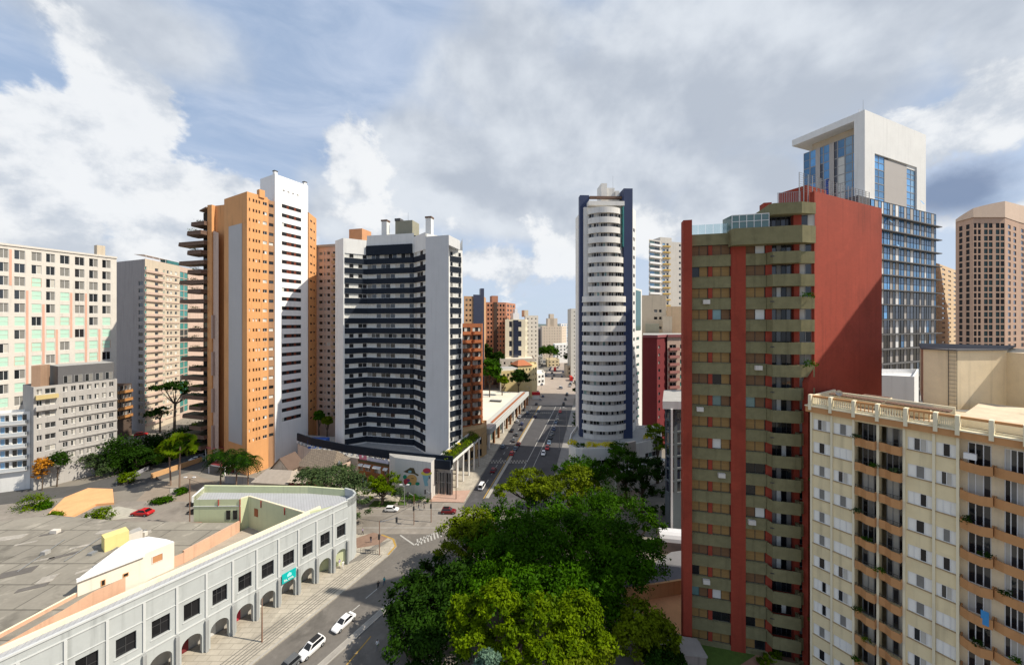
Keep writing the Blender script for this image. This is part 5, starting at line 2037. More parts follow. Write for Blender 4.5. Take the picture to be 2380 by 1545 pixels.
    for i in range(len(ring)):
        a, c = ring[i], ring[(i + 1) % len(ring)]
        if 4 <= i <= 6:
            continue
        if i > 2:
            b.poly([(*a, 0), (*c, 0), (*c, zg), (*a, zg)], greenw)
    b.build('courtyard_wall', B.o)
    b = MB()
    b.rail([ring[len(ring) - 1], outer[0]], -.3, zg - 1, zg + .1, whitew)
    b.rail([tip[4], (-38.5, 66.9), (-58.5, 67.3)], .35, zg - 1, zg + .35, greenw)
    b.build('parapet', B.o)
    b = MB()
    b.rail(tip, .3, zt - 1.2, zt + .15, facadegrey)
    b.build('tip_parapet', B.o)
    A = Fr(outer[0], outer[1])
    for u in (A.L - 2.55, A.L - 1.35):
        B.win(A, u, -.02, 6.5, .75, 1.6, [gld], frameD, .05)
    b = MB(A)
    b.box(-.05, A.L, -.1, -.003, zg - 1.75, zg - 1.65, arctrim)
    b.build('moulding', B.o)
    for u in (4.4, A.L - .08):
        b = MB(A)
        b.box(u - .05, u + .05, -.14, -.02, zg - 1.6 if u < 5 else 5.9, zg - .5, redtrim)
        b.build('drain_pipe', B.o)
    V = Fr(outer[2], outer[3])
    for u in (3.6, 9.8):
        b = MB(V)
        b.box(u - .06, u + .06, -.14, -.02, zg - 1.7, zg - .5, redtrim)
        b.build('drain_pipe', B.o)
    b = MB(V)
    b.box(1.7, 2.7, -.06, -.003, 7.0, 8.4, rust)
    b.build('shutter', B.o)
    b = MB()
    b.rail([outer[1], outer[2], outer[3]], .25, zg - .5, zg - .35, creamtrim)
    b.build('coping', B.o)
    # low terrace in the court and along the strip
    ter = mat('stained_terrace', (.36, .32, .265), .95, .3, .4)
    b = MB()
    zt2 = 4.6
    p = [f.pt(L - 3.4, inn + .46), outer[3], outer[2], (-48.5, 63.3), (-50.8, 54.7), (-52.4, 52.4), f.pt(0, 8.2), f.pt(0, inn + .46)]
    b.prism(list(reversed(p)) if area(p) < 0 else p, 0, zt2, ter, ter)
    b.build('terrace', B.o)
    b = MB()
    b.rail([(-50.85, 54.7), (-48.55, 62.9)], .3, zt2, zt2 + 1.95, peach)
    b.build('terrace_wall', B.o)
    b = MB(f)
    for u in (L - 12, L - 15.5):
        b.box(u, u + .5, 6.9, 7.3, zt2, zt2 + .5, whitew)
    b.build('roof_vent', B.o)
    B.done()

    # grey felt roofs to the left
    W = Bld('market_roof', 'broad low building with a patched grey felt roof and peach edge walls', 'building', (-62, 48))
    zr = 6.3
    pts = [G(0, 1500, zr), G(150, 1415, zr), G(215, 1375, zr), (-52.5, 52.5), (-50.9, 54.7), (-48.6, 62.8), (-57.6, 62.8), G(470, 1212, zr), G(300, 1212, zr), G(120, 1196, zr), G(-80, 1222, zr), G(-330, 1500, zr)]
    b = MB()
    b.prism(pts if area(pts) > 0 else list(reversed(pts)), 0, zr, peach, flatroof)
    b.build('wall', W.o)
    e0 = Fr(G(-100, 1535, zr), G(215, 1365, zr))
    b = MB(e0)
    b.box(0, e0.L, -.1, .25, 3.0, zr + .45, peach, creamtrim)
    b.build('edge_wall', W.o)
    for u in (1.5, 4.2, 6.9, 9.6, 12.2):
        if u < e0.L - 1:
            W.win(e0, u, -.12, 4.6, .9, 1.1, [gld, curtainG], frameD, .06)
    g = random.Random(3)
    for i in range(9):
        px, py = G(g.uniform(20, 380), g.uniform(1235, 1330), zr)
        b = MB()
        w, h = g.uniform(.4, 1.3), g.uniform(.4, .9)
        b.box(px - w / 2, px + w / 2, py - h / 2, py + h / 2, zr, zr + g.uniform(.2, .7), g.choice([grey, steel, dgrey, hotelw]))
        b.build('roof_machine', W.o)
    for i in range(3):
        a, c = Vector(G(40 + 110 * i, 1330 - 25 * i, zr)), Vector(G(150 + 95 * i, 1255 - 12 * i, zr))
        b = MB()
        b.tube((a.x, a.y, zr + .12), (c.x, c.y, zr + .12), .07, .07, steel, 5)
        b.build('duct', W.o)
    # raised seams and patches on the felt roof
    for i, (x, y, w, h, t) in enumerate(((150, 1290, 3.2, .7, .6), (100, 1300, 2.4, .5, .5), (185, 1270, 2.2, .6, .55), (75, 1365, 2.8, .8, .5), (200, 1325, 2.0, .6, .7), (60, 1262, 2.4, .5, .5), (120, 1240, 2.8, .6, .4), (250, 1235, 3, 1.2, .2), (330, 1240, 2.2, 1.4, .9), (40, 1330, 3.4, 1.6, .5), (110, 1345, 1.6, 1.6, .5), (20, 1250, 4, 1.4, .3))):
        px, py = G(x, y, zr)
        b = MB()
        c, s = math.cos(t), math.sin(t)
        b.prism([(px + c * a - s * d, py + s * a + c * d) for a, d in ((-w / 2, -h / 2), (w / 2, -h / 2), (w / 2, h / 2), (-w / 2, h / 2))], zr + .003, zr + .05, mat('roof_patch', (.36, .335, .295), .9, .3, blotch=(.5, .4)) if i % 3 else mat('dark_patch', (.13, .12, .11), .9, .3))
        b.build('roof_patch', W.o)
    # yellow stair box, white curved annex, peach annex
    b = MB()
    y0 = Fr(G(243, 1283, zr), G(300, 1262, zr))
    b.fr = y0
    b.box(0, y0.L, 0, 2.0, zr, zr + 2.1, yellowb, yellowb)
    b.build('stair_box', W.o)
    b = MB(y0)
    b.box(y0.L + .02, y0.L + 1.6, .3, 1.8, zr, zr + 1.3, hotelw, grey)
    b.build('stair_box_annex', W.o)
    W.done()
    Q = Bld('roof_annex', 'white plastered annex with a curved roof between the felt roof and the arcade', 'building', G(290, 1320, 6))
    zq = 8.6
    top = [G(180, 1345, zq), G(335, 1286, zq), G(405, 1258, zq), G(386, 1252, zq), G(345, 1246, zq), G(300, 1256, zq), G(268, 1278, zq)]
    b = MB()
    b.prism(top if area(top) > 0 else list(reversed(top)), 4, zq, mat('warm_white', (.78, .72, .62), .85, .1, .4, .2), white)  # warm off-white walls, plain white top
    b.build('wall', Q.o)
    fr = Fr(top[0], top[1])
    b = MB(fr)
    b.box(-.1, fr.L, -.35, -.003, zq - .3, zq + .1, white)
    b.build('eaves', Q.o)
    for u, w, h in ((2.0, .4, .8), (4.0, .55, .5), (6.2, .6, .9)):
        if u + w < fr.L:
            Q.win(fr, u, -.03, zq - 2.2, w, h, [gld], orange, .06)
    fr2 = Fr(top[1], top[2])
    Q.win(fr2, .8, -.03, zq - 2.0, 1.2, 1.1, [mat('orange_screen', (.5, .25, .12))], frameW, .06)
    Q.done()
    # parapet spur near the yellow ledge
    return f


PM = {}


def simple_mesh(key, fn):
    if key not in PM:
        b = MB()
        fn(b)
        me = bpy.data.meshes.new(key)
        me.from_pydata(b.v, [], b.f)
        for m in b.ms:
            me.materials.append(m)
        me.polygons.foreach_set('material_index', b.mi)
        PM[key] = me
    return PM[key]


def pil_mesh(zt):
    return simple_mesh('pilaster', lambda b: b.box(-.11, .11, -.15, -.003, 4.42, zt - 1.02, arctrim))


def pier_mesh():
    return simple_mesh('pier', lambda b: b.box(-.16, .16, -.36, -.003, 0, 4.1, mat('pier_grey', (.33, .34, .335), .85, .12, .5, .2)))


def area(p):
    return sum(p[i][0] * p[(i + 1) % len(p)][1] - p[(i + 1) % len(p)][0] * p[i][1] for i in range(len(p))) / 2


def strokes(fr, u, y, z, h, w, m, parent, n):
    """lettering too small to read in the photograph: slanting letter-like strokes"""
    b = MB(fr)
    g = random.Random(n)
    p = w / n
    for i in range(n):
        a = u + i * p
        k = i % 3
        b.box(a, a + p * .2, y - .02, y, z, z + h * (1 if i == 0 else .8), m)
        if k == 0:
            b.box(a + p * .55, a + p * .74, y - .02, y, z, z + h * .8, m)
            b.box(a + p * .21, a + p * .54, y - .02, y, z + h * .36, z + h * .5, m)
        elif k == 1:
            b.box(a + p * .21, a + p * .7, y - .02, y, z, z + h * .16, m)
        else:
            b.box(a + p * .5, a + p * .7, y - .02, y, z, z + h * .8, m)
            b.box(a + p * .21, a + p * .49, y - .02, y, z, z + h * .16, m)
    return b.build('lettering', parent)


# ================================================================ houses, shop, mural wall, planter canopy
def corner_block():
    # mural wall
    m0 = [D(905, 88), D(918, 86.2), D(1002, 83.2)]
    M = Bld('mural_wall', 'tall pale wall painted with a hatted figure and a flower beside the shop', 'wall', D(955, 85))
    zt = 8.9
    b = MB()
    b.prism([*m0, D(1012, 86), D(905, 90.5)], 0, zt, mat('mural_ground', (.60, .585, .56), .85, .08, .4, .22), grey)
    b.build('wall', M.o)
    f = Fr(m0[1], m0[2])

    def P(pts, m, k):
        bb = MB(f)
        q = []
        for (zx, zy) in pts:
            px, py = (1300 + zx / 5.95) / 1.6134, (1680 + zy / 5.95) / 1.6134
            u = f.u(px)
            q.append((u, f.z(px, py)))
        n = len(q)
        bb.poly([(u, -.01 - .004 * k, z) for u, z in reversed(q)], m)
        return bb

    def ell(cx, cy, rx, ry, n=14, a=0):
        return [(cx + rx * math.cos(2 * math.pi * i / n) * math.cos(a) - ry * math.sin(2 * math.pi * i / n) * math.sin(a),
                 cy + rx * math.cos(2 * math.pi * i / n) * math.sin(a) + ry * math.sin(2 * math.pi * i / n) * math.cos(a)) for i in range(n)]
    shapes = [(ell(1450, 690, 120, 110), mtan, 1), (ell(1480, 760, 90, 60), mtan, 1.5), ([(1265, 520), (1340, 480), (1420, 430), (1500, 440), (1540, 550), (1610, 590), (1590, 620), (1500, 570), (1330, 545)], mbrown, 3),
              (ell(1410, 520, 40, 26), mblue, 4), (ell(1300, 640, 44, 50), mgreen, 2), (ell(1330, 740, 60, 70), mred, 2), (ell(1380, 710, 36, 30), mpurple, 3), (ell(1400, 790, 50, 44), mgreen, 4), (ell(1580, 790, 50, 40), mgreen, 2),
              (ell(1470, 670, 36, 8), mbrown, 3), (ell(1780, 555, 125, 52), myel, 2), (ell(1790, 500, 90, 60), mred, 3), (ell(1790, 540, 50, 20), mpurple, 4),
              ([(1690, 600), (1870, 600), (1830, 690), (1800, 740), (1830, 840), (1740, 840), (1710, 700)], mblue, 1), (ell(1840, 650, 18, 34), mat('mural_ink', (.03, .04, .06)), 3)]
    for pts, m, k in shapes:
        # clockwise in the picture = counter-clockwise seen from the wall's front
        s = sum(pts[i][0] * pts[(i + 1) % len(pts)][1] - pts[(i + 1) % len(pts)][0] * pts[i][1] for i in range(len(pts)))
        P(pts if s > 0 else list(reversed(pts)), m, k).build('painted_shape', M.o)
    M.done()
    x, y = D(968, 83.0)
    hd = leaves('hedge', [(x - 1.2, y - .7, .8, 2.6, .8, .9), (x + 1.4, y - .9, .6, 2.2, .7, .7)], 900, .25, leafM, 71, None)
    tag(hd, 'flowering hedge at the foot of the mural wall', 'hedge')

    # brown shop with sign board
    s = Fr(D(833, 92), D(905, 88.5))
    B = Bld('shop', 'ochre brown shop front with white awnings and a roof sign beside the mural', 'shop', s.pt(4, 2))
    zs = s.z(870, 1073)
    q = [s.pt(0), s.pt(s.L), s.pt(s.L, 3), s.pt(0, 3)]
    shell(B, q, zs, wood, {0: dict(cols=[(.04, .16), (.22, .40), (.52, .73), (.84, .95)], floors=[2.6], sill=.9, h=1.5, pal=[(1, [gl, blind]), (1, [gld, gl])], frame=frameW)}, para=.2)
    for a, c in ((.20, .42), (.50, .75), (.83, .96), (.03, .17)):
        b = MB(s)
        b.poly([(s.L * a, -.02, 5.3), (s.L * a, -.6, 4.9), (s.L * c, -.6, 4.9), (s.L * c, -.02, 5.3)], whitew)
        b.poly([(s.L * a, -.6, 4.9), (s.L * a, -.6, 4.75), (s.L * c, -.6, 4.75), (s.L * c, -.6, 4.9)], whitew)
        b.build('awning', B.o)
    b = MB(s)
    b.box(0, s.L, -.2, -.003, zs - .5, zs + .1, mbrown)
    b.build('fascia', B.o)
    b = MB(s)
    b.box(s.L * .3, s.L * .98, -.1, .0, zs + .1, zs + 1.0, mat('lilac_board', (.55, .53, .62)))
    b.box(s.L * .03, s.L * .28, -.1, .0, zs + .1, zs + 1.2, mat('pink_board', (.60, .20, .28)))
    b.build('sign_board', B.o)
    strokes(s, s.L * .36, -.14, zs + 1.02, .8, s.L * .5, mat('sign_ink', (.06, .05, .05)), B.o, 6)
    b = MB(s)
    b.box(0, s.L, -.9, -.02, .0, 2.4, mat('shop_ground', (.35, .17, .09)))
    b.build('ground_floor', B.o)
    for u, m in ((.3, mblue), (.6, mat('glass_front', (.05, .08, .08), .3)), (.85, mpink)):
        b = MB(s)
        b.box(s.L * u - .7, s.L * u + .7, -.96, -.901, .2, 2.0, m)
        b.build('painted_panel', B.o)
    B.done()
    # flamingo mural panel left of the hedge (pink bird shape made generic)
    # old houses
    def house(name, label, p0, p1, dep, zw, zr, rm, wm, wins=True, gable=False):
        f = Fr(p0, p1)
        B = Bld(name, label, 'house', f.pt(f.L / 2, dep / 2))
        q = [f.pt(0), f.pt(f.L), f.pt(f.L, dep), f.pt(0, dep)]
        b = MB()
        L, o = f.L, .45
        sp = dict(cols=[(.2, .32), (.62, .75)], rows=[(zw - 2.2, zw - .9)])
        b.fr = f
        cols = [(L * .18, L * .30), (L * .62, L * .74)] if wins else []
        b.wall(0, L, 0, zw, cols, [(zw - 2.1, zw - .8)] if wins else [], wm, .15)
        for a, c in cols:
            B.win(f, a, .148, zw - 2.1, c - a, 1.3, [gl, curtainG], frameW, .06)
        b.poly([(L, 0, 0), (L, dep, 0), (L, dep, zw), (L, 0, zw)], wm)
        b.poly([(L, dep, 0), (0, dep, 0), (0, dep, zw), (L, dep, zw)], wm)
        b.poly([(0, dep, 0), (0, 0, 0), (0, 0, zw), (0, dep, zw)], wm)
        if gable:
            b.poly([(0, 0, zw), (L, 0, zw), (L / 2, 0, zr)], wm)
            b.poly([(L, dep, zw), (0, dep, zw), (L / 2, dep, zr)], wm)
        b.build('wall', B.o)
        b = MB(f)
        th = .15
        if gable:
            for sg in (0, 1):
                x0 = -o if sg == 0 else L + o
                k = (zr - zw) / (L / 2)
                ze = zw - o * k
                P = [(x0, -o, ze), (x0, dep + o, ze), (L / 2, dep + o, zr), (L / 2, -o, zr)]
                if sg == 0:
                    P = P[::-1]
                b.poly([(x, y, z + th) for x, y, z in P], rm)
                b.poly([(x, y, z) for x, y, z in reversed(P)], rm)
                b.poly([(x0, -o, ze), (L / 2, -o, zr), (L / 2, -o, zr + th), (x0, -o, ze + th)], rm)
        else:
            e, g = (L * .12, dep / 2, zr), (L * .88, dep / 2, zr)
            A, B_, C_, D_ = (-o, -o, zw - .1), (L + o, -o, zw - .1), (L + o, dep + o, zw - .1), (-o, dep + o, zw - .1)
            for P in ([A, B_, g, e], [B_, C_, g], [C_, D_, e, g], [D_, A, e], [D_, C_, B_, A]):
                b.poly(P, rm)
        b.build('roof', B.o)
        return B
    H1 = house('house', 'old house with a steep weathered tile roof below the navy parapet', D(694, 90), D(772, 88), 6.5, Z(1080, 90), Z(1042, 93), claytile, mat('old_cream', (.55, .47, .38), .9, .15, .5, .3))
    H1.done()
    H2 = house('house', 'small gabled cottage with a dark roof at the foot of the white slab', D(633, 88), D(672, 87), 4, Z(1086, 88), Z(1063, 88), mat('dark_tile', (.13, .09, .07), .9, .2, 1), mat('cottage_wall', (.58, .50, .40), .9, .12, .5, .2), True, True)
    H2.done()
    H3 = house('house', 'low shed with a wide pale tiled roof beside the cottage', D(590, 82), D(668, 81), 5.5, Z(1118, 82), Z(1092, 84), mat('pale_tile', (.36, .31, .26), .9, .2, 1.2), mat('shed_wall', (.45, .38, .30), .9, .15), False)
    H3.done()
    H4 = house('house', 'small maroon fronted outbuilding with a pale roof behind the street trees', D(672, 81), D(708, 80.5), 4, Z(1118, 81), Z(1098, 82), mat('pale_tile2', (.48, .40, .32), .9, .2, 1.2), maroon, False)
    H4.done()
    # ruined white house remains
    f = Fr(D(770, 89), D(806, 88))
    B = Bld('ruined_house', 'broken white house gable with rubble beside the tiled old house', 'house', f.pt(2, 2))
    b = MB(f)
    z = Z(1092, 88)
    b.poly([(0, 0, 0), (f.L, 0, 0), (f.L, 0, z - .8), (f.L * .8, 0, z - .3), (f.L * .72, 0, z + 1.4), (f.L * .5, 0, z + 2.3), (f.L * .35, 0, z + .9), (f.L * .1, 0, z - .4), (0, 0, z - 1)], whitew)
    b.poly([(f.L * .72, 0, 0), (f.L * .72, 3, 0), (f.L * .72, 3, z + 1), (f.L * .72, 0, z + 1.4)], pinkwall)
    b.build('wall', B.o)
    b = MB(f)
    b.poly([(f.L * .3, -.4, z + .8), (f.L * .72, -.4, z + 1.0), (f.L * .8, 2.6, z + 2.0), (f.L * .4, 2.6, z + 2.4)], claytile)
    b.build('roof_remains', B.o)
    B.done()

    # planter canopy on white columns
    a0, a1 = Vector(D(1046, 85.3)), Vector(D(1116, 104))
    zt = 8.6
    K = Fr(tuple(a0), tuple(a1))                         # runs away along the avenue, y to the left
    B = Bld('planter_canopy', 'long raised planter full of greenery carried on white columns along the avenue', 'canopy', tuple((a0 + a1) / 2))
    wdt = 3.4
    b = MB(K)
    b.box(0, K.L, .0, wdt, zt - 1.0, zt - .2, navy, mat('planter_soil', (.05, .045, .02)))
    b.box(0, K.L, -.25, -.003, zt - 1.05, zt - .5, whitew)
    b.box(0, K.L, wdt, wdt + .3, zt - 1.05, zt + .25, whitesteel)
    b.box(-.25, -.003, -.25, wdt + .3, zt - 2.0, zt + .1, navy)
    b.build('trough', B.o)
    g = Fr(D(1000, 85.6), D(1046, 84.6))
    b = MB(g)
    b.box(0, g.L, -.15, 1.4, zt - 2.0, zt + .1, navy)
    b.build('end_beam', B.o)
    for i in range(6):
        u = .6 + (K.L - 1.2) * i / 5
        b = MB(K)
        b.tube((u, .15, 0), (u, .15, zt - 1.05), .22, .22, whitew, 10)
        b.build('column', B.o, smooth=False)
        b = MB(K)
        b.tube((u, wdt + .1, 0), (u, wdt + .1, zt - 1.05), .22, .22, whitew, 10)
        b.build('column', B.o)
    B.done()
    n = 7
    for i in range(n):
        u = K.L * (i + .5) / n
        x, y, _ = K((u, .9, 0))
        x2, y2, _ = K((u + .8, 2.4, 0))
        lv = leaves('shrub', [(x, y, zt + .05, 1.1, 1.7, .45)], 420, .22, leafL, 600 + i, None)
        tag(lv, 'bright green trailing shrub filling the raised planter', 'shrub', 'bright shrubs in the raised planter')
        if i % 2 == 0:
            lv = leaves('bush', [(x2, y2, zt + .45, .9, .9, .75)], 300, .22, leafD, 620 + i, None)
            tag(lv, 'dark rounded bush standing in the raised planter', 'bush', 'dark bushes in the raised planter')
        elif i < 4:
            lv = leaves('flowers', [(x2 - .3, y2 - .4, zt + .25, .6, .6, .35)], 150, .2, flowerY, 640 + i, None)
            tag(lv, 'patch of yellow flowers in the raised planter', 'flowers', 'yellow flowers in the raised planter')
    # inner ochre gallery behind the canopy
    B = Bld('gallery', 'ochre two-level gallery behind the raised planter', 'building', D(1080, 108))
    q = [D(1044, 103), D(1122, 109.5), D(1131, 112), D(1131, 118), D(1044, 118)]
    zt3 = Z(1002, 106)
    shell(B, q, zt3, mat('gallery_ochre', (.50, .34, .17), .85, .12, .5, .2), {0: dict(cols=even(5, .7), floors=[0, 3.6], sill=.6, h=2.2, pal=[(1, [gld]), (1, [gl, curtain])], frame=frameD)}, para=.4)
    B.done()
    # white colonnaded shop block along the avenue
    q0, q1 = Vector(D(1140, 116)), Vector(D(1229, 178))
    L = Fr(tuple(q0), tuple(q1))
    B = Bld('gallery', 'long low shopping gallery with a pale flat roof and grey fascia along the avenue', 'building', tuple((q0 + q1) / 2))
    zr = 6.9
    b = MB(L)
    b.box(0, L.L, 2.2, 24, 0, zr - .6, mat('gallery_wall', (.42, .36, .30), .9, .15, .4, .2), mat('gallery_roof', (.66, .62, .52), .95, .12, .15))
    b.build('wall', B.o)
    b = MB(L)
    b.box(-.3, L.L, -.2, 4.2, zr - 1.7, zr, mat('fascia_grey', (.50, .52, .51), .8, .08), mat('gallery_edge', (.46, .47, .44), .9, .12))
    b.build('fascia', B.o)
    b = MB(L)
    b.box(L.L * .1, L.L * .95, 1.2, 2.0, zr, zr + .3, rust)
    b.build('roof_gutter', B.o)
    for i in range(12):
        u = .5 + (L.L - 1) * i / 11
        b = MB(L)
        b.box(u - .35, u + .35, .4, 1.1, 0, zr - 1.7, wood if i % 3 else whitew)
        b.build('column', B.o)
    for i in range(11):
        u = .5 + (L.L - 1) * (i + .18) / 11
        B.win(L, u, 2.18, .4, (L.L - 1) / 11 * .7, 3.4, pick([(2, [gld, gl, gld]), (1, [gl, curtain, gld]), (1, [glt, gld, gl])]), frameD, .1, name='shop_window')
    for i, (u, y, w, d_, h, m) in enumerate(((3, 7, 3, 3, 2.2, rust), (6, 11, 2.2, 2.5, 1.4, grey), (9, 6.5, 2.4, 2, 1.6, dgrey), (4, 13, 3, 3, 1.8, mat('peach_wall', (.62, .39, .27))), (12, 9, 2, 2, 1.2, whitew), (40, 8, 2, 5, .8, dgrey))):
        b = MB(L)
        b.box(u, u + w, y, y + d_, zr - .6, zr - .6 + h, m, grey)
        b.build('roof_machine', B.o)
    B.done()


# ================================================================ foliage
def leaf_mesh(name, lobes, n, size, m, seed, tight=1.0, low=-.45, off=(0, 0, 0)):
    g = np.random.default_rng(seed + 1000)
    lobes = np.array(lobes, dtype=float)
    area_ = (lobes[:, 3] * lobes[:, 4] + lobes[:, 5] * (lobes[:, 3] + lobes[:, 4])) + 1e-6
    nc = max(6, int(n ** .5 * 1.3))
    li = g.choice(len(lobes), nc, p=area_ / area_.sum())
    d = g.normal(size=(nc, 3))
    d /= np.linalg.norm(d, axis=1)[:, None]
    d[:, 2] = np.where(d[:, 2] < low, -d[:, 2], d[:, 2])
    rr = 1.06 - .60 * g.random(nc) ** 2.0
    cen = lobes[li, :3] + d * lobes[li, 3:6] * rr[:, None]
    csz = (lobes[li, 3:6].mean(axis=1)) * (.085 + .085 * g.random(nc)) * tight * max(1, 90 / nc) ** .55
    ci = g.integers(0, nc, n)
    o = g.normal(size=(n, 3))
    p = cen[ci] + o * csz[ci][:, None] * np.array([1, 1, .62])
    out = d[ci] * .9 + g.normal(size=(n, 3)) * .75 + np.array([0, 0, .35])
    out /= np.linalg.norm(out, axis=1)[:, None]
    t = np.cross(out, g.normal(size=(n, 3)))
    t /= np.linalg.norm(t, axis=1)[:, None] + 1e-9
    b = np.cross(out, t)
    s = size * (.6 + .8 * g.random(n))[:, None]
    v = np.empty((n, 4, 3))
    v[:, 0] = p - t * s * .62
    v[:, 1] = p - b * s * .33
    v[:, 2] = p + t * s * .62
    v[:, 3] = p + b * s * .33
    v = v.reshape(-1, 3) - np.array(off)
    me = bpy.data.meshes.new(name)
    me.vertices.add(4 * n)
    me.vertices.foreach_set('co', v.ravel().astype(np.float32))
    me.loops.add(4 * n)
    me.loops.foreach_set('vertex_index', np.arange(4 * n, dtype=np.int32))
    me.polygons.add(n)
    me.polygons.foreach_set('loop_start', np.arange(0, 4 * n, 4, dtype=np.int32))
    me.polygons.foreach_set('loop_total', np.full(n, 4, dtype=np.int32))
    me.update(calc_edges=True)
    a = me.attributes.new('tint', 'FLOAT', 'FACE')
    ct = g.random(nc)
    a.data.foreach_set('value', (ct[ci] * .6 + g.random(n) * .4).astype(np.float32))
    me.materials.append(m)
    return me


def leaves(name, lobes, n, size, m, seed, parent=None, fr=None, **k):
    if fr:
        lobes = [(*fr(l[:3]), *l[3:]) for l in lobes]
    if parent:
        off = root_of(parent).location
    else:
        a = np.array(lobes)
        off = (a[:, 0].mean(), a[:, 1].mean(), 0)
    me = leaf_mesh(name, lobes, n, size, m, seed, off=tuple(off), **k)
    o = bpy.data.objects.new(name, me)
    C.objects.link(o)
    if parent:
        o.parent = parent
    else:
        o.location = off
    return o


def tree(label, base, lobes, n, size, m, seed, group=None, name='tree', tr=.32, barkm=None, limbs=True, cat='tree'):
    """lobes measured as (column, row, half width, half height, distance) in the frame"""
    W = []
    for (px, py, rx, ry, d) in lobes:
        x, y = D(px, d)
        W.append((x, y, Z(py, d), rx / F * d, rx / F * d * .9, ry / F * d))
    T = thing(name, label, cat, (base[0], base[1], 0), group)
    g = random.Random(seed)
    b = MB()
    zc = min(w[2] - w[5] * .4 for w in W)
    p = Vector((base[0], base[1], 0))
    q = p + Vector((g.uniform(-.3, .3), g.uniform(-.3, .3), max(zc * .75, .8)))
    bm_ = barkm or bark
    b.tube(p, q, tr * 1.25, tr, bm_, 8)
    if limbs:
        for w in W:
            for k in range(3):
                e = Vector((w[0] + g.uniform(-.6, .6) * w[3], w[1] + g.uniform(-.6, .6) * w[4], w[2] + g.uniform(-.1, .5) * w[5]))
                md = q.lerp(e, .5) + Vector((0, 0, -.4 + .1 * k))
                b.tube(q, md, tr * .6, tr * .4, bm_, 6)
                b.tube(md, e, tr * .4, tr * .12, bm_, 5)
    b.build('trunk', T)
    leaves('crown', W, n, size, m, seed, T)
    return T


def palm(label, base, top, r, n, seed, group):
    T = thing('palm_tree', label, 'palm tree', (base[0], base[1], 0), group)
    b = MB()
    g = random.Random(seed)
    x, y = base
    pts = [Vector((x, y, 0)), Vector((x + .1, y, top * .5)), Vector((x + g.uniform(-.2, .3), y, top))]
    b.tube(pts[0], pts[1], .2, .15, barkp, 7)
    b.tube(pts[1], pts[2], .15, .13, barkp, 7)
    b.build('trunk', T)
    b = MB()
    for i in range(n):
        a = 2 * math.pi * i / n + g.uniform(-.2, .2)
        rise = g.uniform(.1, 1.7)
        L = r * g.uniform(.8, 1.15)
        prev = None
        k = 12
        for j in range(k + 1):
            t = j / k
            h = math.sin(t * 1.6) * rise * L * .62 - t * t * L * .95
            c = pts[2] + Vector((math.cos(a) * L * t, math.sin(a) * L * t, h))
            if prev is not None:
                dirv = (c - prev).normalized()
                sd = Vector((-math.sin(a), math.cos(a), 0))
                w = L * .42 * math.sin(math.pi * min(1, t * .85 + .12))
                for s in (-1, 1):
                    tip = prev + sd * s * w + dirv * w * .6 + Vector((0, 0, -w * .45))
                    b.poly([prev, prev.lerp(c, .62), tip], leafD if (i + j) % 4 else leafM)
            prev = c
    b.build('crown', T)
    return T


def fan_palm(label, base, cen, r, seed, group):
    T = thing('palm_tree', label, 'palm tree', (base[0], base[1], 0), group)
    b = MB()
    b.tube((*base, 0), (cen[0], cen[1], cen[2]), .19, .14, barkp, 8)
    b.build('trunk', T)
    b = MB()
    g = random.Random(seed)
    for i in range(64):
        z = g.uniform(-.75, 1)
        a = g.uniform(0, 2 * math.pi)
        q = math.sqrt(1 - z * z)
        dr = Vector((q * math.cos(a), q * math.sin(a), z))
        c = Vector(cen) + dr * r * g.uniform(.55, .8)
        n = dr.cross(Vector((0, 0, 1)))
        n = n.normalized() if n.length > .1 else Vector((1, 0, 0))
        rt = g.uniform(0, math.pi)
        n = n * math.cos(rt) + dr.cross(n) * math.sin(rt)
        for k in range(7):
            th = (k - 3) * .42
            tip = c + (dr * math.cos(th) + n * math.sin(th)) * r * .38 + Vector((0, 0, -.05 * r))
            w = (n * math.cos(th) - dr * math.sin(th)) * r * .075
            b.poly([c, c.lerp(tip, .6) + w, tip, c.lerp(tip, .6) - w], leafL if (i + k) % 3 else leafY)
        b.tube(Vector(cen), c, .02, .015, leafM, 3, False)
    b.build('crown', T)
    return T


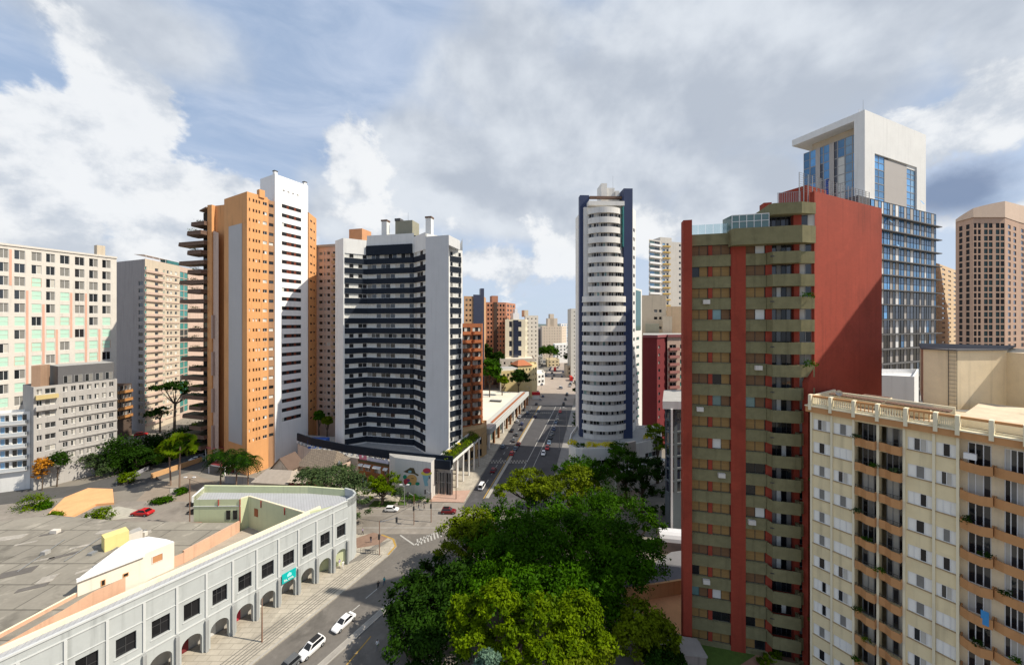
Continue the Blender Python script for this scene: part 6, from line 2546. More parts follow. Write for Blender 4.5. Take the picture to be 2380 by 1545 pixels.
def vegetation():
    # park trees
    A = lambda px, d: D(px, d)
    tree('huge dark broad-crowned tree in the park, its flat top edged by sun', A(1400, 53), [(1400, 1286, 105, 60, 52), (1330, 1280, 95, 60, 53), (1480, 1296, 66, 60, 52), (1430, 1196, 105, 32, 62), (1320, 1190, 85, 30, 62.5), (1505, 1222, 36, 34, 61), (1440, 1320, 80, 45, 50), (1300, 1330, 100, 55, 50)], 38000, .34, leafM, 1, tr=.5)
    tree('broad dark park tree between the yellow-green tree and the huge flat-topped one', A(1200, 55), [(1215, 1280, 110, 60, 54), (1150, 1290, 85, 55, 55), (1225, 1195, 80, 30, 63), (1140, 1215, 55, 30, 62.5), (1250, 1310, 100, 55, 52), (1180, 1340, 90, 50, 51)], 30000, .34, leafM, 2, tr=.45)
    tree('yellow-green park tree leaning over the road corner', A(1095, 60), [(1095, 1222, 48, 34, 60), (1060, 1255, 44, 40, 60), (1120, 1262, 50, 45, 58)], 9000, .36, leafY, 3)
    tree('dark park tree overhanging the road, beside the two lone pedestrians', A(1010, 47), [(1010, 1352, 62, 42, 50), (960, 1380, 52, 44, 48), (1060, 1380, 80, 55, 48), (1000, 1420, 80, 50, 46)], 15000, .36, leafD, 4)
    tree('dark park tree spreading over the kerb at the foot of the picture', A(960, 42), [(945, 1440, 48, 40, 44), (960, 1490, 66, 55, 42), (1030, 1500, 70, 70, 42)], 12000, .34, leafD, 5)
    tree('mid green tree in the middle of the park canopy, below the huge dark one', A(1210, 46), [(1200, 1352, 85, 42, 47), (1130, 1390, 80, 50, 46), (1260, 1390, 80, 50, 45)], 14000, .36, leafM, 6)
    tree('rounded mid green tree on the paved court side of the park', A(1370, 47), [(1370, 1372, 72, 50, 47), (1385, 1420, 64, 50, 46), (1320, 1410, 60, 55, 46)], 12000, .36, leafM, 7)
    tree('lime green feathery tree, brightest crown of the park, in full sun', A(1180, 37), [(1085, 1425, 40, 34, 39), (1165, 1402, 48, 36, 38), (1250, 1432, 48, 38, 37), (1110, 1505, 50, 46, 37), (1200, 1490, 52, 40, 36), (1260, 1530, 44, 30, 35), (1165, 1545, 40, 24, 35)], 24000, .29, leafL, 8)
    tree('lime green tree with thin crown just beside the brightest one', A(1330, 37), [(1340, 1440, 60, 42, 39), (1318, 1500, 50, 38, 37), (1395, 1508, 40, 36, 38)], 13000, .29, leafL, 9)
    tree('olive yellow tree with a rounded crown near the foot of the brick red tower', A(1480, 43), [(1490, 1440, 48, 42, 44), (1470, 1490, 50, 45, 42), (1530, 1490, 46, 44, 43)], 9000, .32, leafY, 10)
    tree('yellowish small tree at the lower picture edge under the lime crowns', A(1320, 34), [(1310, 1545, 70, 26, 35), (1400, 1550, 50, 24, 35)], 5000, .30, leafY, 11)
    tree('pale blue-green bushy tree at the bottom of the park', A(1135, 33), [(1135, 1545, 26, 24, 34)], 2200, .22, leafB, 12, tr=.15)
    tree('low dark shrubby tree beside the hut at the tower foot', A(1555, 42), [(1530, 1545, 40, 28, 40), (1560, 1530, 30, 20, 42)], 3000, .26, leafD, 13, tr=.2)
    # behind the park
    tree('yellow-green tree by the avenue end of the park', A(1230, 70), [(1225, 1120, 42, 26, 70), (1265, 1140, 45, 24, 68), (1190, 1140, 34, 24, 68)], 7000, .36, leafY, 14)
    tree('olive yellow tree behind the flat-topped giant, in front of the dark street tree', A(1330, 71), [(1330, 1112, 44, 26, 71), (1300, 1140, 50, 22, 69), (1365, 1140, 36, 20, 70)], 7000, .36, leafY, 15)
    tree('dark round street tree at the end of the avenue by the podium', A(1350, 78), [(1352, 1098, 44, 34, 78), (1385, 1115, 36, 40, 77), (1320, 1095, 30, 20, 79)], 8000, .36, leafM, 16)
    tree('tall dark tree with a flat sunny head in front of the podium', A(1455, 80), [(1440, 1052, 32, 20, 82), (1450, 1085, 40, 30, 80), (1425, 1100, 30, 26, 80)], 7000, .34, leafM, 17)
    tree('dark tree shading the small court beside the glass building', A(1495, 78), [(1495, 1100, 42, 30, 78), (1520, 1085, 24, 30, 79), (1480, 1130, 34, 24, 77)], 7000, .34, leafD, 18)
    tree('bright green tree against the maroon tower on the podium end', A(1528, 92), [(1525, 1005, 22, 18, 92), (1530, 1035, 16, 20, 92)], 3500, .34, leafL, 19)
    tree('narrow dark tree on the far kerb against the blue fin', A(1340, 108), [(1340, 985, 9, 30, 108), (1342, 1015, 9, 14, 108)], 1800, .36, leafD, 20, tr=.15)
    tree('grey-green leafy tree growing behind the curved end of the arcade building', A(790, 74), [(760, 1112, 58, 24, 76), (805, 1140, 42, 40, 74), (715, 1110, 26, 20, 78), (830, 1180, 26, 32, 73), (840, 1120, 14, 20, 75)], 13000, .34, leafG, 21)
    tree('bright green round street tree in front of the brown shop', A(888, 81), [(870, 1128, 26, 22, 82), (905, 1122, 26, 20, 82), (890, 1142, 30, 16, 81)], 5000, .34, leafL, 22)
    tree('small grey-green round shrub tree beside the street lamp by the mural', A(927, 81), [(927, 1147, 13, 12, 81)], 900, .24, leafG, 23, tr=.08)
    # far
    for i, (px, py, rx, ry, d, m, lab) in enumerate((
            (1138, 862, 24, 24, 168, leafM, 'large green tree between the rust block and the yellow house'),
            (1206, 877, 20, 15, 182, leafD, 'dark dense tree in front of the yellow houses'),
            (1168, 884, 10, 10, 172, leafL, 'bright shrub-like tree beside the gallery roof'),
            (1276, 816, 20, 13, 325, leafM, 'round-topped far tree under the distant beige tower'),
            (1330, 826, 16, 20, 300, leafD, 'tall uneven tree far up the avenue by the grey slab'),
            (1344, 905, 9, 20, 190, leafD, 'dark street tree against the lower blue fin'),
            (1156, 832, 15, 13, 225, leafD, 'very dark tree at the foot of the terracotta tower'),
            (1132, 822, 12, 20, 225, leafD, 'dark conifer-like tree beside the terracotta tower'),
            (1200, 850, 14, 8, 205, leafM, 'small green roofside tree above the yellow house'),
            (742, 968, 9, 12, 112, leafM, 'little green tree between the orange and navy towers'),
            (760, 978, 9, 8, 110, leafY, 'yellowish bush-like tree by the pinkish tower'))):
        x, y = D(px, d)
        z0 = Z(py, d)
        tree(lab, (x, y), [(px, py, rx, ry, d), (px + rx * .5, py + ry * .3, rx * .7, ry * .7, d)], 2600, .5 + d / 500, m, 30 + i, tr=.25)
    # left side trees
    tree('olive round street tree on the small traffic garden', A(365, 94), [(352, 1133, 24, 14, 94), (382, 1138, 20, 16, 94)], 3000, .28, leafG, 51, tr=.12)
    tree('bright green young tree beside the dark hedge end', A(297, 92), [(296, 1115, 19, 16, 92), (298, 1135, 15, 12, 92)], 2200, .32, leafL, 52, tr=.12)
    tree('tall dark umbrella pine in front of the beige apartment tower', A(405, 132), [(375, 905, 26, 10, 132), (410, 900, 26, 12, 132), (438, 912, 20, 12, 132)], 3800, .5, leafD, 53, name='pine_tree', tr=.35)
    tree('shorter dark umbrella pine lower than its tall neighbour', A(372, 134), [(362, 962, 20, 8, 134), (378, 950, 12, 7, 134)], 1800, .45, leafD, 54, name='pine_tree', tr=.25)
    tree('orange leaved small tree below the white block', A(98, 88), [(98, 1083, 14, 20, 88), (92, 1100, 10, 14, 88)], 1200, .34, leafO, 55, tr=.1)
    tree('dark shrub tree with a yellow flowering top by the orange tree', A(132, 90), [(135, 1070, 18, 20, 90)], 1300, .34, leafD, 56, tr=.12)
    tree('dark bushy tree rising from the long hedge near its lower end', A(318, 99), [(318, 1062, 26, 24, 99), (345, 1072, 24, 20, 100)], 3500, .4, leafD, 57)
    tree('dark bushy tree at the upper end of the long hedge by the brown tower', A(455, 112), [(455, 1035, 22, 20, 112), (475, 1045, 16, 16, 112)], 3000, .42, leafD, 58)
    tree('brownish dark tree in front of the grey older block', A(225, 96), [(215, 1078, 30, 20, 96), (245, 1085, 24, 18, 96)], 3000, .4, leafG, 59)
    # palms and fan palms
    for i, (px, py, pyb, r) in enumerate(((508, 1068, 1137, 3.3), (545, 1072, 1136, 3.4), (572, 1078, 1130, 3.2))):
        b0 = G(px + 4, pyb)
        palm(['feathery palm beside the grey panelled orange wall, standing a little apart', 'middle feathery palm of the clump by the orange tower', 'feathery palm drooping over the sunlit orange wall'][i], b0, Z(py, b0[1]) + .5, r * 1.15, 30, 80 + i, 'palms at the foot of the orange tower')
    for i, (px, py, pxb, pyb, r) in enumerate(((393, 1044, 397, 1128, 2.9), (419, 1036, 417, 1136, 3.4))):
        b0 = G(pxb, pyb)
        x, y = D(px, b0[1])
        fan_palm(['smaller round-headed fan palm on the traffic garden', 'larger round-headed fan palm with the taller trunk on the traffic garden'][i], b0, (x, y, Z(py, b0[1])), r, 90 + i, 'fan palms on the traffic garden')
    # hedges and bushes
    hs = [G(284, 1088), G(380, 1062), G(492, 1030)]
    P0, P1 = Vector(D(262, 97)), Vector(D(496, 119))
    lob = []
    for i in range(30):
        p = P0.lerp(P1, i / 29)
        lob.append((p.x, p.y, 4.0 - i * .03, 1.9, 2.2, 4.7 + .3 * (i % 3)))
    h = leaves('hedge', lob, 26000, .42, leafD, 61, low=-.95, tight=2.6)
    tag(h, 'long tall dark green hedge running up to the brown balcony tower', 'hedge')
    core = MB(Fr(tuple(P0), tuple(P1)))
    bushes = ((75, 1163, 36, 17, 'bright green wild bush by the orange clay bank, larger than its neighbours'), (228, 1196, 34, 15, 'long bright green bush beside the grey felt roof and the red car'), (124, 1199, 20, 9, 'low pale green bush on the roof edge beside the clay bank'), (100, 1172, 14, 9, 'small dark green bush on the clay bank'),
              (375, 1163, 22, 6, 'low clipped green bush on the traffic garden'), (468, 1158, 10, 6, 'small bush near the pale green building'), (418, 1142, 16, 5, 'low green bed around the fan palm trunks'))
    for i, (px, py, rx, ry, lab) in enumerate(bushes):
        x, y = G(px, py + ry)
        o = leaves('bush', [(x, y, .4, rx / F * y, rx / F * y * .6, ry / F * y * 1.3), (x + .5, y + .3, .6, rx / F * y * .6, rx / F * y * .5, ry / F * y * 1.5)], 1500, .28, leafL if i in (0, 1, 2) else leafM, 200 + i)
        tag(o, lab, 'bush')
    for i, (px, py, rx, lab) in enumerate(((1545, 1150, 34, 'dark clipped hedge strip on the sloped garden, upper row'), (1555, 1190, 45, 'bright green hedge strip on the sloped garden, lower row'))):
        x, y = G(px, py)
        o = leaves('hedge', [(x - 2, y, .4, 2.0, 1.2, .8), (x + 1.5, y + .8, .5, 2.4, 1.2, .9), (x + 5, y + 1.5, .5, 2.4, 1.2, .9)], 2200, .3, leafM, 240 + i)
        tag(o, lab, 'hedge')
    x, y = G(1795, 1530)
    o = leaves('hedge', [(x - 1.6, y - .9, .3, .8, .5, .5), (x - .5, y - .3, .3, .8, .5, .5), (x + .6, y + .3, .3, .8, .5, .5)], 1500, .18, leafL, 250)
    tag(o, 'bright green low hedge in the garden of the brick red tower', 'hedge')


# ================================================================ ground, roads, pavements
def ground():
    def sheet(name, pts, z, m, kind='structure', thick=0):
        pts = pts if area(pts) > 0 else list(reversed(pts))
        b = MB()
        if thick:
            b.prism(pts, z - thick, z, m, m, bottom=False)
        else:
            b.poly([(x, y, z) for x, y in pts], m)
        o = b.build(name)
        o['kind'] = kind
        return o
    sheet('ground', [(-3000, -600), (3000, -600), (3000, 6000), (-3000, 6000)], 0, earth)
    # near road, cross street and avenue
    near = [(-55, -5), (-31.6, 43.2), (-21.6, 64.3), (-21.2, 66.5), (-22.5, 68.6), (-25, 70), (12, 70), (-5, 64), (-16, 43.2), (-36, -5)]
    near = [(-55, -5), (-31.6, 43.2), (-22.0, 63.5), (-21.4, 66.0), (-22.6, 68.4), (-25.5, 69.9), (14, 69.9), (-3, 60), (-13, 43.2), (-35, -5)]
    sheet('road', near, .010, asphalt)
    sheet('road', [(-190, 70), (60, 70), (60, 82.2), (-10.5, 82.2), (-190, 83.5)], .006, asphaltL)
    L0, L1 = G(1077, 1176), G(1231, 923.7)
    R0, R1 = (9.0, 86), G(1331.5, 940)
    dl = (L1[0] - L0[0]) / (L1[1] - L0[1])
    dr = (R1[0] - R0[0]) / (R1[1] - R0[1])
    lx = lambda y: L0[0] + dl * (y - L0[1])
    rx = lambda y: R0[0] + dr * (y - R0[1])
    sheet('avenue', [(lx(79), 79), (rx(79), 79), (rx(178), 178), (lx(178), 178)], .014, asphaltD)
    sheet('avenue', [(lx(178), 178), (rx(178), 178), (rx(420), 420), (lx(420) + 4, 420)], .012, mat('avenue_sun_tone', (.33, .28, .24), .9, .2, .2))  # sunlight on the far avenue put into this paler colour
    # median strips, kerbs and lines
    m0, m1 = G(1125, 1162.5), G(1266.6, 923.7)
    dm = (m1[0] - m0[0]) / (m1[1] - m0[1])
    mx = lambda y: m0[0] + dm * (y - m0[1])
    sheet('median_strip', [(mx(84), 84), (mx(84) + .8, 84), (mx(176) + .9, 176), (mx(176), 176)], .13, kerbm, thick=.12)
    sheet('road_marking', [(mx(84) - .5, 84), (mx(84) - .25, 84), (mx(176) - .2, 176), (mx(176) - .5, 176)], .018, painty)
    k0, k1 = G(1215, 1130), G(1312, 923.7)
    dk = (k1[0] - k0[0]) / (k1[1] - k0[1])
    kx = lambda y: k0[0] + dk * (y - k0[1]) - 2.3
    sheet('road_marking', [(kx(88), 88), (kx(88) + .2, 88), (kx(176) + .25, 176), (kx(176), 176)], .018, paintw)
    sheet('road_marking', [(kx(88) + 2.6, 88), (kx(88) + 2.75, 88), (kx(176) + 2.75, 176), (kx(176) + 2.6, 176)], .018, paintw)
    for y in np.arange(92, 176, 5.0):
        x = (lx(y) + mx(y)) / 2
        sheet('road_marking', [(x, y), (x + .16, y), (x + .16 + dm * 2, y + 2), (x + dm * 2, y + 2)], .018, paintw)
    for ya in (105, 162):
        sheet('crosswalk', [(lx(ya), ya), (rx(ya) - 9, ya), (rx(ya) - 9, ya + 2.2), (lx(ya), ya + 2.2)], .019, mat('worn_crosswalk', (.30, .28, .25), .9, .3, .8, cells=(.9, 3, .2, .25, 1.0)))
    # pavements
    sheet('pavement', [G(700, 1166), (lx(82.4) - .3, 82.4), (lx(178) - .1, 178), (lx(178) - 14, 178), (-9, 120), (-17, 100), (-28, 92), (-45, 90)], .12, paving, thick=.11)
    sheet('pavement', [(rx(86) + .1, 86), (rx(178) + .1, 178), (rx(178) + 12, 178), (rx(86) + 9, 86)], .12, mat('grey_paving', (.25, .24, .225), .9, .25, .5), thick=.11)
    sheet('pavement', [(lx(178) - 14, 178.2), (lx(178) - .2, 178.2), (lx(300), 300), (lx(300) - 14, 300)], .12, mat('paving_sun_tone', (.50, .42, .34), .9, .2, .4), thick=.11)  # paler, warmer colour stands for sun on this stretch
    sheet('pavement', [G(985, 1166), G(1078, 1168), (lx(88) - .6, 88), G(1030, 1142)], .125, pinkpave)
    # arcade pavement with dark mosaic lines
    f = Fr(tuple(AR0 - ARE * 45), tuple(AR0))
    kl = [(-55.2, -5), (-31.8, 43.2), (-22.2, 63.5), (-21.6, 66.0), (-22.8, 68.2), (-25.7, 69.7), (-34, 69.7), (-34, 64)]
    sheet('pavement', kl + [f.pt(f.L, 2.0), f.pt(-12, 2.0)], .12, paving, thick=.11)
    kf = Fr((-55.2, -5), (-31.8, 43.2))
    def line(o, w, m, u0=20, u1=53.2, z=.124):
        # runs along the kerb
        a = [kf.pt(u0, o), kf.pt(u1, o)]
        c = [kf.pt(u0, o + w), kf.pt(u1, o + w)]
        kk = Fr((-31.8, 43.2), (-22.4, 63.0))
        a2, c2 = kk.pt(kk.L, o), kk.pt(kk.L, o + w)
        sheet('paving_line', [a[0], a[1], kk.pt(.3, o), a2, c2, kk.pt(.3, o + w), c[1], c[0]], z, m)
    line(-.0 + .02, .35, kerbm, z=.126)
    for i, o in enumerate((1.0, 1.45, 1.9, 2.35, 2.9, 3.4)):
        line(o, .12, mosaicD)
    for i in range(16):
        t = i / 16
        x0 = (-23.2 - 3.6 * t, 68.0 - 6.0 * t)
        sheet('paving_line', [x0, (x0[0] + .12, x0[1] - .05), (x0[0] - 2.4, x0[1] - 1.6), (x0[0] - 2.52, x0[1] - 1.5)], .124, mosaicD)
    x, y = G(855, 1258)
    sheet('pavement', [G(825, 1252), G(868, 1238), G(905, 1248), G(880, 1266), G(830, 1275)], .125, mat('earth_bed', (.24, .16, .12), .95, .3, .8))
    # yellow kerb edge round the corner, near medians and lines
    nm = Fr((-26.5, 43.2), (-17.2, 62.5))
    def strip(name, pts, z, m, thick=0):
        sheet(name, pts, z, m, thick=thick)
    a, c = G(745, 1545), G(908, 1400)
    md = Fr((a[0] - (c[0] - a[0]) * 2.5, a[1] - (c[1] - a[1]) * 2.5), c)
    strip('median_strip', [md.pt(0, -.7), md.pt(md.L, -.7), md.pt(md.L + .8, -.2), md.pt(md.L, .3), md.pt(0, .3)], .12, mat('median_paving', (.30, .28, .25), .9, .3, .8), .11)
    strip('paving_line', [md.pt(0, .16), md.pt(md.L, .16), md.pt(md.L, .29), md.pt(0, .29)], .126, kerbm)
    strip('paving_line', [md.pt(0, -.69), md.pt(md.L, -.69), md.pt(md.L, -.55), md.pt(0, -.55)], .126, kerbm)
    for (p, q, w, m) in ((G(805, 1545), G(862, 1478), .16, painty), (G(850, 1390), G(880, 1365), .15, paintw), (G(818, 1420), G(836, 1405), .15, paintw),
                         (G(930, 1243), G(963, 1266), .3, paintw), (G(963, 1266), G(1005, 1240), .3, paintw), (G(898, 1248), G(912, 1268), .3, paintw)):
        l = Fr(p, q)
        strip('road_marking', [l.pt(0, -w / 2), l.pt(l.L, -w / 2), l.pt(l.L, w / 2), l.pt(0, w / 2)], .022, m)
    for i in range(8):
        p = Vector(G(968, 1252)) + Vector((.55 * i, .38 * i))
        strip('crosswalk_stripe', [(p.x, p.y), (p.x + .3, p.y), (p.x + 1.0, p.y - 2.0), (p.x + .7, p.y - 2.0)], .022, paintw)
    for y, z in ((72.0, .016), (76.5, .016), (79.2, .016)):
        strip('road_marking', [(-60, y), (-14, y), (-14, y + .14), (-60, y + .14)], z, paintw if y != 76.5 else mat('faded_line', (.30, .28, .26)))
    strip('pavement', [(-60, 82.4), (-14, 82.4), (-14, 83.6), (-60, 83.6)], .115, kerbm, .10)
    kk = Fr((-22.4, 63.0), (-21.75, 66.0))
    strip('paving_line', [(-22.2, 63.5), (-21.6, 66), (-22.8, 68.2), (-25.7, 69.7), (-25.8, 69.4), (-23.1, 68.0), (-21.95, 66.0), (-22.5, 63.6)], .127, painty)
    # verges by the mural
    for pts, z in (([G(930, 1162), G(1000, 1160), G(1010, 1150), G(935, 1146)], .128), ([G(856, 1178), G(905, 1178), G(925, 1166), G(870, 1164)], .128), ([G(925, 1174), G(945, 1174), G(944, 1166), G(926, 1166)], .129)):
        sheet('verge', pts, z, grassm)
    # left: side street, parking court, traffic garden, clay bank
    sheet('street', [G(285, 1140), G(560, 1062), G(500, 1046), G(180, 1128), G(-100, 1150), G(-150, 1190)], .008, mat('street_shade_tone', (.09, .088, .085), .92, .25, .2))  # the side street's shade is put into the dark colour
    sheet('parking_court', [G(300, 1180), G(470, 1180), G(505, 1120), G(440, 1100), G(340, 1140)], .005, mat('court_paving', (.27, .225, .18), .92, .25, .3))
    sheet('traffic_island', [G(395, 1146), G(432, 1146), G(437, 1138), G(418, 1132), G(395, 1136)], .14, kerbm, thick=.13)
    sheet('road_marking', [G(446, 1166), G(452, 1156), G(454, 1156), G(449, 1166)], .012, painty)
    w0 = Fr(G(352, 1112), G(470, 1072))
    b = MB(w0)
    b.box(0, w0.L, 0, .3, 0, 1.4, mat('orange_wall', (.58, .34, .16), .85, .12, .5, .2))
    tag(b.build('garden_wall'), 'low sunny orange wall edging the dark side street behind the fan palms', 'wall')
    b = MB()
    l = Fr(G(272, 1128), G(348, 1088))
    b.fr = l
    b.box(0, l.L, 0, .25, 0, .9, mat('pale_rail', (.34, .34, .38), .8))
    tag(b.build('barrier_wall'), 'pale concrete barrier along the dark hedge by the side street', 'barrier')
    # gate house by the palms
    g = Fr(D(483, 98), D(522, 96))
    t = thing('gate_house', 'small white framed gate shelter with a brown roof beside the palms', 'shelter', (*g.pt(2), 0))
    b = MB(g)
    b.box(0, g.L, 0, 3, 2.3, 2.6, white, mat('maroon_wall', (.175, .026, .030)))
    b.build('roof', t)
    for u, y in ((.1, .1), (g.L - .3, .1), (.1, 2.8), (g.L - .3, 2.8)):
        b = MB(g)
        b.box(u, u + .2, y, y + .2, 0, 2.3, white)
        b.build('post', t)
    b = MB(g)
    b.box(.4, g.L - .4, 2.5, 2.75, 0, 2.2, mat('maroon_wall', (.175, .026, .030)))
    b.build('back_wall', t)
    fw = Fr(D(522, 92), D(592, 91))
    b = MB(fw)
    b.box(0, fw.L, 0, .25, 0, 1.8, mat('pale_yard_wall', (.50, .47, .44), .9, .15, .6, .3))
    tag(b.build('yard_wall'), 'pale rendered yard wall below the palms and the orange tower', 'wall')
    aw = Fr(D(488, 108), D(522, 106))
    t = thing('entrance_canopy', 'small entrance canopy with a pinkish red roof at the foot of the brown balcony tower', 'canopy', (*aw.pt(1), 0))
    b = MB(aw)
    b.box(0, aw.L, -1.5, .5, 4.0, 4.3, mat('salmon_canopy', (.62, .18, .16), .7, .1))
    b.build('roof', t)
    for u in (.2, aw.L - .3):
        b = MB(aw)
        b.box(u, u + .15, -1.4, -1.25, 0, 4.0, whitew)
        b.build('post', t)
    # clay bank with slope and stones
    b = MB()
    cb = [G(105, 1205), G(165, 1205), G(222, 1176), G(265, 1172), G(262, 1140), G(205, 1138), G(150, 1160)]
    b.prism(cb if area(cb) > 0 else list(reversed(cb)), 0, .5, clay, clay)
    o = tag(b.build('clay_bank'), 'bare sunny orange clay bank among green bushes', 'bank')
    sheet('path', [G(200, 1215), G(330, 1200), G(330, 1186), G(275, 1176), G(180, 1206)], .011, mat('pale_gravel', (.42, .40, .34), .95, .3, 1.0))
    # right: clay court, curved wall, grey deck, white vault, tower garden
    sheet('court', [G(1470, 1402), G(1500, 1388), G(1760, 1362), G(1760, 1450), G(1600, 1480), G(1520, 1452)], .02, clay)
    b = MB()
    wp = [G(1455, 1402), G(1490, 1396), G(1540, 1388), G(1600, 1378), G(1700, 1360)]
    b.rail(wp, .3, 0, 2.2, mat('orange_wall', (.58, .34, .16)))
    tag(b.build('retaining_wall'), 'curved sunlit orange wall enclosing the clay court behind the park trees', 'wall')
    b = MB()
    dk = [G(1440, 1372, 1.6), G(1520, 1356, 1.6), G(1720, 1326, 1.6), G(1720, 1260, 1.6), G(1560, 1282, 1.6), G(1500, 1320, 1.6)]
    b.prism(dk if area(dk) > 0 else list(reversed(dk)), 0, 1.6, mat('deck_edge', (.50, .40, .34)), mat('grey_deck', (.17, .17, .18), .9, .15, .3))
    tag(b.build('parking_deck'), 'low grey parking deck behind the curved orange wall', 'deck')
    v = Fr(D(1535, 64), D(1700, 62))
    b = MB(v)
    n = 8
    for i in range(n):
        a0, a1 = math.pi * i / n, math.pi * (i + 1) / n
        y0, y1 = 1.6 - 1.6 * math.cos(a0), 1.6 - 1.6 * math.cos(a1)
        z0, z1 = 2.2 + 1.5 * math.sin(a0), 2.2 + 1.5 * math.sin(a1)
        b.poly([(0, y0, z0), (v.L, y0, z0), (v.L, y1, z1), (0, y1, z1)], mat('white_vault', (.66, .67, .70), .5, .06))
    b.poly([(0, 0, 0), (v.L, 0, 0), (v.L, 0, 2.2), (0, 0, 2.2)], mat('vault_base', (.42, .36, .33)))
    b.poly([(0, 3.2, 0), (0, 0, 0), (0, 0, 2.2)] + [(0, 1.6 - 1.6 * math.cos(math.pi * i / n), 2.2 + 1.5 * math.sin(math.pi * i / n)) for i in range(1, n)] + [(0, 3.2, 2.2)], mat('vault_base', (.42, .36, .33)))
    tag(b.build('vaulted_shed'), 'white barrel vaulted roof showing between the park trees and the brick red tower', 'shed')
    for i, (p, m) in enumerate((([G(1490, 1185), G(1560, 1165), G(1640, 1150), G(1640, 1170), G(1560, 1190), G(1500, 1205)], paving), ([G(1400, 1180), G(1490, 1185), G(1480, 1120), G(1420, 1115)], mat('court_pink', (.42, .31, .25), .9, .25, .6)))):
        sheet('path', p, .015 + .004 * i, m)
    sheet('lawn', [G(1600, 1545), G(1800, 1620), G(1880, 1560), G(1800, 1490), G(1620, 1488)], .02, grassm)
    sheet('garden_path', [G(1720, 1545), G(1790, 1500), G(1880, 1510), G(1880, 1560), G(1760, 1600)], .026, mat('brown_path', (.28, .16, .11), .9, .25, .8))
    h = Fr(D(1585, 43.4), D(1642, 43.0))
    t = thing('garden_hut', 'small grey concrete hut with slanted roof in the shade of the brick red tower', 'hut', (*h.pt(1), 0))
    b = MB(h)
    b.box(0, h.L, 0, 2.2, 0, 1.2, mat('hut_wall', (.30, .25, .22), .9, .2, .8, .3))
    b.build('wall', t)
    b = MB(h)
    b.prism([(-.15, -.15), (h.L + .1, -.15), (h.L * .9, 2.3), (.2, 2.4)], 1.2, 1.4, mat('hut_roof', (.34, .31, .28), .9, .2, .8))
    b.build('roof', t)
    # hills closing the horizon far off
    b = MB()
    g = random.Random(4)
    for i in range(60):
        x0, x1 = -3000 + i * 100, -2900 + i * 100
        z0, z1 = 24 + 14 * math.sin(i * .7) + 9 * math.sin(i * .23), 24 + 14 * math.sin((i + 1) * .7) + 9 * math.sin((i + 1) * .23)
        b.poly([(x0, 3000, 0), (x1, 3000, 0), (x1, 3500, z1), (x0, 3500, z0)], mat('far_hills', (.10, .13, .12), .95, .2, .01))
    b.build('hills')['kind'] = 'structure'


# ================================================================ vehicles
def paint(name, c):
    m = mat(name, c, .35, .05, 1.5, spec=.5)
    return m


def car_mesh(kind):
    """body shell of a small car, nose towards +Y, in metres"""
    b = MB()
    P = MATS['paint_white']
    van = kind == 'van'
    suv = kind == 'suv'
    hz = {'hatch': 1.46, 'sedan': 1.42, 'suv': 1.66, 'van': 1.95}[kind]
    Lr, Lf = (-2.0, 2.0) if kind in ('hatch',) else (-2.2, 2.2)
    belt = .92 if not suv else 1.05
    hood = .84 if not suv else .98
    sec = [(Lr, .74, .42, belt - .22), (Lr + .14, .84, .26, belt - .05), (-1.3, .88, .22, belt), (0, .89, .21, belt), (.95, .88, .22, belt - .02), (Lf - .45, .84, .24, hood - .06), (Lf - .10, .78, .27, hood - .20), (Lf, .68, .40, hood - .32)]
    rings = []
    for (y, w, zb, ztp) in sec:
        zm = (zb + ztp) / 2
        rings.append([(-w * .9, y, zb), (w * .9, y, zb), (w, y, zm), (w * .96, y, ztp - .06), (w * .86, y, ztp), (-w * .86, y, ztp), (-w * .96, y, ztp - .06), (-w, y, zm)])
    for r0, r1 in zip(rings, rings[1:]):
        for i in range(8):
            j = (i + 1) % 8
            b.poly([r0[j], r0[i], r1[i], r1[j]], P)
    b.poly(rings[0], P)
    b.poly(list(reversed(rings[-1])), P)
    # cabin
    yb0, yb1 = {'hatch': (Lr + .12, 1.0), 'sedan': (-1.65, .95), 'suv': (Lr + .12, 1.0), 'van': (Lr + .06, 1.45)}[kind]
    yt0, yt1 = {'hatch': (-1.55, .25), 'sedan': (-1.0, .2), 'suv': (-1.75, .3), 'van': (Lr + .2, .85)}[kind]
    wb, wt = .80, .62
    zb = belt - .03
    B0 = [(-wb, yb0, zb), (wb, yb0, zb), (wb, yb1, zb), (-wb, yb1, zb)]
    T0 = [(-wt, yt0, hz - .05), (wt, yt0, hz - .05), (wt, yt1, hz - .05), (-wt, yt1, hz - .05)]
    T1 = [(-wt * .85, yt0 + .15, hz), (wt * .85, yt0 + .15, hz), (wt * .85, yt1 - .15, hz), (-wt * .85, yt1 - .15, hz)]
    for A, Bq in ((B0, T0), (T0, T1)):
        for i in range(4):
            j = (i + 1) % 4
            b.poly([A[i], A[j], Bq[j], Bq[i]], P)
    b.poly(T1, P)
    wins = []
    for i, nm in enumerate(('rear_window', 'side_window', 'windscreen', 'side_window')):
        j = (i + 1) % 4
        a, c, d, e = [Vector(x) for x in (B0[i], B0[j], T0[j], T0[i])]
        cen = (a + c + d + e) / 4
        nrm = (c - a).cross(e - a).normalized()
        q = [p.lerp(cen, .12) + nrm * .012 for p in (a, c, d, e)]
        wins.append((nm, q))
    lights = []
    for s in (-1, 1):
        lights.append(('headlight', [(s * .42, Lf - .045, hood - .36), (s * .70, Lf - .12, hood - .34), (s * .70, Lf - .20, hood - .2), (s * .42, Lf - .12, hood - .2)]))
        lights.append(('taillight', [(s * .80, Lr - .0 + .02, belt - .42), (s * .52, Lr - .02, belt - .42), (s * .52, Lr - .0, belt - .22), (s * .80, Lr + .08, belt - .2)]))
    return b, wins, lights, Lr, Lf


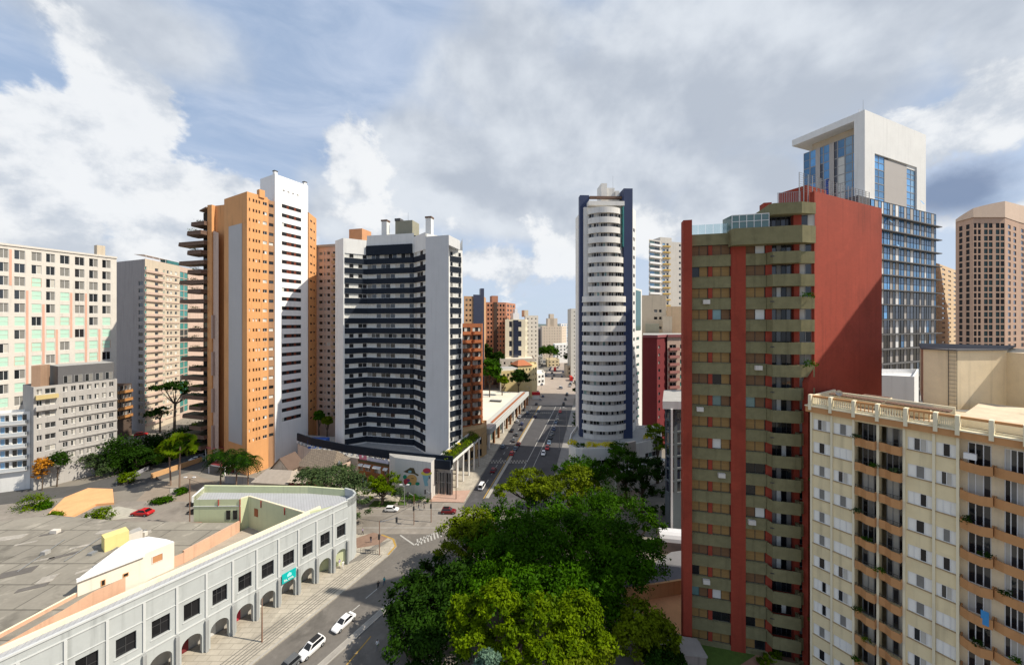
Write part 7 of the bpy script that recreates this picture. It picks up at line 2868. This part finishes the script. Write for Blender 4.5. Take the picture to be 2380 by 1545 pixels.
CARS = {}
PAINT = {'white': (.78, .78, .78), 'silver': (.42, .43, .45), 'grey': (.10, .105, .11), 'black': (.012, .012, .014), 'red': (.48, .012, .015), 'darkred': (.16, .006, .010), 'blue': (.02, .04, .12), 'steelblue': (.10, .15, .22), 'beige': (.42, .38, .30)}
for k_, c_ in PAINT.items():
    paint('paint_' + k_, c_)


def car_proto(kind):
    if kind in CARS:
        return CARS[kind]
    b, wins, lights, Lr, Lf = car_mesh(kind)
    r = thing('car', 'car', 'car')
    b.build('body', r)
    for nm, q in wins:
        w = MB()
        w.poly(q, gld)
        w.build(nm, r)
    for nm, q in lights:
        w = MB()
        w.poly(q, frameW if nm == 'headlight' else redtrim)
        w.poly(q[::-1], frameW if nm == 'headlight' else redtrim)
        w.build(nm, r)
    for sx in (-1, 1):
        for y in (Lr + .75, Lf - .8):
            w = MB()
            w.tube((sx * .68, y, .31), (sx * .90, y, .31), .31, .31, rubber, 14)
            o = w.build('wheel', r)
            h = MB()
            h.tube((sx * .9, y, .31), (sx * .915, y, .31), .19, .17, steel, 10)
            h.build('rim', o)
    CARS[kind] = [r, False]
    return CARS[kind]


def put_car(kind, col, p, head, label, group=None, sc=.74, roof=None, cat='car'):
    rec = car_proto(kind)
    r = rec[0]
    if rec[1]:
        r = copy_tree(rec[0])
    rec[1] = True
    r.location = (p[0], p[1], .03)
    r.rotation_euler = (0, 0, head)
    r.scale = (sc, sc, sc)
    tag(r, label, cat)
    if 'group' in r:
        del r['group']
    if group:
        r['group'] = group
    for ch in r.children:
        if ch.name.split('.')[0] == 'body':
            ch.material_slots[0].link = 'OBJECT'
            ch.material_slots[0].material = MATS['paint_' + col]
    if roof:
        b = MB()
        b.box(-.56, .56, -1.5, .1, 1.665, 1.70, MATS['paint_black'])
        o = b.build('roof_panel', None)
        o.parent = r
    return r


def lerp_lane(y, t):
    a, c = G(1231, 923.7), G(1331.5, 940)
    l = a[0] + .172 * (y - a[1])
    r = c[0] + .245 * (y - c[1])
    return l + (r - l) * t


def traffic():
    hd = lambda a, c: math.atan2(-(c[0] - a[0]), c[1] - a[1])
    near = hd((-31.6, 43.2), (-22, 63.5))
    av = hd((0, 0), (.19, 1))
    put_car('sedan', 'white', G(799, 1452), near + math.pi, 'white saloon car coming down the near road between the trees and the arcade pavement')
    put_car('suv', 'white', G(724, 1513), near + math.pi, 'white off-roader with a black roof on the near road behind the white saloon', roof=True)
    put_car('hatch', 'grey', G(668, 1556), near + math.pi, 'dark grey car cut off by the lower edge on the near road')
    put_car('hatch', 'white', G(911, 1187), math.radians(-90), 'small white car crossing the junction by the mural verge')
    put_car('suv', 'darkred', G(1043, 1192), math.radians(-90), 'dark red estate car at the junction beside the park trees')
    put_car('van', 'white', G(1120, 1134), av, 'white van at the start of the avenue')
    put_car('hatch', 'darkred', G(1147, 1095), av, 'dark red hatchback on the avenue behind the white van')
    # left carriageway queue
    for (px, py, c, k, lab) in ((1190, 1056, 'red', 'hatch', 'bright red car, first of the short queue on the avenue'), (1198, 1044, 'steelblue', 'sedan', 'blue grey car between the two red cars of the avenue queue'), (1205, 1034, 'darkred', 'hatch', 'dark red car, last of the short avenue queue'),
                                (1213, 999, 'black', 'hatch', 'lone black car in the avenue shade beyond the queue'), (1243, 970, 'blue', 'suv', 'dark blue car near the sunny crosswalk on the avenue'), (1251, 957, 'steelblue', 'sedan', 'grey blue car just past the sunny crosswalk'),
                                (1247, 940, 'grey', 'hatch', 'dark grey car farther along the shaded avenue lane'), (1256, 930, 'silver', 'hatch', 'silver car near the end of the shade on the avenue'), (1262, 922, 'blue', 'sedan', 'dark blue car at the edge of the sunlit junction')):
        put_car(k, c, G(px, py), av, lab)
    # parked / right lane row
    row = [(1263, 1056, 'white', 'hatch'), (1272, 1043, 'red', 'hatch'), (1276, 1031, 'steelblue', 'sedan'), (1279, 1019, 'black', 'hatch'), (1283, 1009, 'grey', 'sedan'), (1287, 999, 'blue', 'hatch'), (1292, 983, 'steelblue', 'suv'), (1296, 974, 'grey', 'hatch'), (1302, 958, 'red', 'hatch'), (1310, 940, 'black', 'suv'), (1314, 929, 'black', 'hatch')]
    labs = ['white car heading the row of cars in the shaded lane by the podium', 'red car right behind the white one in the shaded row', 'blue grey saloon third in the shaded row by the podium', 'black hatchback fourth in the shaded row by the podium', 'dark grey saloon fifth in the shaded row', 'dark blue hatchback sixth in the shaded row',
            'blue grey off-roader following the gap in the shaded row', 'dark grey hatchback close to the blue grey off-roader', 'small red car at the far crosswalk of the shaded row', 'black off-roader in the far shade beside the blue fin', 'black hatchback last before the sunlit junction']
    for (px, py, c, k), lab in zip(row, labs):
        put_car(k, c, G(px, py), av + math.pi, lab, 'cars in the shaded lane by the podium')
    for (px, py, c, k, lab) in ((1238, 905, 'white', 'hatch', 'white car on the sunlit far junction'), (1302, 903, 'silver', 'van', 'pale grey van turning on the sunlit far junction'), (1262, 884, 'white', 'van', 'white van far up the avenue beyond the junction'), (1306, 876, 'steelblue', 'hatch', 'grey blue car far up the sunny avenue'),
                                (1326, 893, 'grey', 'sedan', 'dark car on the far junction beside the blue fin'), (1283, 868, 'black', 'hatch', 'dark car behind the red bus far off'), (1309, 866, 'blue', 'hatch', 'dark blue car beside the red bus far off')):
        put_car(k, c, G(px, py), av, lab, sc=.9)
    g = random.Random(8)
    for i in range(24):
        y = g.uniform(200, 350)
        x = lerp_lane(y, g.choice((.12, .3, .62, .8)))
        put_car(g.choice(('hatch', 'sedan')), g.choice(('grey', 'black', 'silver', 'white', 'steelblue', 'blue')), (x, y), av, 'tiny car in the far sunlit traffic of the avenue', 'far traffic on the avenue', sc=.85)
    for i in range(9):
        y = 118 + i * 6.3 + g.uniform(-1.5, 1.5)
        a0 = G(1077, 1176)
        x = a0[0] + .172 * (y - a0[1]) + g.choice((1.6, 4.2))
        put_car(g.choice(('hatch', 'sedan')), g.choice(('grey', 'black', 'silver', 'steelblue', 'blue')), (x, y), av, 'small car in the shaded lanes beside the long gallery', 'cars beside the long gallery')
    # left side
    put_car('sedan', 'red', G(331, 1196), math.radians(88), 'bright red car on the side street beyond the felt roof', sc=.95)
    put_car('suv', 'black', G(456, 1174), math.radians(90), 'black car parked at the end wall of the pale green building', sc=.8)
    put_car('hatch', 'black', G(455, 1192), math.radians(90), 'second black car, parked closer to the street by the pale green building', sc=.8)
    for i, (px, py, c) in enumerate(((458, 1070, 'white'), (470, 1064, 'silver'), (478, 1060, 'grey'))):
        put_car('sedan', c, G(px, py), math.radians(-70), ['white car in the shaded yard behind the palms', 'silver car in the shaded yard behind the palms', 'dark grey car in the shaded yard behind the palms'][i], sc=.85)
    put_car('hatch', 'red', G(328, 1012), math.radians(-60), 'red car in deep shade beyond the long hedge', sc=.9)
    # red buses far up the avenue
    for i, (px, py, h, lab) in enumerate(((1290, 862, 0, 'red city bus coming down the far avenue'), (1327, 884, .15, 'red city bus half hidden beside the blue fin'))):
        x, y = G(px, py)
        t = thing('bus', lab, 'bus', (x, y, .03))
        b = MB()
        rd = mat('bus_red', (.55, .03, .02), .4, .05)
        q = [(-.95, -3.0), (.95, -3.0), (.95, 4.0), (-.95, 4.0)]
        b.prism(q, .4, 2.9, rd)
        b.prism([(x_ * .85, y_ * .9) for x_, y_ in q], 2.9, 3.1, rd)
        o = b.build('body', None)
        o.parent = t
        o.location = (0, 0, .4)
        for (q, nm) in (([(-.8, -3.01, 1.7), (.8, -3.01, 1.7), (.8, -3.01, 2.6), (-.8, -3.01, 2.6)], 'windscreen'), ([(-.96, 3.7, 1.7), (-.96, -2.7, 1.7), (-.96, -2.7, 2.5), (-.96, 3.7, 2.5)], 'side_window'), ([(.96, -2.7, 1.7), (.96, 3.7, 1.7), (.96, 3.7, 2.5), (.96, -2.7, 2.5)], 'side_window')):
            w = MB()
            w.poly(q, gld)
            w.build(nm, None).parent = t
            t.children[-1].location = (0, 0, 0)
            for v, p in zip(t.children[-1].data.vertices, q):
                v.co = p
        for sx in (-1, 1):
            for y_ in (-1.9, 2.6):
                w = MB()
                w.tube((sx * .7, y_, .42), (sx * .93, y_, .42), .42, .42, rubber, 10)
                o = w.build('wheel', None)
                o.parent = t
                o.location = (sx * .815, y_, 0)
        t.rotation_euler = (0, 0, av + h)


# ================================================================ people and street furniture
def person_mesh(pose):
    bm = bmesh.new()
    sk = bm.verts.layers.skin.verify()
    pts = {}

    def v(k, p, r, r2=None):
        x = bm.verts.new(p)
        x[sk].radius = (r, r2 or r)
        pts[k] = x
    st = .22 if pose == 'walk' else .03
    v('pel', (0, 0, .95), .14, .11)
    v('wst', (0, 0, 1.12), .135, .10)
    v('chs', (0, 0, 1.33), .16, .11)
    v('nck', (0, .01, 1.49), .06)
    v('chin', (0, .03, 1.56), .075)
    v('hd', (0, .03, 1.66), .095, .105)
    v('crn', (0, .015, 1.74), .06)
    for s, n in ((-1, 'l'), (1, 'r')):
        k = st * s
        v('hip' + n, (s * .09, 0, .88), .095)
        v('kn' + n, (s * .10, k * .55 + .02, .50), .062)
        v('an' + n, (s * .10, k - .02, .09), .042)
        v('to' + n, (s * .11, k + .13, .035), .035)
        v('sh' + n, (s * .19, 0, 1.41), .06)
        v('el' + n, (s * .24, -k * .35 - .02, 1.13), .044)
        v('wr' + n, (s * .25, -k * .7 + .06, .90), .032)
        v('ha' + n, (s * .25, -k * .8 + .09, .81), .030)
    E = [('pel', 'wst'), ('wst', 'chs'), ('chs', 'nck'), ('nck', 'chin'), ('chin', 'hd'), ('hd', 'crn')]
    for n in 'lr':
        E += [('pel', 'hip' + n), ('hip' + n, 'kn' + n), ('kn' + n, 'an' + n), ('an' + n, 'to' + n), ('chs', 'sh' + n), ('sh' + n, 'el' + n), ('el' + n, 'wr' + n), ('wr' + n, 'ha' + n)]
    for a, c in E:
        bm.edges.new((pts[a], pts[c]))
    pts['pel'][sk].use_root = True
    me = bpy.data.meshes.new('person_skeleton')
    bm.to_mesh(me)
    bm.free()
    o = bpy.data.objects.new('person_skeleton', me)
    C.objects.link(o)
    md = o.modifiers.new('s', 'SKIN')
    o.modifiers.new('d', 'SUBSURF').levels = 1
    dg = bpy.context.evaluated_depsgraph_get()
    dg.update()
    out = bpy.data.meshes.new_from_object(o.evaluated_get(dg))
    bpy.data.objects.remove(o)
    out.name = 'person'
    out.materials.clear()
    skin = mat('skin', (.42, .24, .16), .6, .05)
    hair = mat('hair', (.03, .02, .015), .7, .05)
    for m in (skin, MATS['paint_grey'], MATS['paint_blue'], hair, rubber):
        out.materials.append(m)
    for p in out.polygons:
        c = p.center
        if c.z > 1.68 or (c.z > 1.60 and c.y < .0):
            p.material_index = 3
        elif c.z > 1.48:
            p.material_index = 0
        elif abs(c.x) > .205 and c.z < 1.1:
            p.material_index = 0
        elif c.z > .98:
            p.material_index = 1
        elif c.z > .10:
            p.material_index = 2
        else:
            p.material_index = 4
        p.use_smooth = True
    return out


def people():
    ms = {k: person_mesh(k) for k in ('walk', 'stand')}
    cl = {k: mat('cloth_' + k, c, .9, .1, 5) for k, c in dict(white=(.7, .7, .7), black=(.015, .015, .018), blue=(.06, .10, .28), jeans=(.05, .07, .13), red=(.4, .04, .04), beige=(.4, .34, .26), grey=(.16, .16, .17), lilac=(.36, .30, .5), teal=(.04, .3, .32)).items()}
    L = [((789, 1318), 'walk', 'lilac', 'white', 1.2, 'person in a lilac top and white trousers beside the last arch'), ((797, 1322), 'walk', 'white', 'white', 1.0, 'person dressed all in white on the arcade pavement'),
         ((879, 1371), 'stand', 'black', 'black', .3, 'person in black standing in the tree shade on the road'), ((877, 1512), 'walk', 'white', 'grey', .5, 'person in a white top at the park kerb'),
         ((973, 1184), 'walk', 'black', 'jeans', 1.5, 'person in a black top waiting at the junction, next to the one in grey'), ((986, 1185), 'walk', 'grey', 'black', -1.5, 'person in a grey top by the junction, next to the one in black'),
         ((957, 1160), 'stand', 'black', 'black', 0, 'person in dark clothes on the pavement before the mural'), ((1001, 1160), 'walk', 'red', 'black', 1, 'person in a dark red top at the corner of the mural wall'),
         ((1000, 1140), 'stand', 'black', 'grey', 0, 'person in black beside the mural wall end'), ((843, 1243), 'walk', 'lilac', 'black', 2, 'person in a lilac top behind the curved arcade end'), ((862, 1262), 'stand', 'black', 'jeans', 0, 'person in black on the earth bed of the corner'),
         ((1060, 1116), 'walk', 'black', 'black', .2, 'person in black on the sunny avenue pavement'), ((1087, 1086), 'walk', 'grey', 'black', .2, 'person in grey below the raised planter'), ((1096, 1088), 'walk', 'beige', 'jeans', .2, 'person in a beige top below the raised planter'),
         ((1205, 1100), 'walk', 'white', 'beige', 3, 'person in a white top crossing the shaded avenue'), ((1231, 1126), 'walk', 'red', 'jeans', 3, 'person in a red top near the park end of the avenue'),
         ((893, 1361), 'walk', 'teal', 'jeans', 0, 'person in a teal top half hidden at the park edge')]
    for (p, pose, a, c, h, lab) in L:
        o = bpy.data.objects.new('person', ms[pose])
        C.objects.link(o)
        x, y = G(*p)
        o.location = (x, y, .13)
        o.rotation_euler = (0, 0, h)
        o.scale = (.78, .78, .78)
        for i, m in ((1, cl[a]), (2, cl[c])):
            o.material_slots[i].link = 'OBJECT'
            o.material_slots[i].material = m
        tag(o, lab, 'person')


def furniture():
    def lamp(name, lab, p, h, arm, dirx=1, cat='street lamp', two=False, m=steel, group=None):
        t = thing(name, lab, cat, (p[0], p[1], 0), group)
        b = MB()
        b.tube((p[0], p[1], 0), (p[0], p[1], h), .10, .06, m, 8)
        b.build('pole', t)
        for s in ((-1, 1) if two else (dirx,)):
            if arm:
                b = MB()
                b.tube((p[0], p[1], h - .1), (p[0] + s * arm, p[1], h + .25), .045, .035, m, 6)
                b.build('arm', t)
                b = MB()
                b.box(p[0] + s * arm - .3, p[0] + s * arm + .3, p[1] - .14, p[1] + .14, h + .2, h + .36, whitesteel)
                b.build('lamp_head', t)
        return t
    a = G(609, 1493)
    lamp('pole', 'thin brown wooden pole on the arcade pavement', a, 5.8, 0, cat='pole', m=mat('pole_brown', (.22, .13, .09)))
    lamp('street_lamp', 'twin armed lamp post by the mural verge', G(940, 1178), 4.8, .8, two=True)
    lamp('street_lamp', 'tall slim lamp post beside the dark junction shade', G(996, 1165), 5.8, .0, cat='street lamp')
    lamp('pole', 'thick dark pole in front of the planter columns', G(1060, 1160), 9.2, 0, m=brownb, cat='pole')
    lamp('pole', 'dark utility pole at the far end of the raised planter', G(1113, 1085), 9.0, 0, m=brownb, cat='pole')
    lamp('pole', 'dark utility pole with crossbar beside the pale green building', G(441, 1218), 9.5, .9, two=True, m=mat('pole_brown', (.22, .13, .09)), cat='pole')
    for px, py, h, lab in ((1317, 1003, 9, 'tall lamp post on the shaded kerb by the blue-finned tower'), (1258, 905, 8, 'slim lamp post on the median at the sunlit junction'), (1231, 935, 8, 'slim lamp post at the end of the long gallery'), (1300, 1045, 8, 'slim lamp post beside the shaded car row')):
        lamp('street_lamp', lab, G(px, py), h, 1.2, -1)
    # traffic signals
    for (px, py, lab) in ((882, 1290, 'traffic signal on the corner pavement with an arm over the road'), (1002, 1213, 'traffic signal at the dark edge of the junction'), (962, 1219, 'traffic signal near the junction middle')):
        p = G(px, py)
        t = thing('traffic_signal', lab, 'traffic light', (p[0], p[1], 0))
        b = MB()
        b.tube((*p, 0), (*p, 6.2), .09, .07, mat('pole_brown', (.22, .13, .09)), 8)
        b.build('pole', t)
        b = MB()
        b.tube((p[0], p[1], 6.0), (p[0] + (3.2 if px < 900 else -1.5), p[1] + .4, 6.6), .06, .04, steel, 6)
        b.build('arm', t)
        b = MB()
        x = p[0] + (3.0 if px < 900 else -1.3)
        b.box(x - .16, x + .16, p[1] + .15, p[1] + .4, 5.8, 6.7, frameD)
        b.build('signal_head', t)
        b = MB()
        b.box(p[0] - .16, p[0] + .16, p[1] - .3, p[1] - .06, 3.0, 3.9, frameD)
        b.build('signal_head', t)
    # overhead cables between the poles
    for (a, c, sag, lab) in (((G(1060, 1160), 8.9), (G(1113, 1085), 8.7), .5, 'thin overhead cable between the two dark poles by the raised planter'),
                             ((G(441, 1218), 9.3), (G(882, 1290), 6.1), .9, 'thin overhead cable from the utility pole to the corner traffic signal'),
                             ((G(882, 1290), 6.2), (G(1002, 1213), 6.1), .4, 'thin overhead cable across the junction between two traffic signals'),
                             ((G(1113, 1085), 8.6), (G(1231, 935), 7.8), .8, 'long thin overhead cable along the gallery front')):
        b = MB()
        p, q = Vector((*a[0], a[1])), Vector((*c[0], c[1]))
        for i in range(10):
            f = lambda t: p.lerp(q, t) - Vector((0, 0, sag * 4 * t * (1 - t)))
            b.tube(f(i / 10), f((i + 1) / 10), .03, .03, frameD, 4, False)
        tag(b.build('overhead_cable'), lab, 'cable')
    # low pavement rails
    for i, (p0, p1, lab) in enumerate((((838, 1284), (878, 1290), 'dark low railing on the corner pavement'), ((945, 1177), (985, 1177), 'low railing on the pavement before the mural'))):
        f = Fr(G(*p0), G(*p1))
        b = MB(f)
        for j in range(8):
            u = f.L * j / 7
            b.tube((u, 0, 0), (u, 0, .8), .03, .03, frameD, 4)
        b.tube((0, 0, .8), (f.L, 0, .8), .03, .03, frameD, 4)
        b.tube((0, 0, .45), (f.L, 0, .45), .02, .02, frameD, 4)
        tag(b.build('railing'), lab, 'railing')
    # kiosk-like advertising panel and red kiosk on the far pavement
    p = G(1243, 915)
    t = thing('kiosk', 'red roofed kiosk on the sunny far pavement', 'kiosk', (*D(1245, 190), 0))
    x, y = D(1246, 192)
    b = MB()
    b.box(x - 2.2, x + 2.2, y, y + 2, 2.2, 3.6, mat('kiosk_red', (.55, .02, .03), .6))
    b.build('roof', t)
    b = MB()
    b.box(x - 1.9, x + 1.9, y + .2, y + 1.8, 0, 2.2, whitew)
    b.build('booth', t)


# ================================================================ build everything
ground()
red_tower()
cream_block()
hood_tower()
blue_tower()
navy_tower()
orange_tower()
garden_tower()
left_buildings()
middle_buildings()
far_buildings()
shadow_tower()
arcade()
corner_block()
vegetation()
traffic()
people()
furniture()
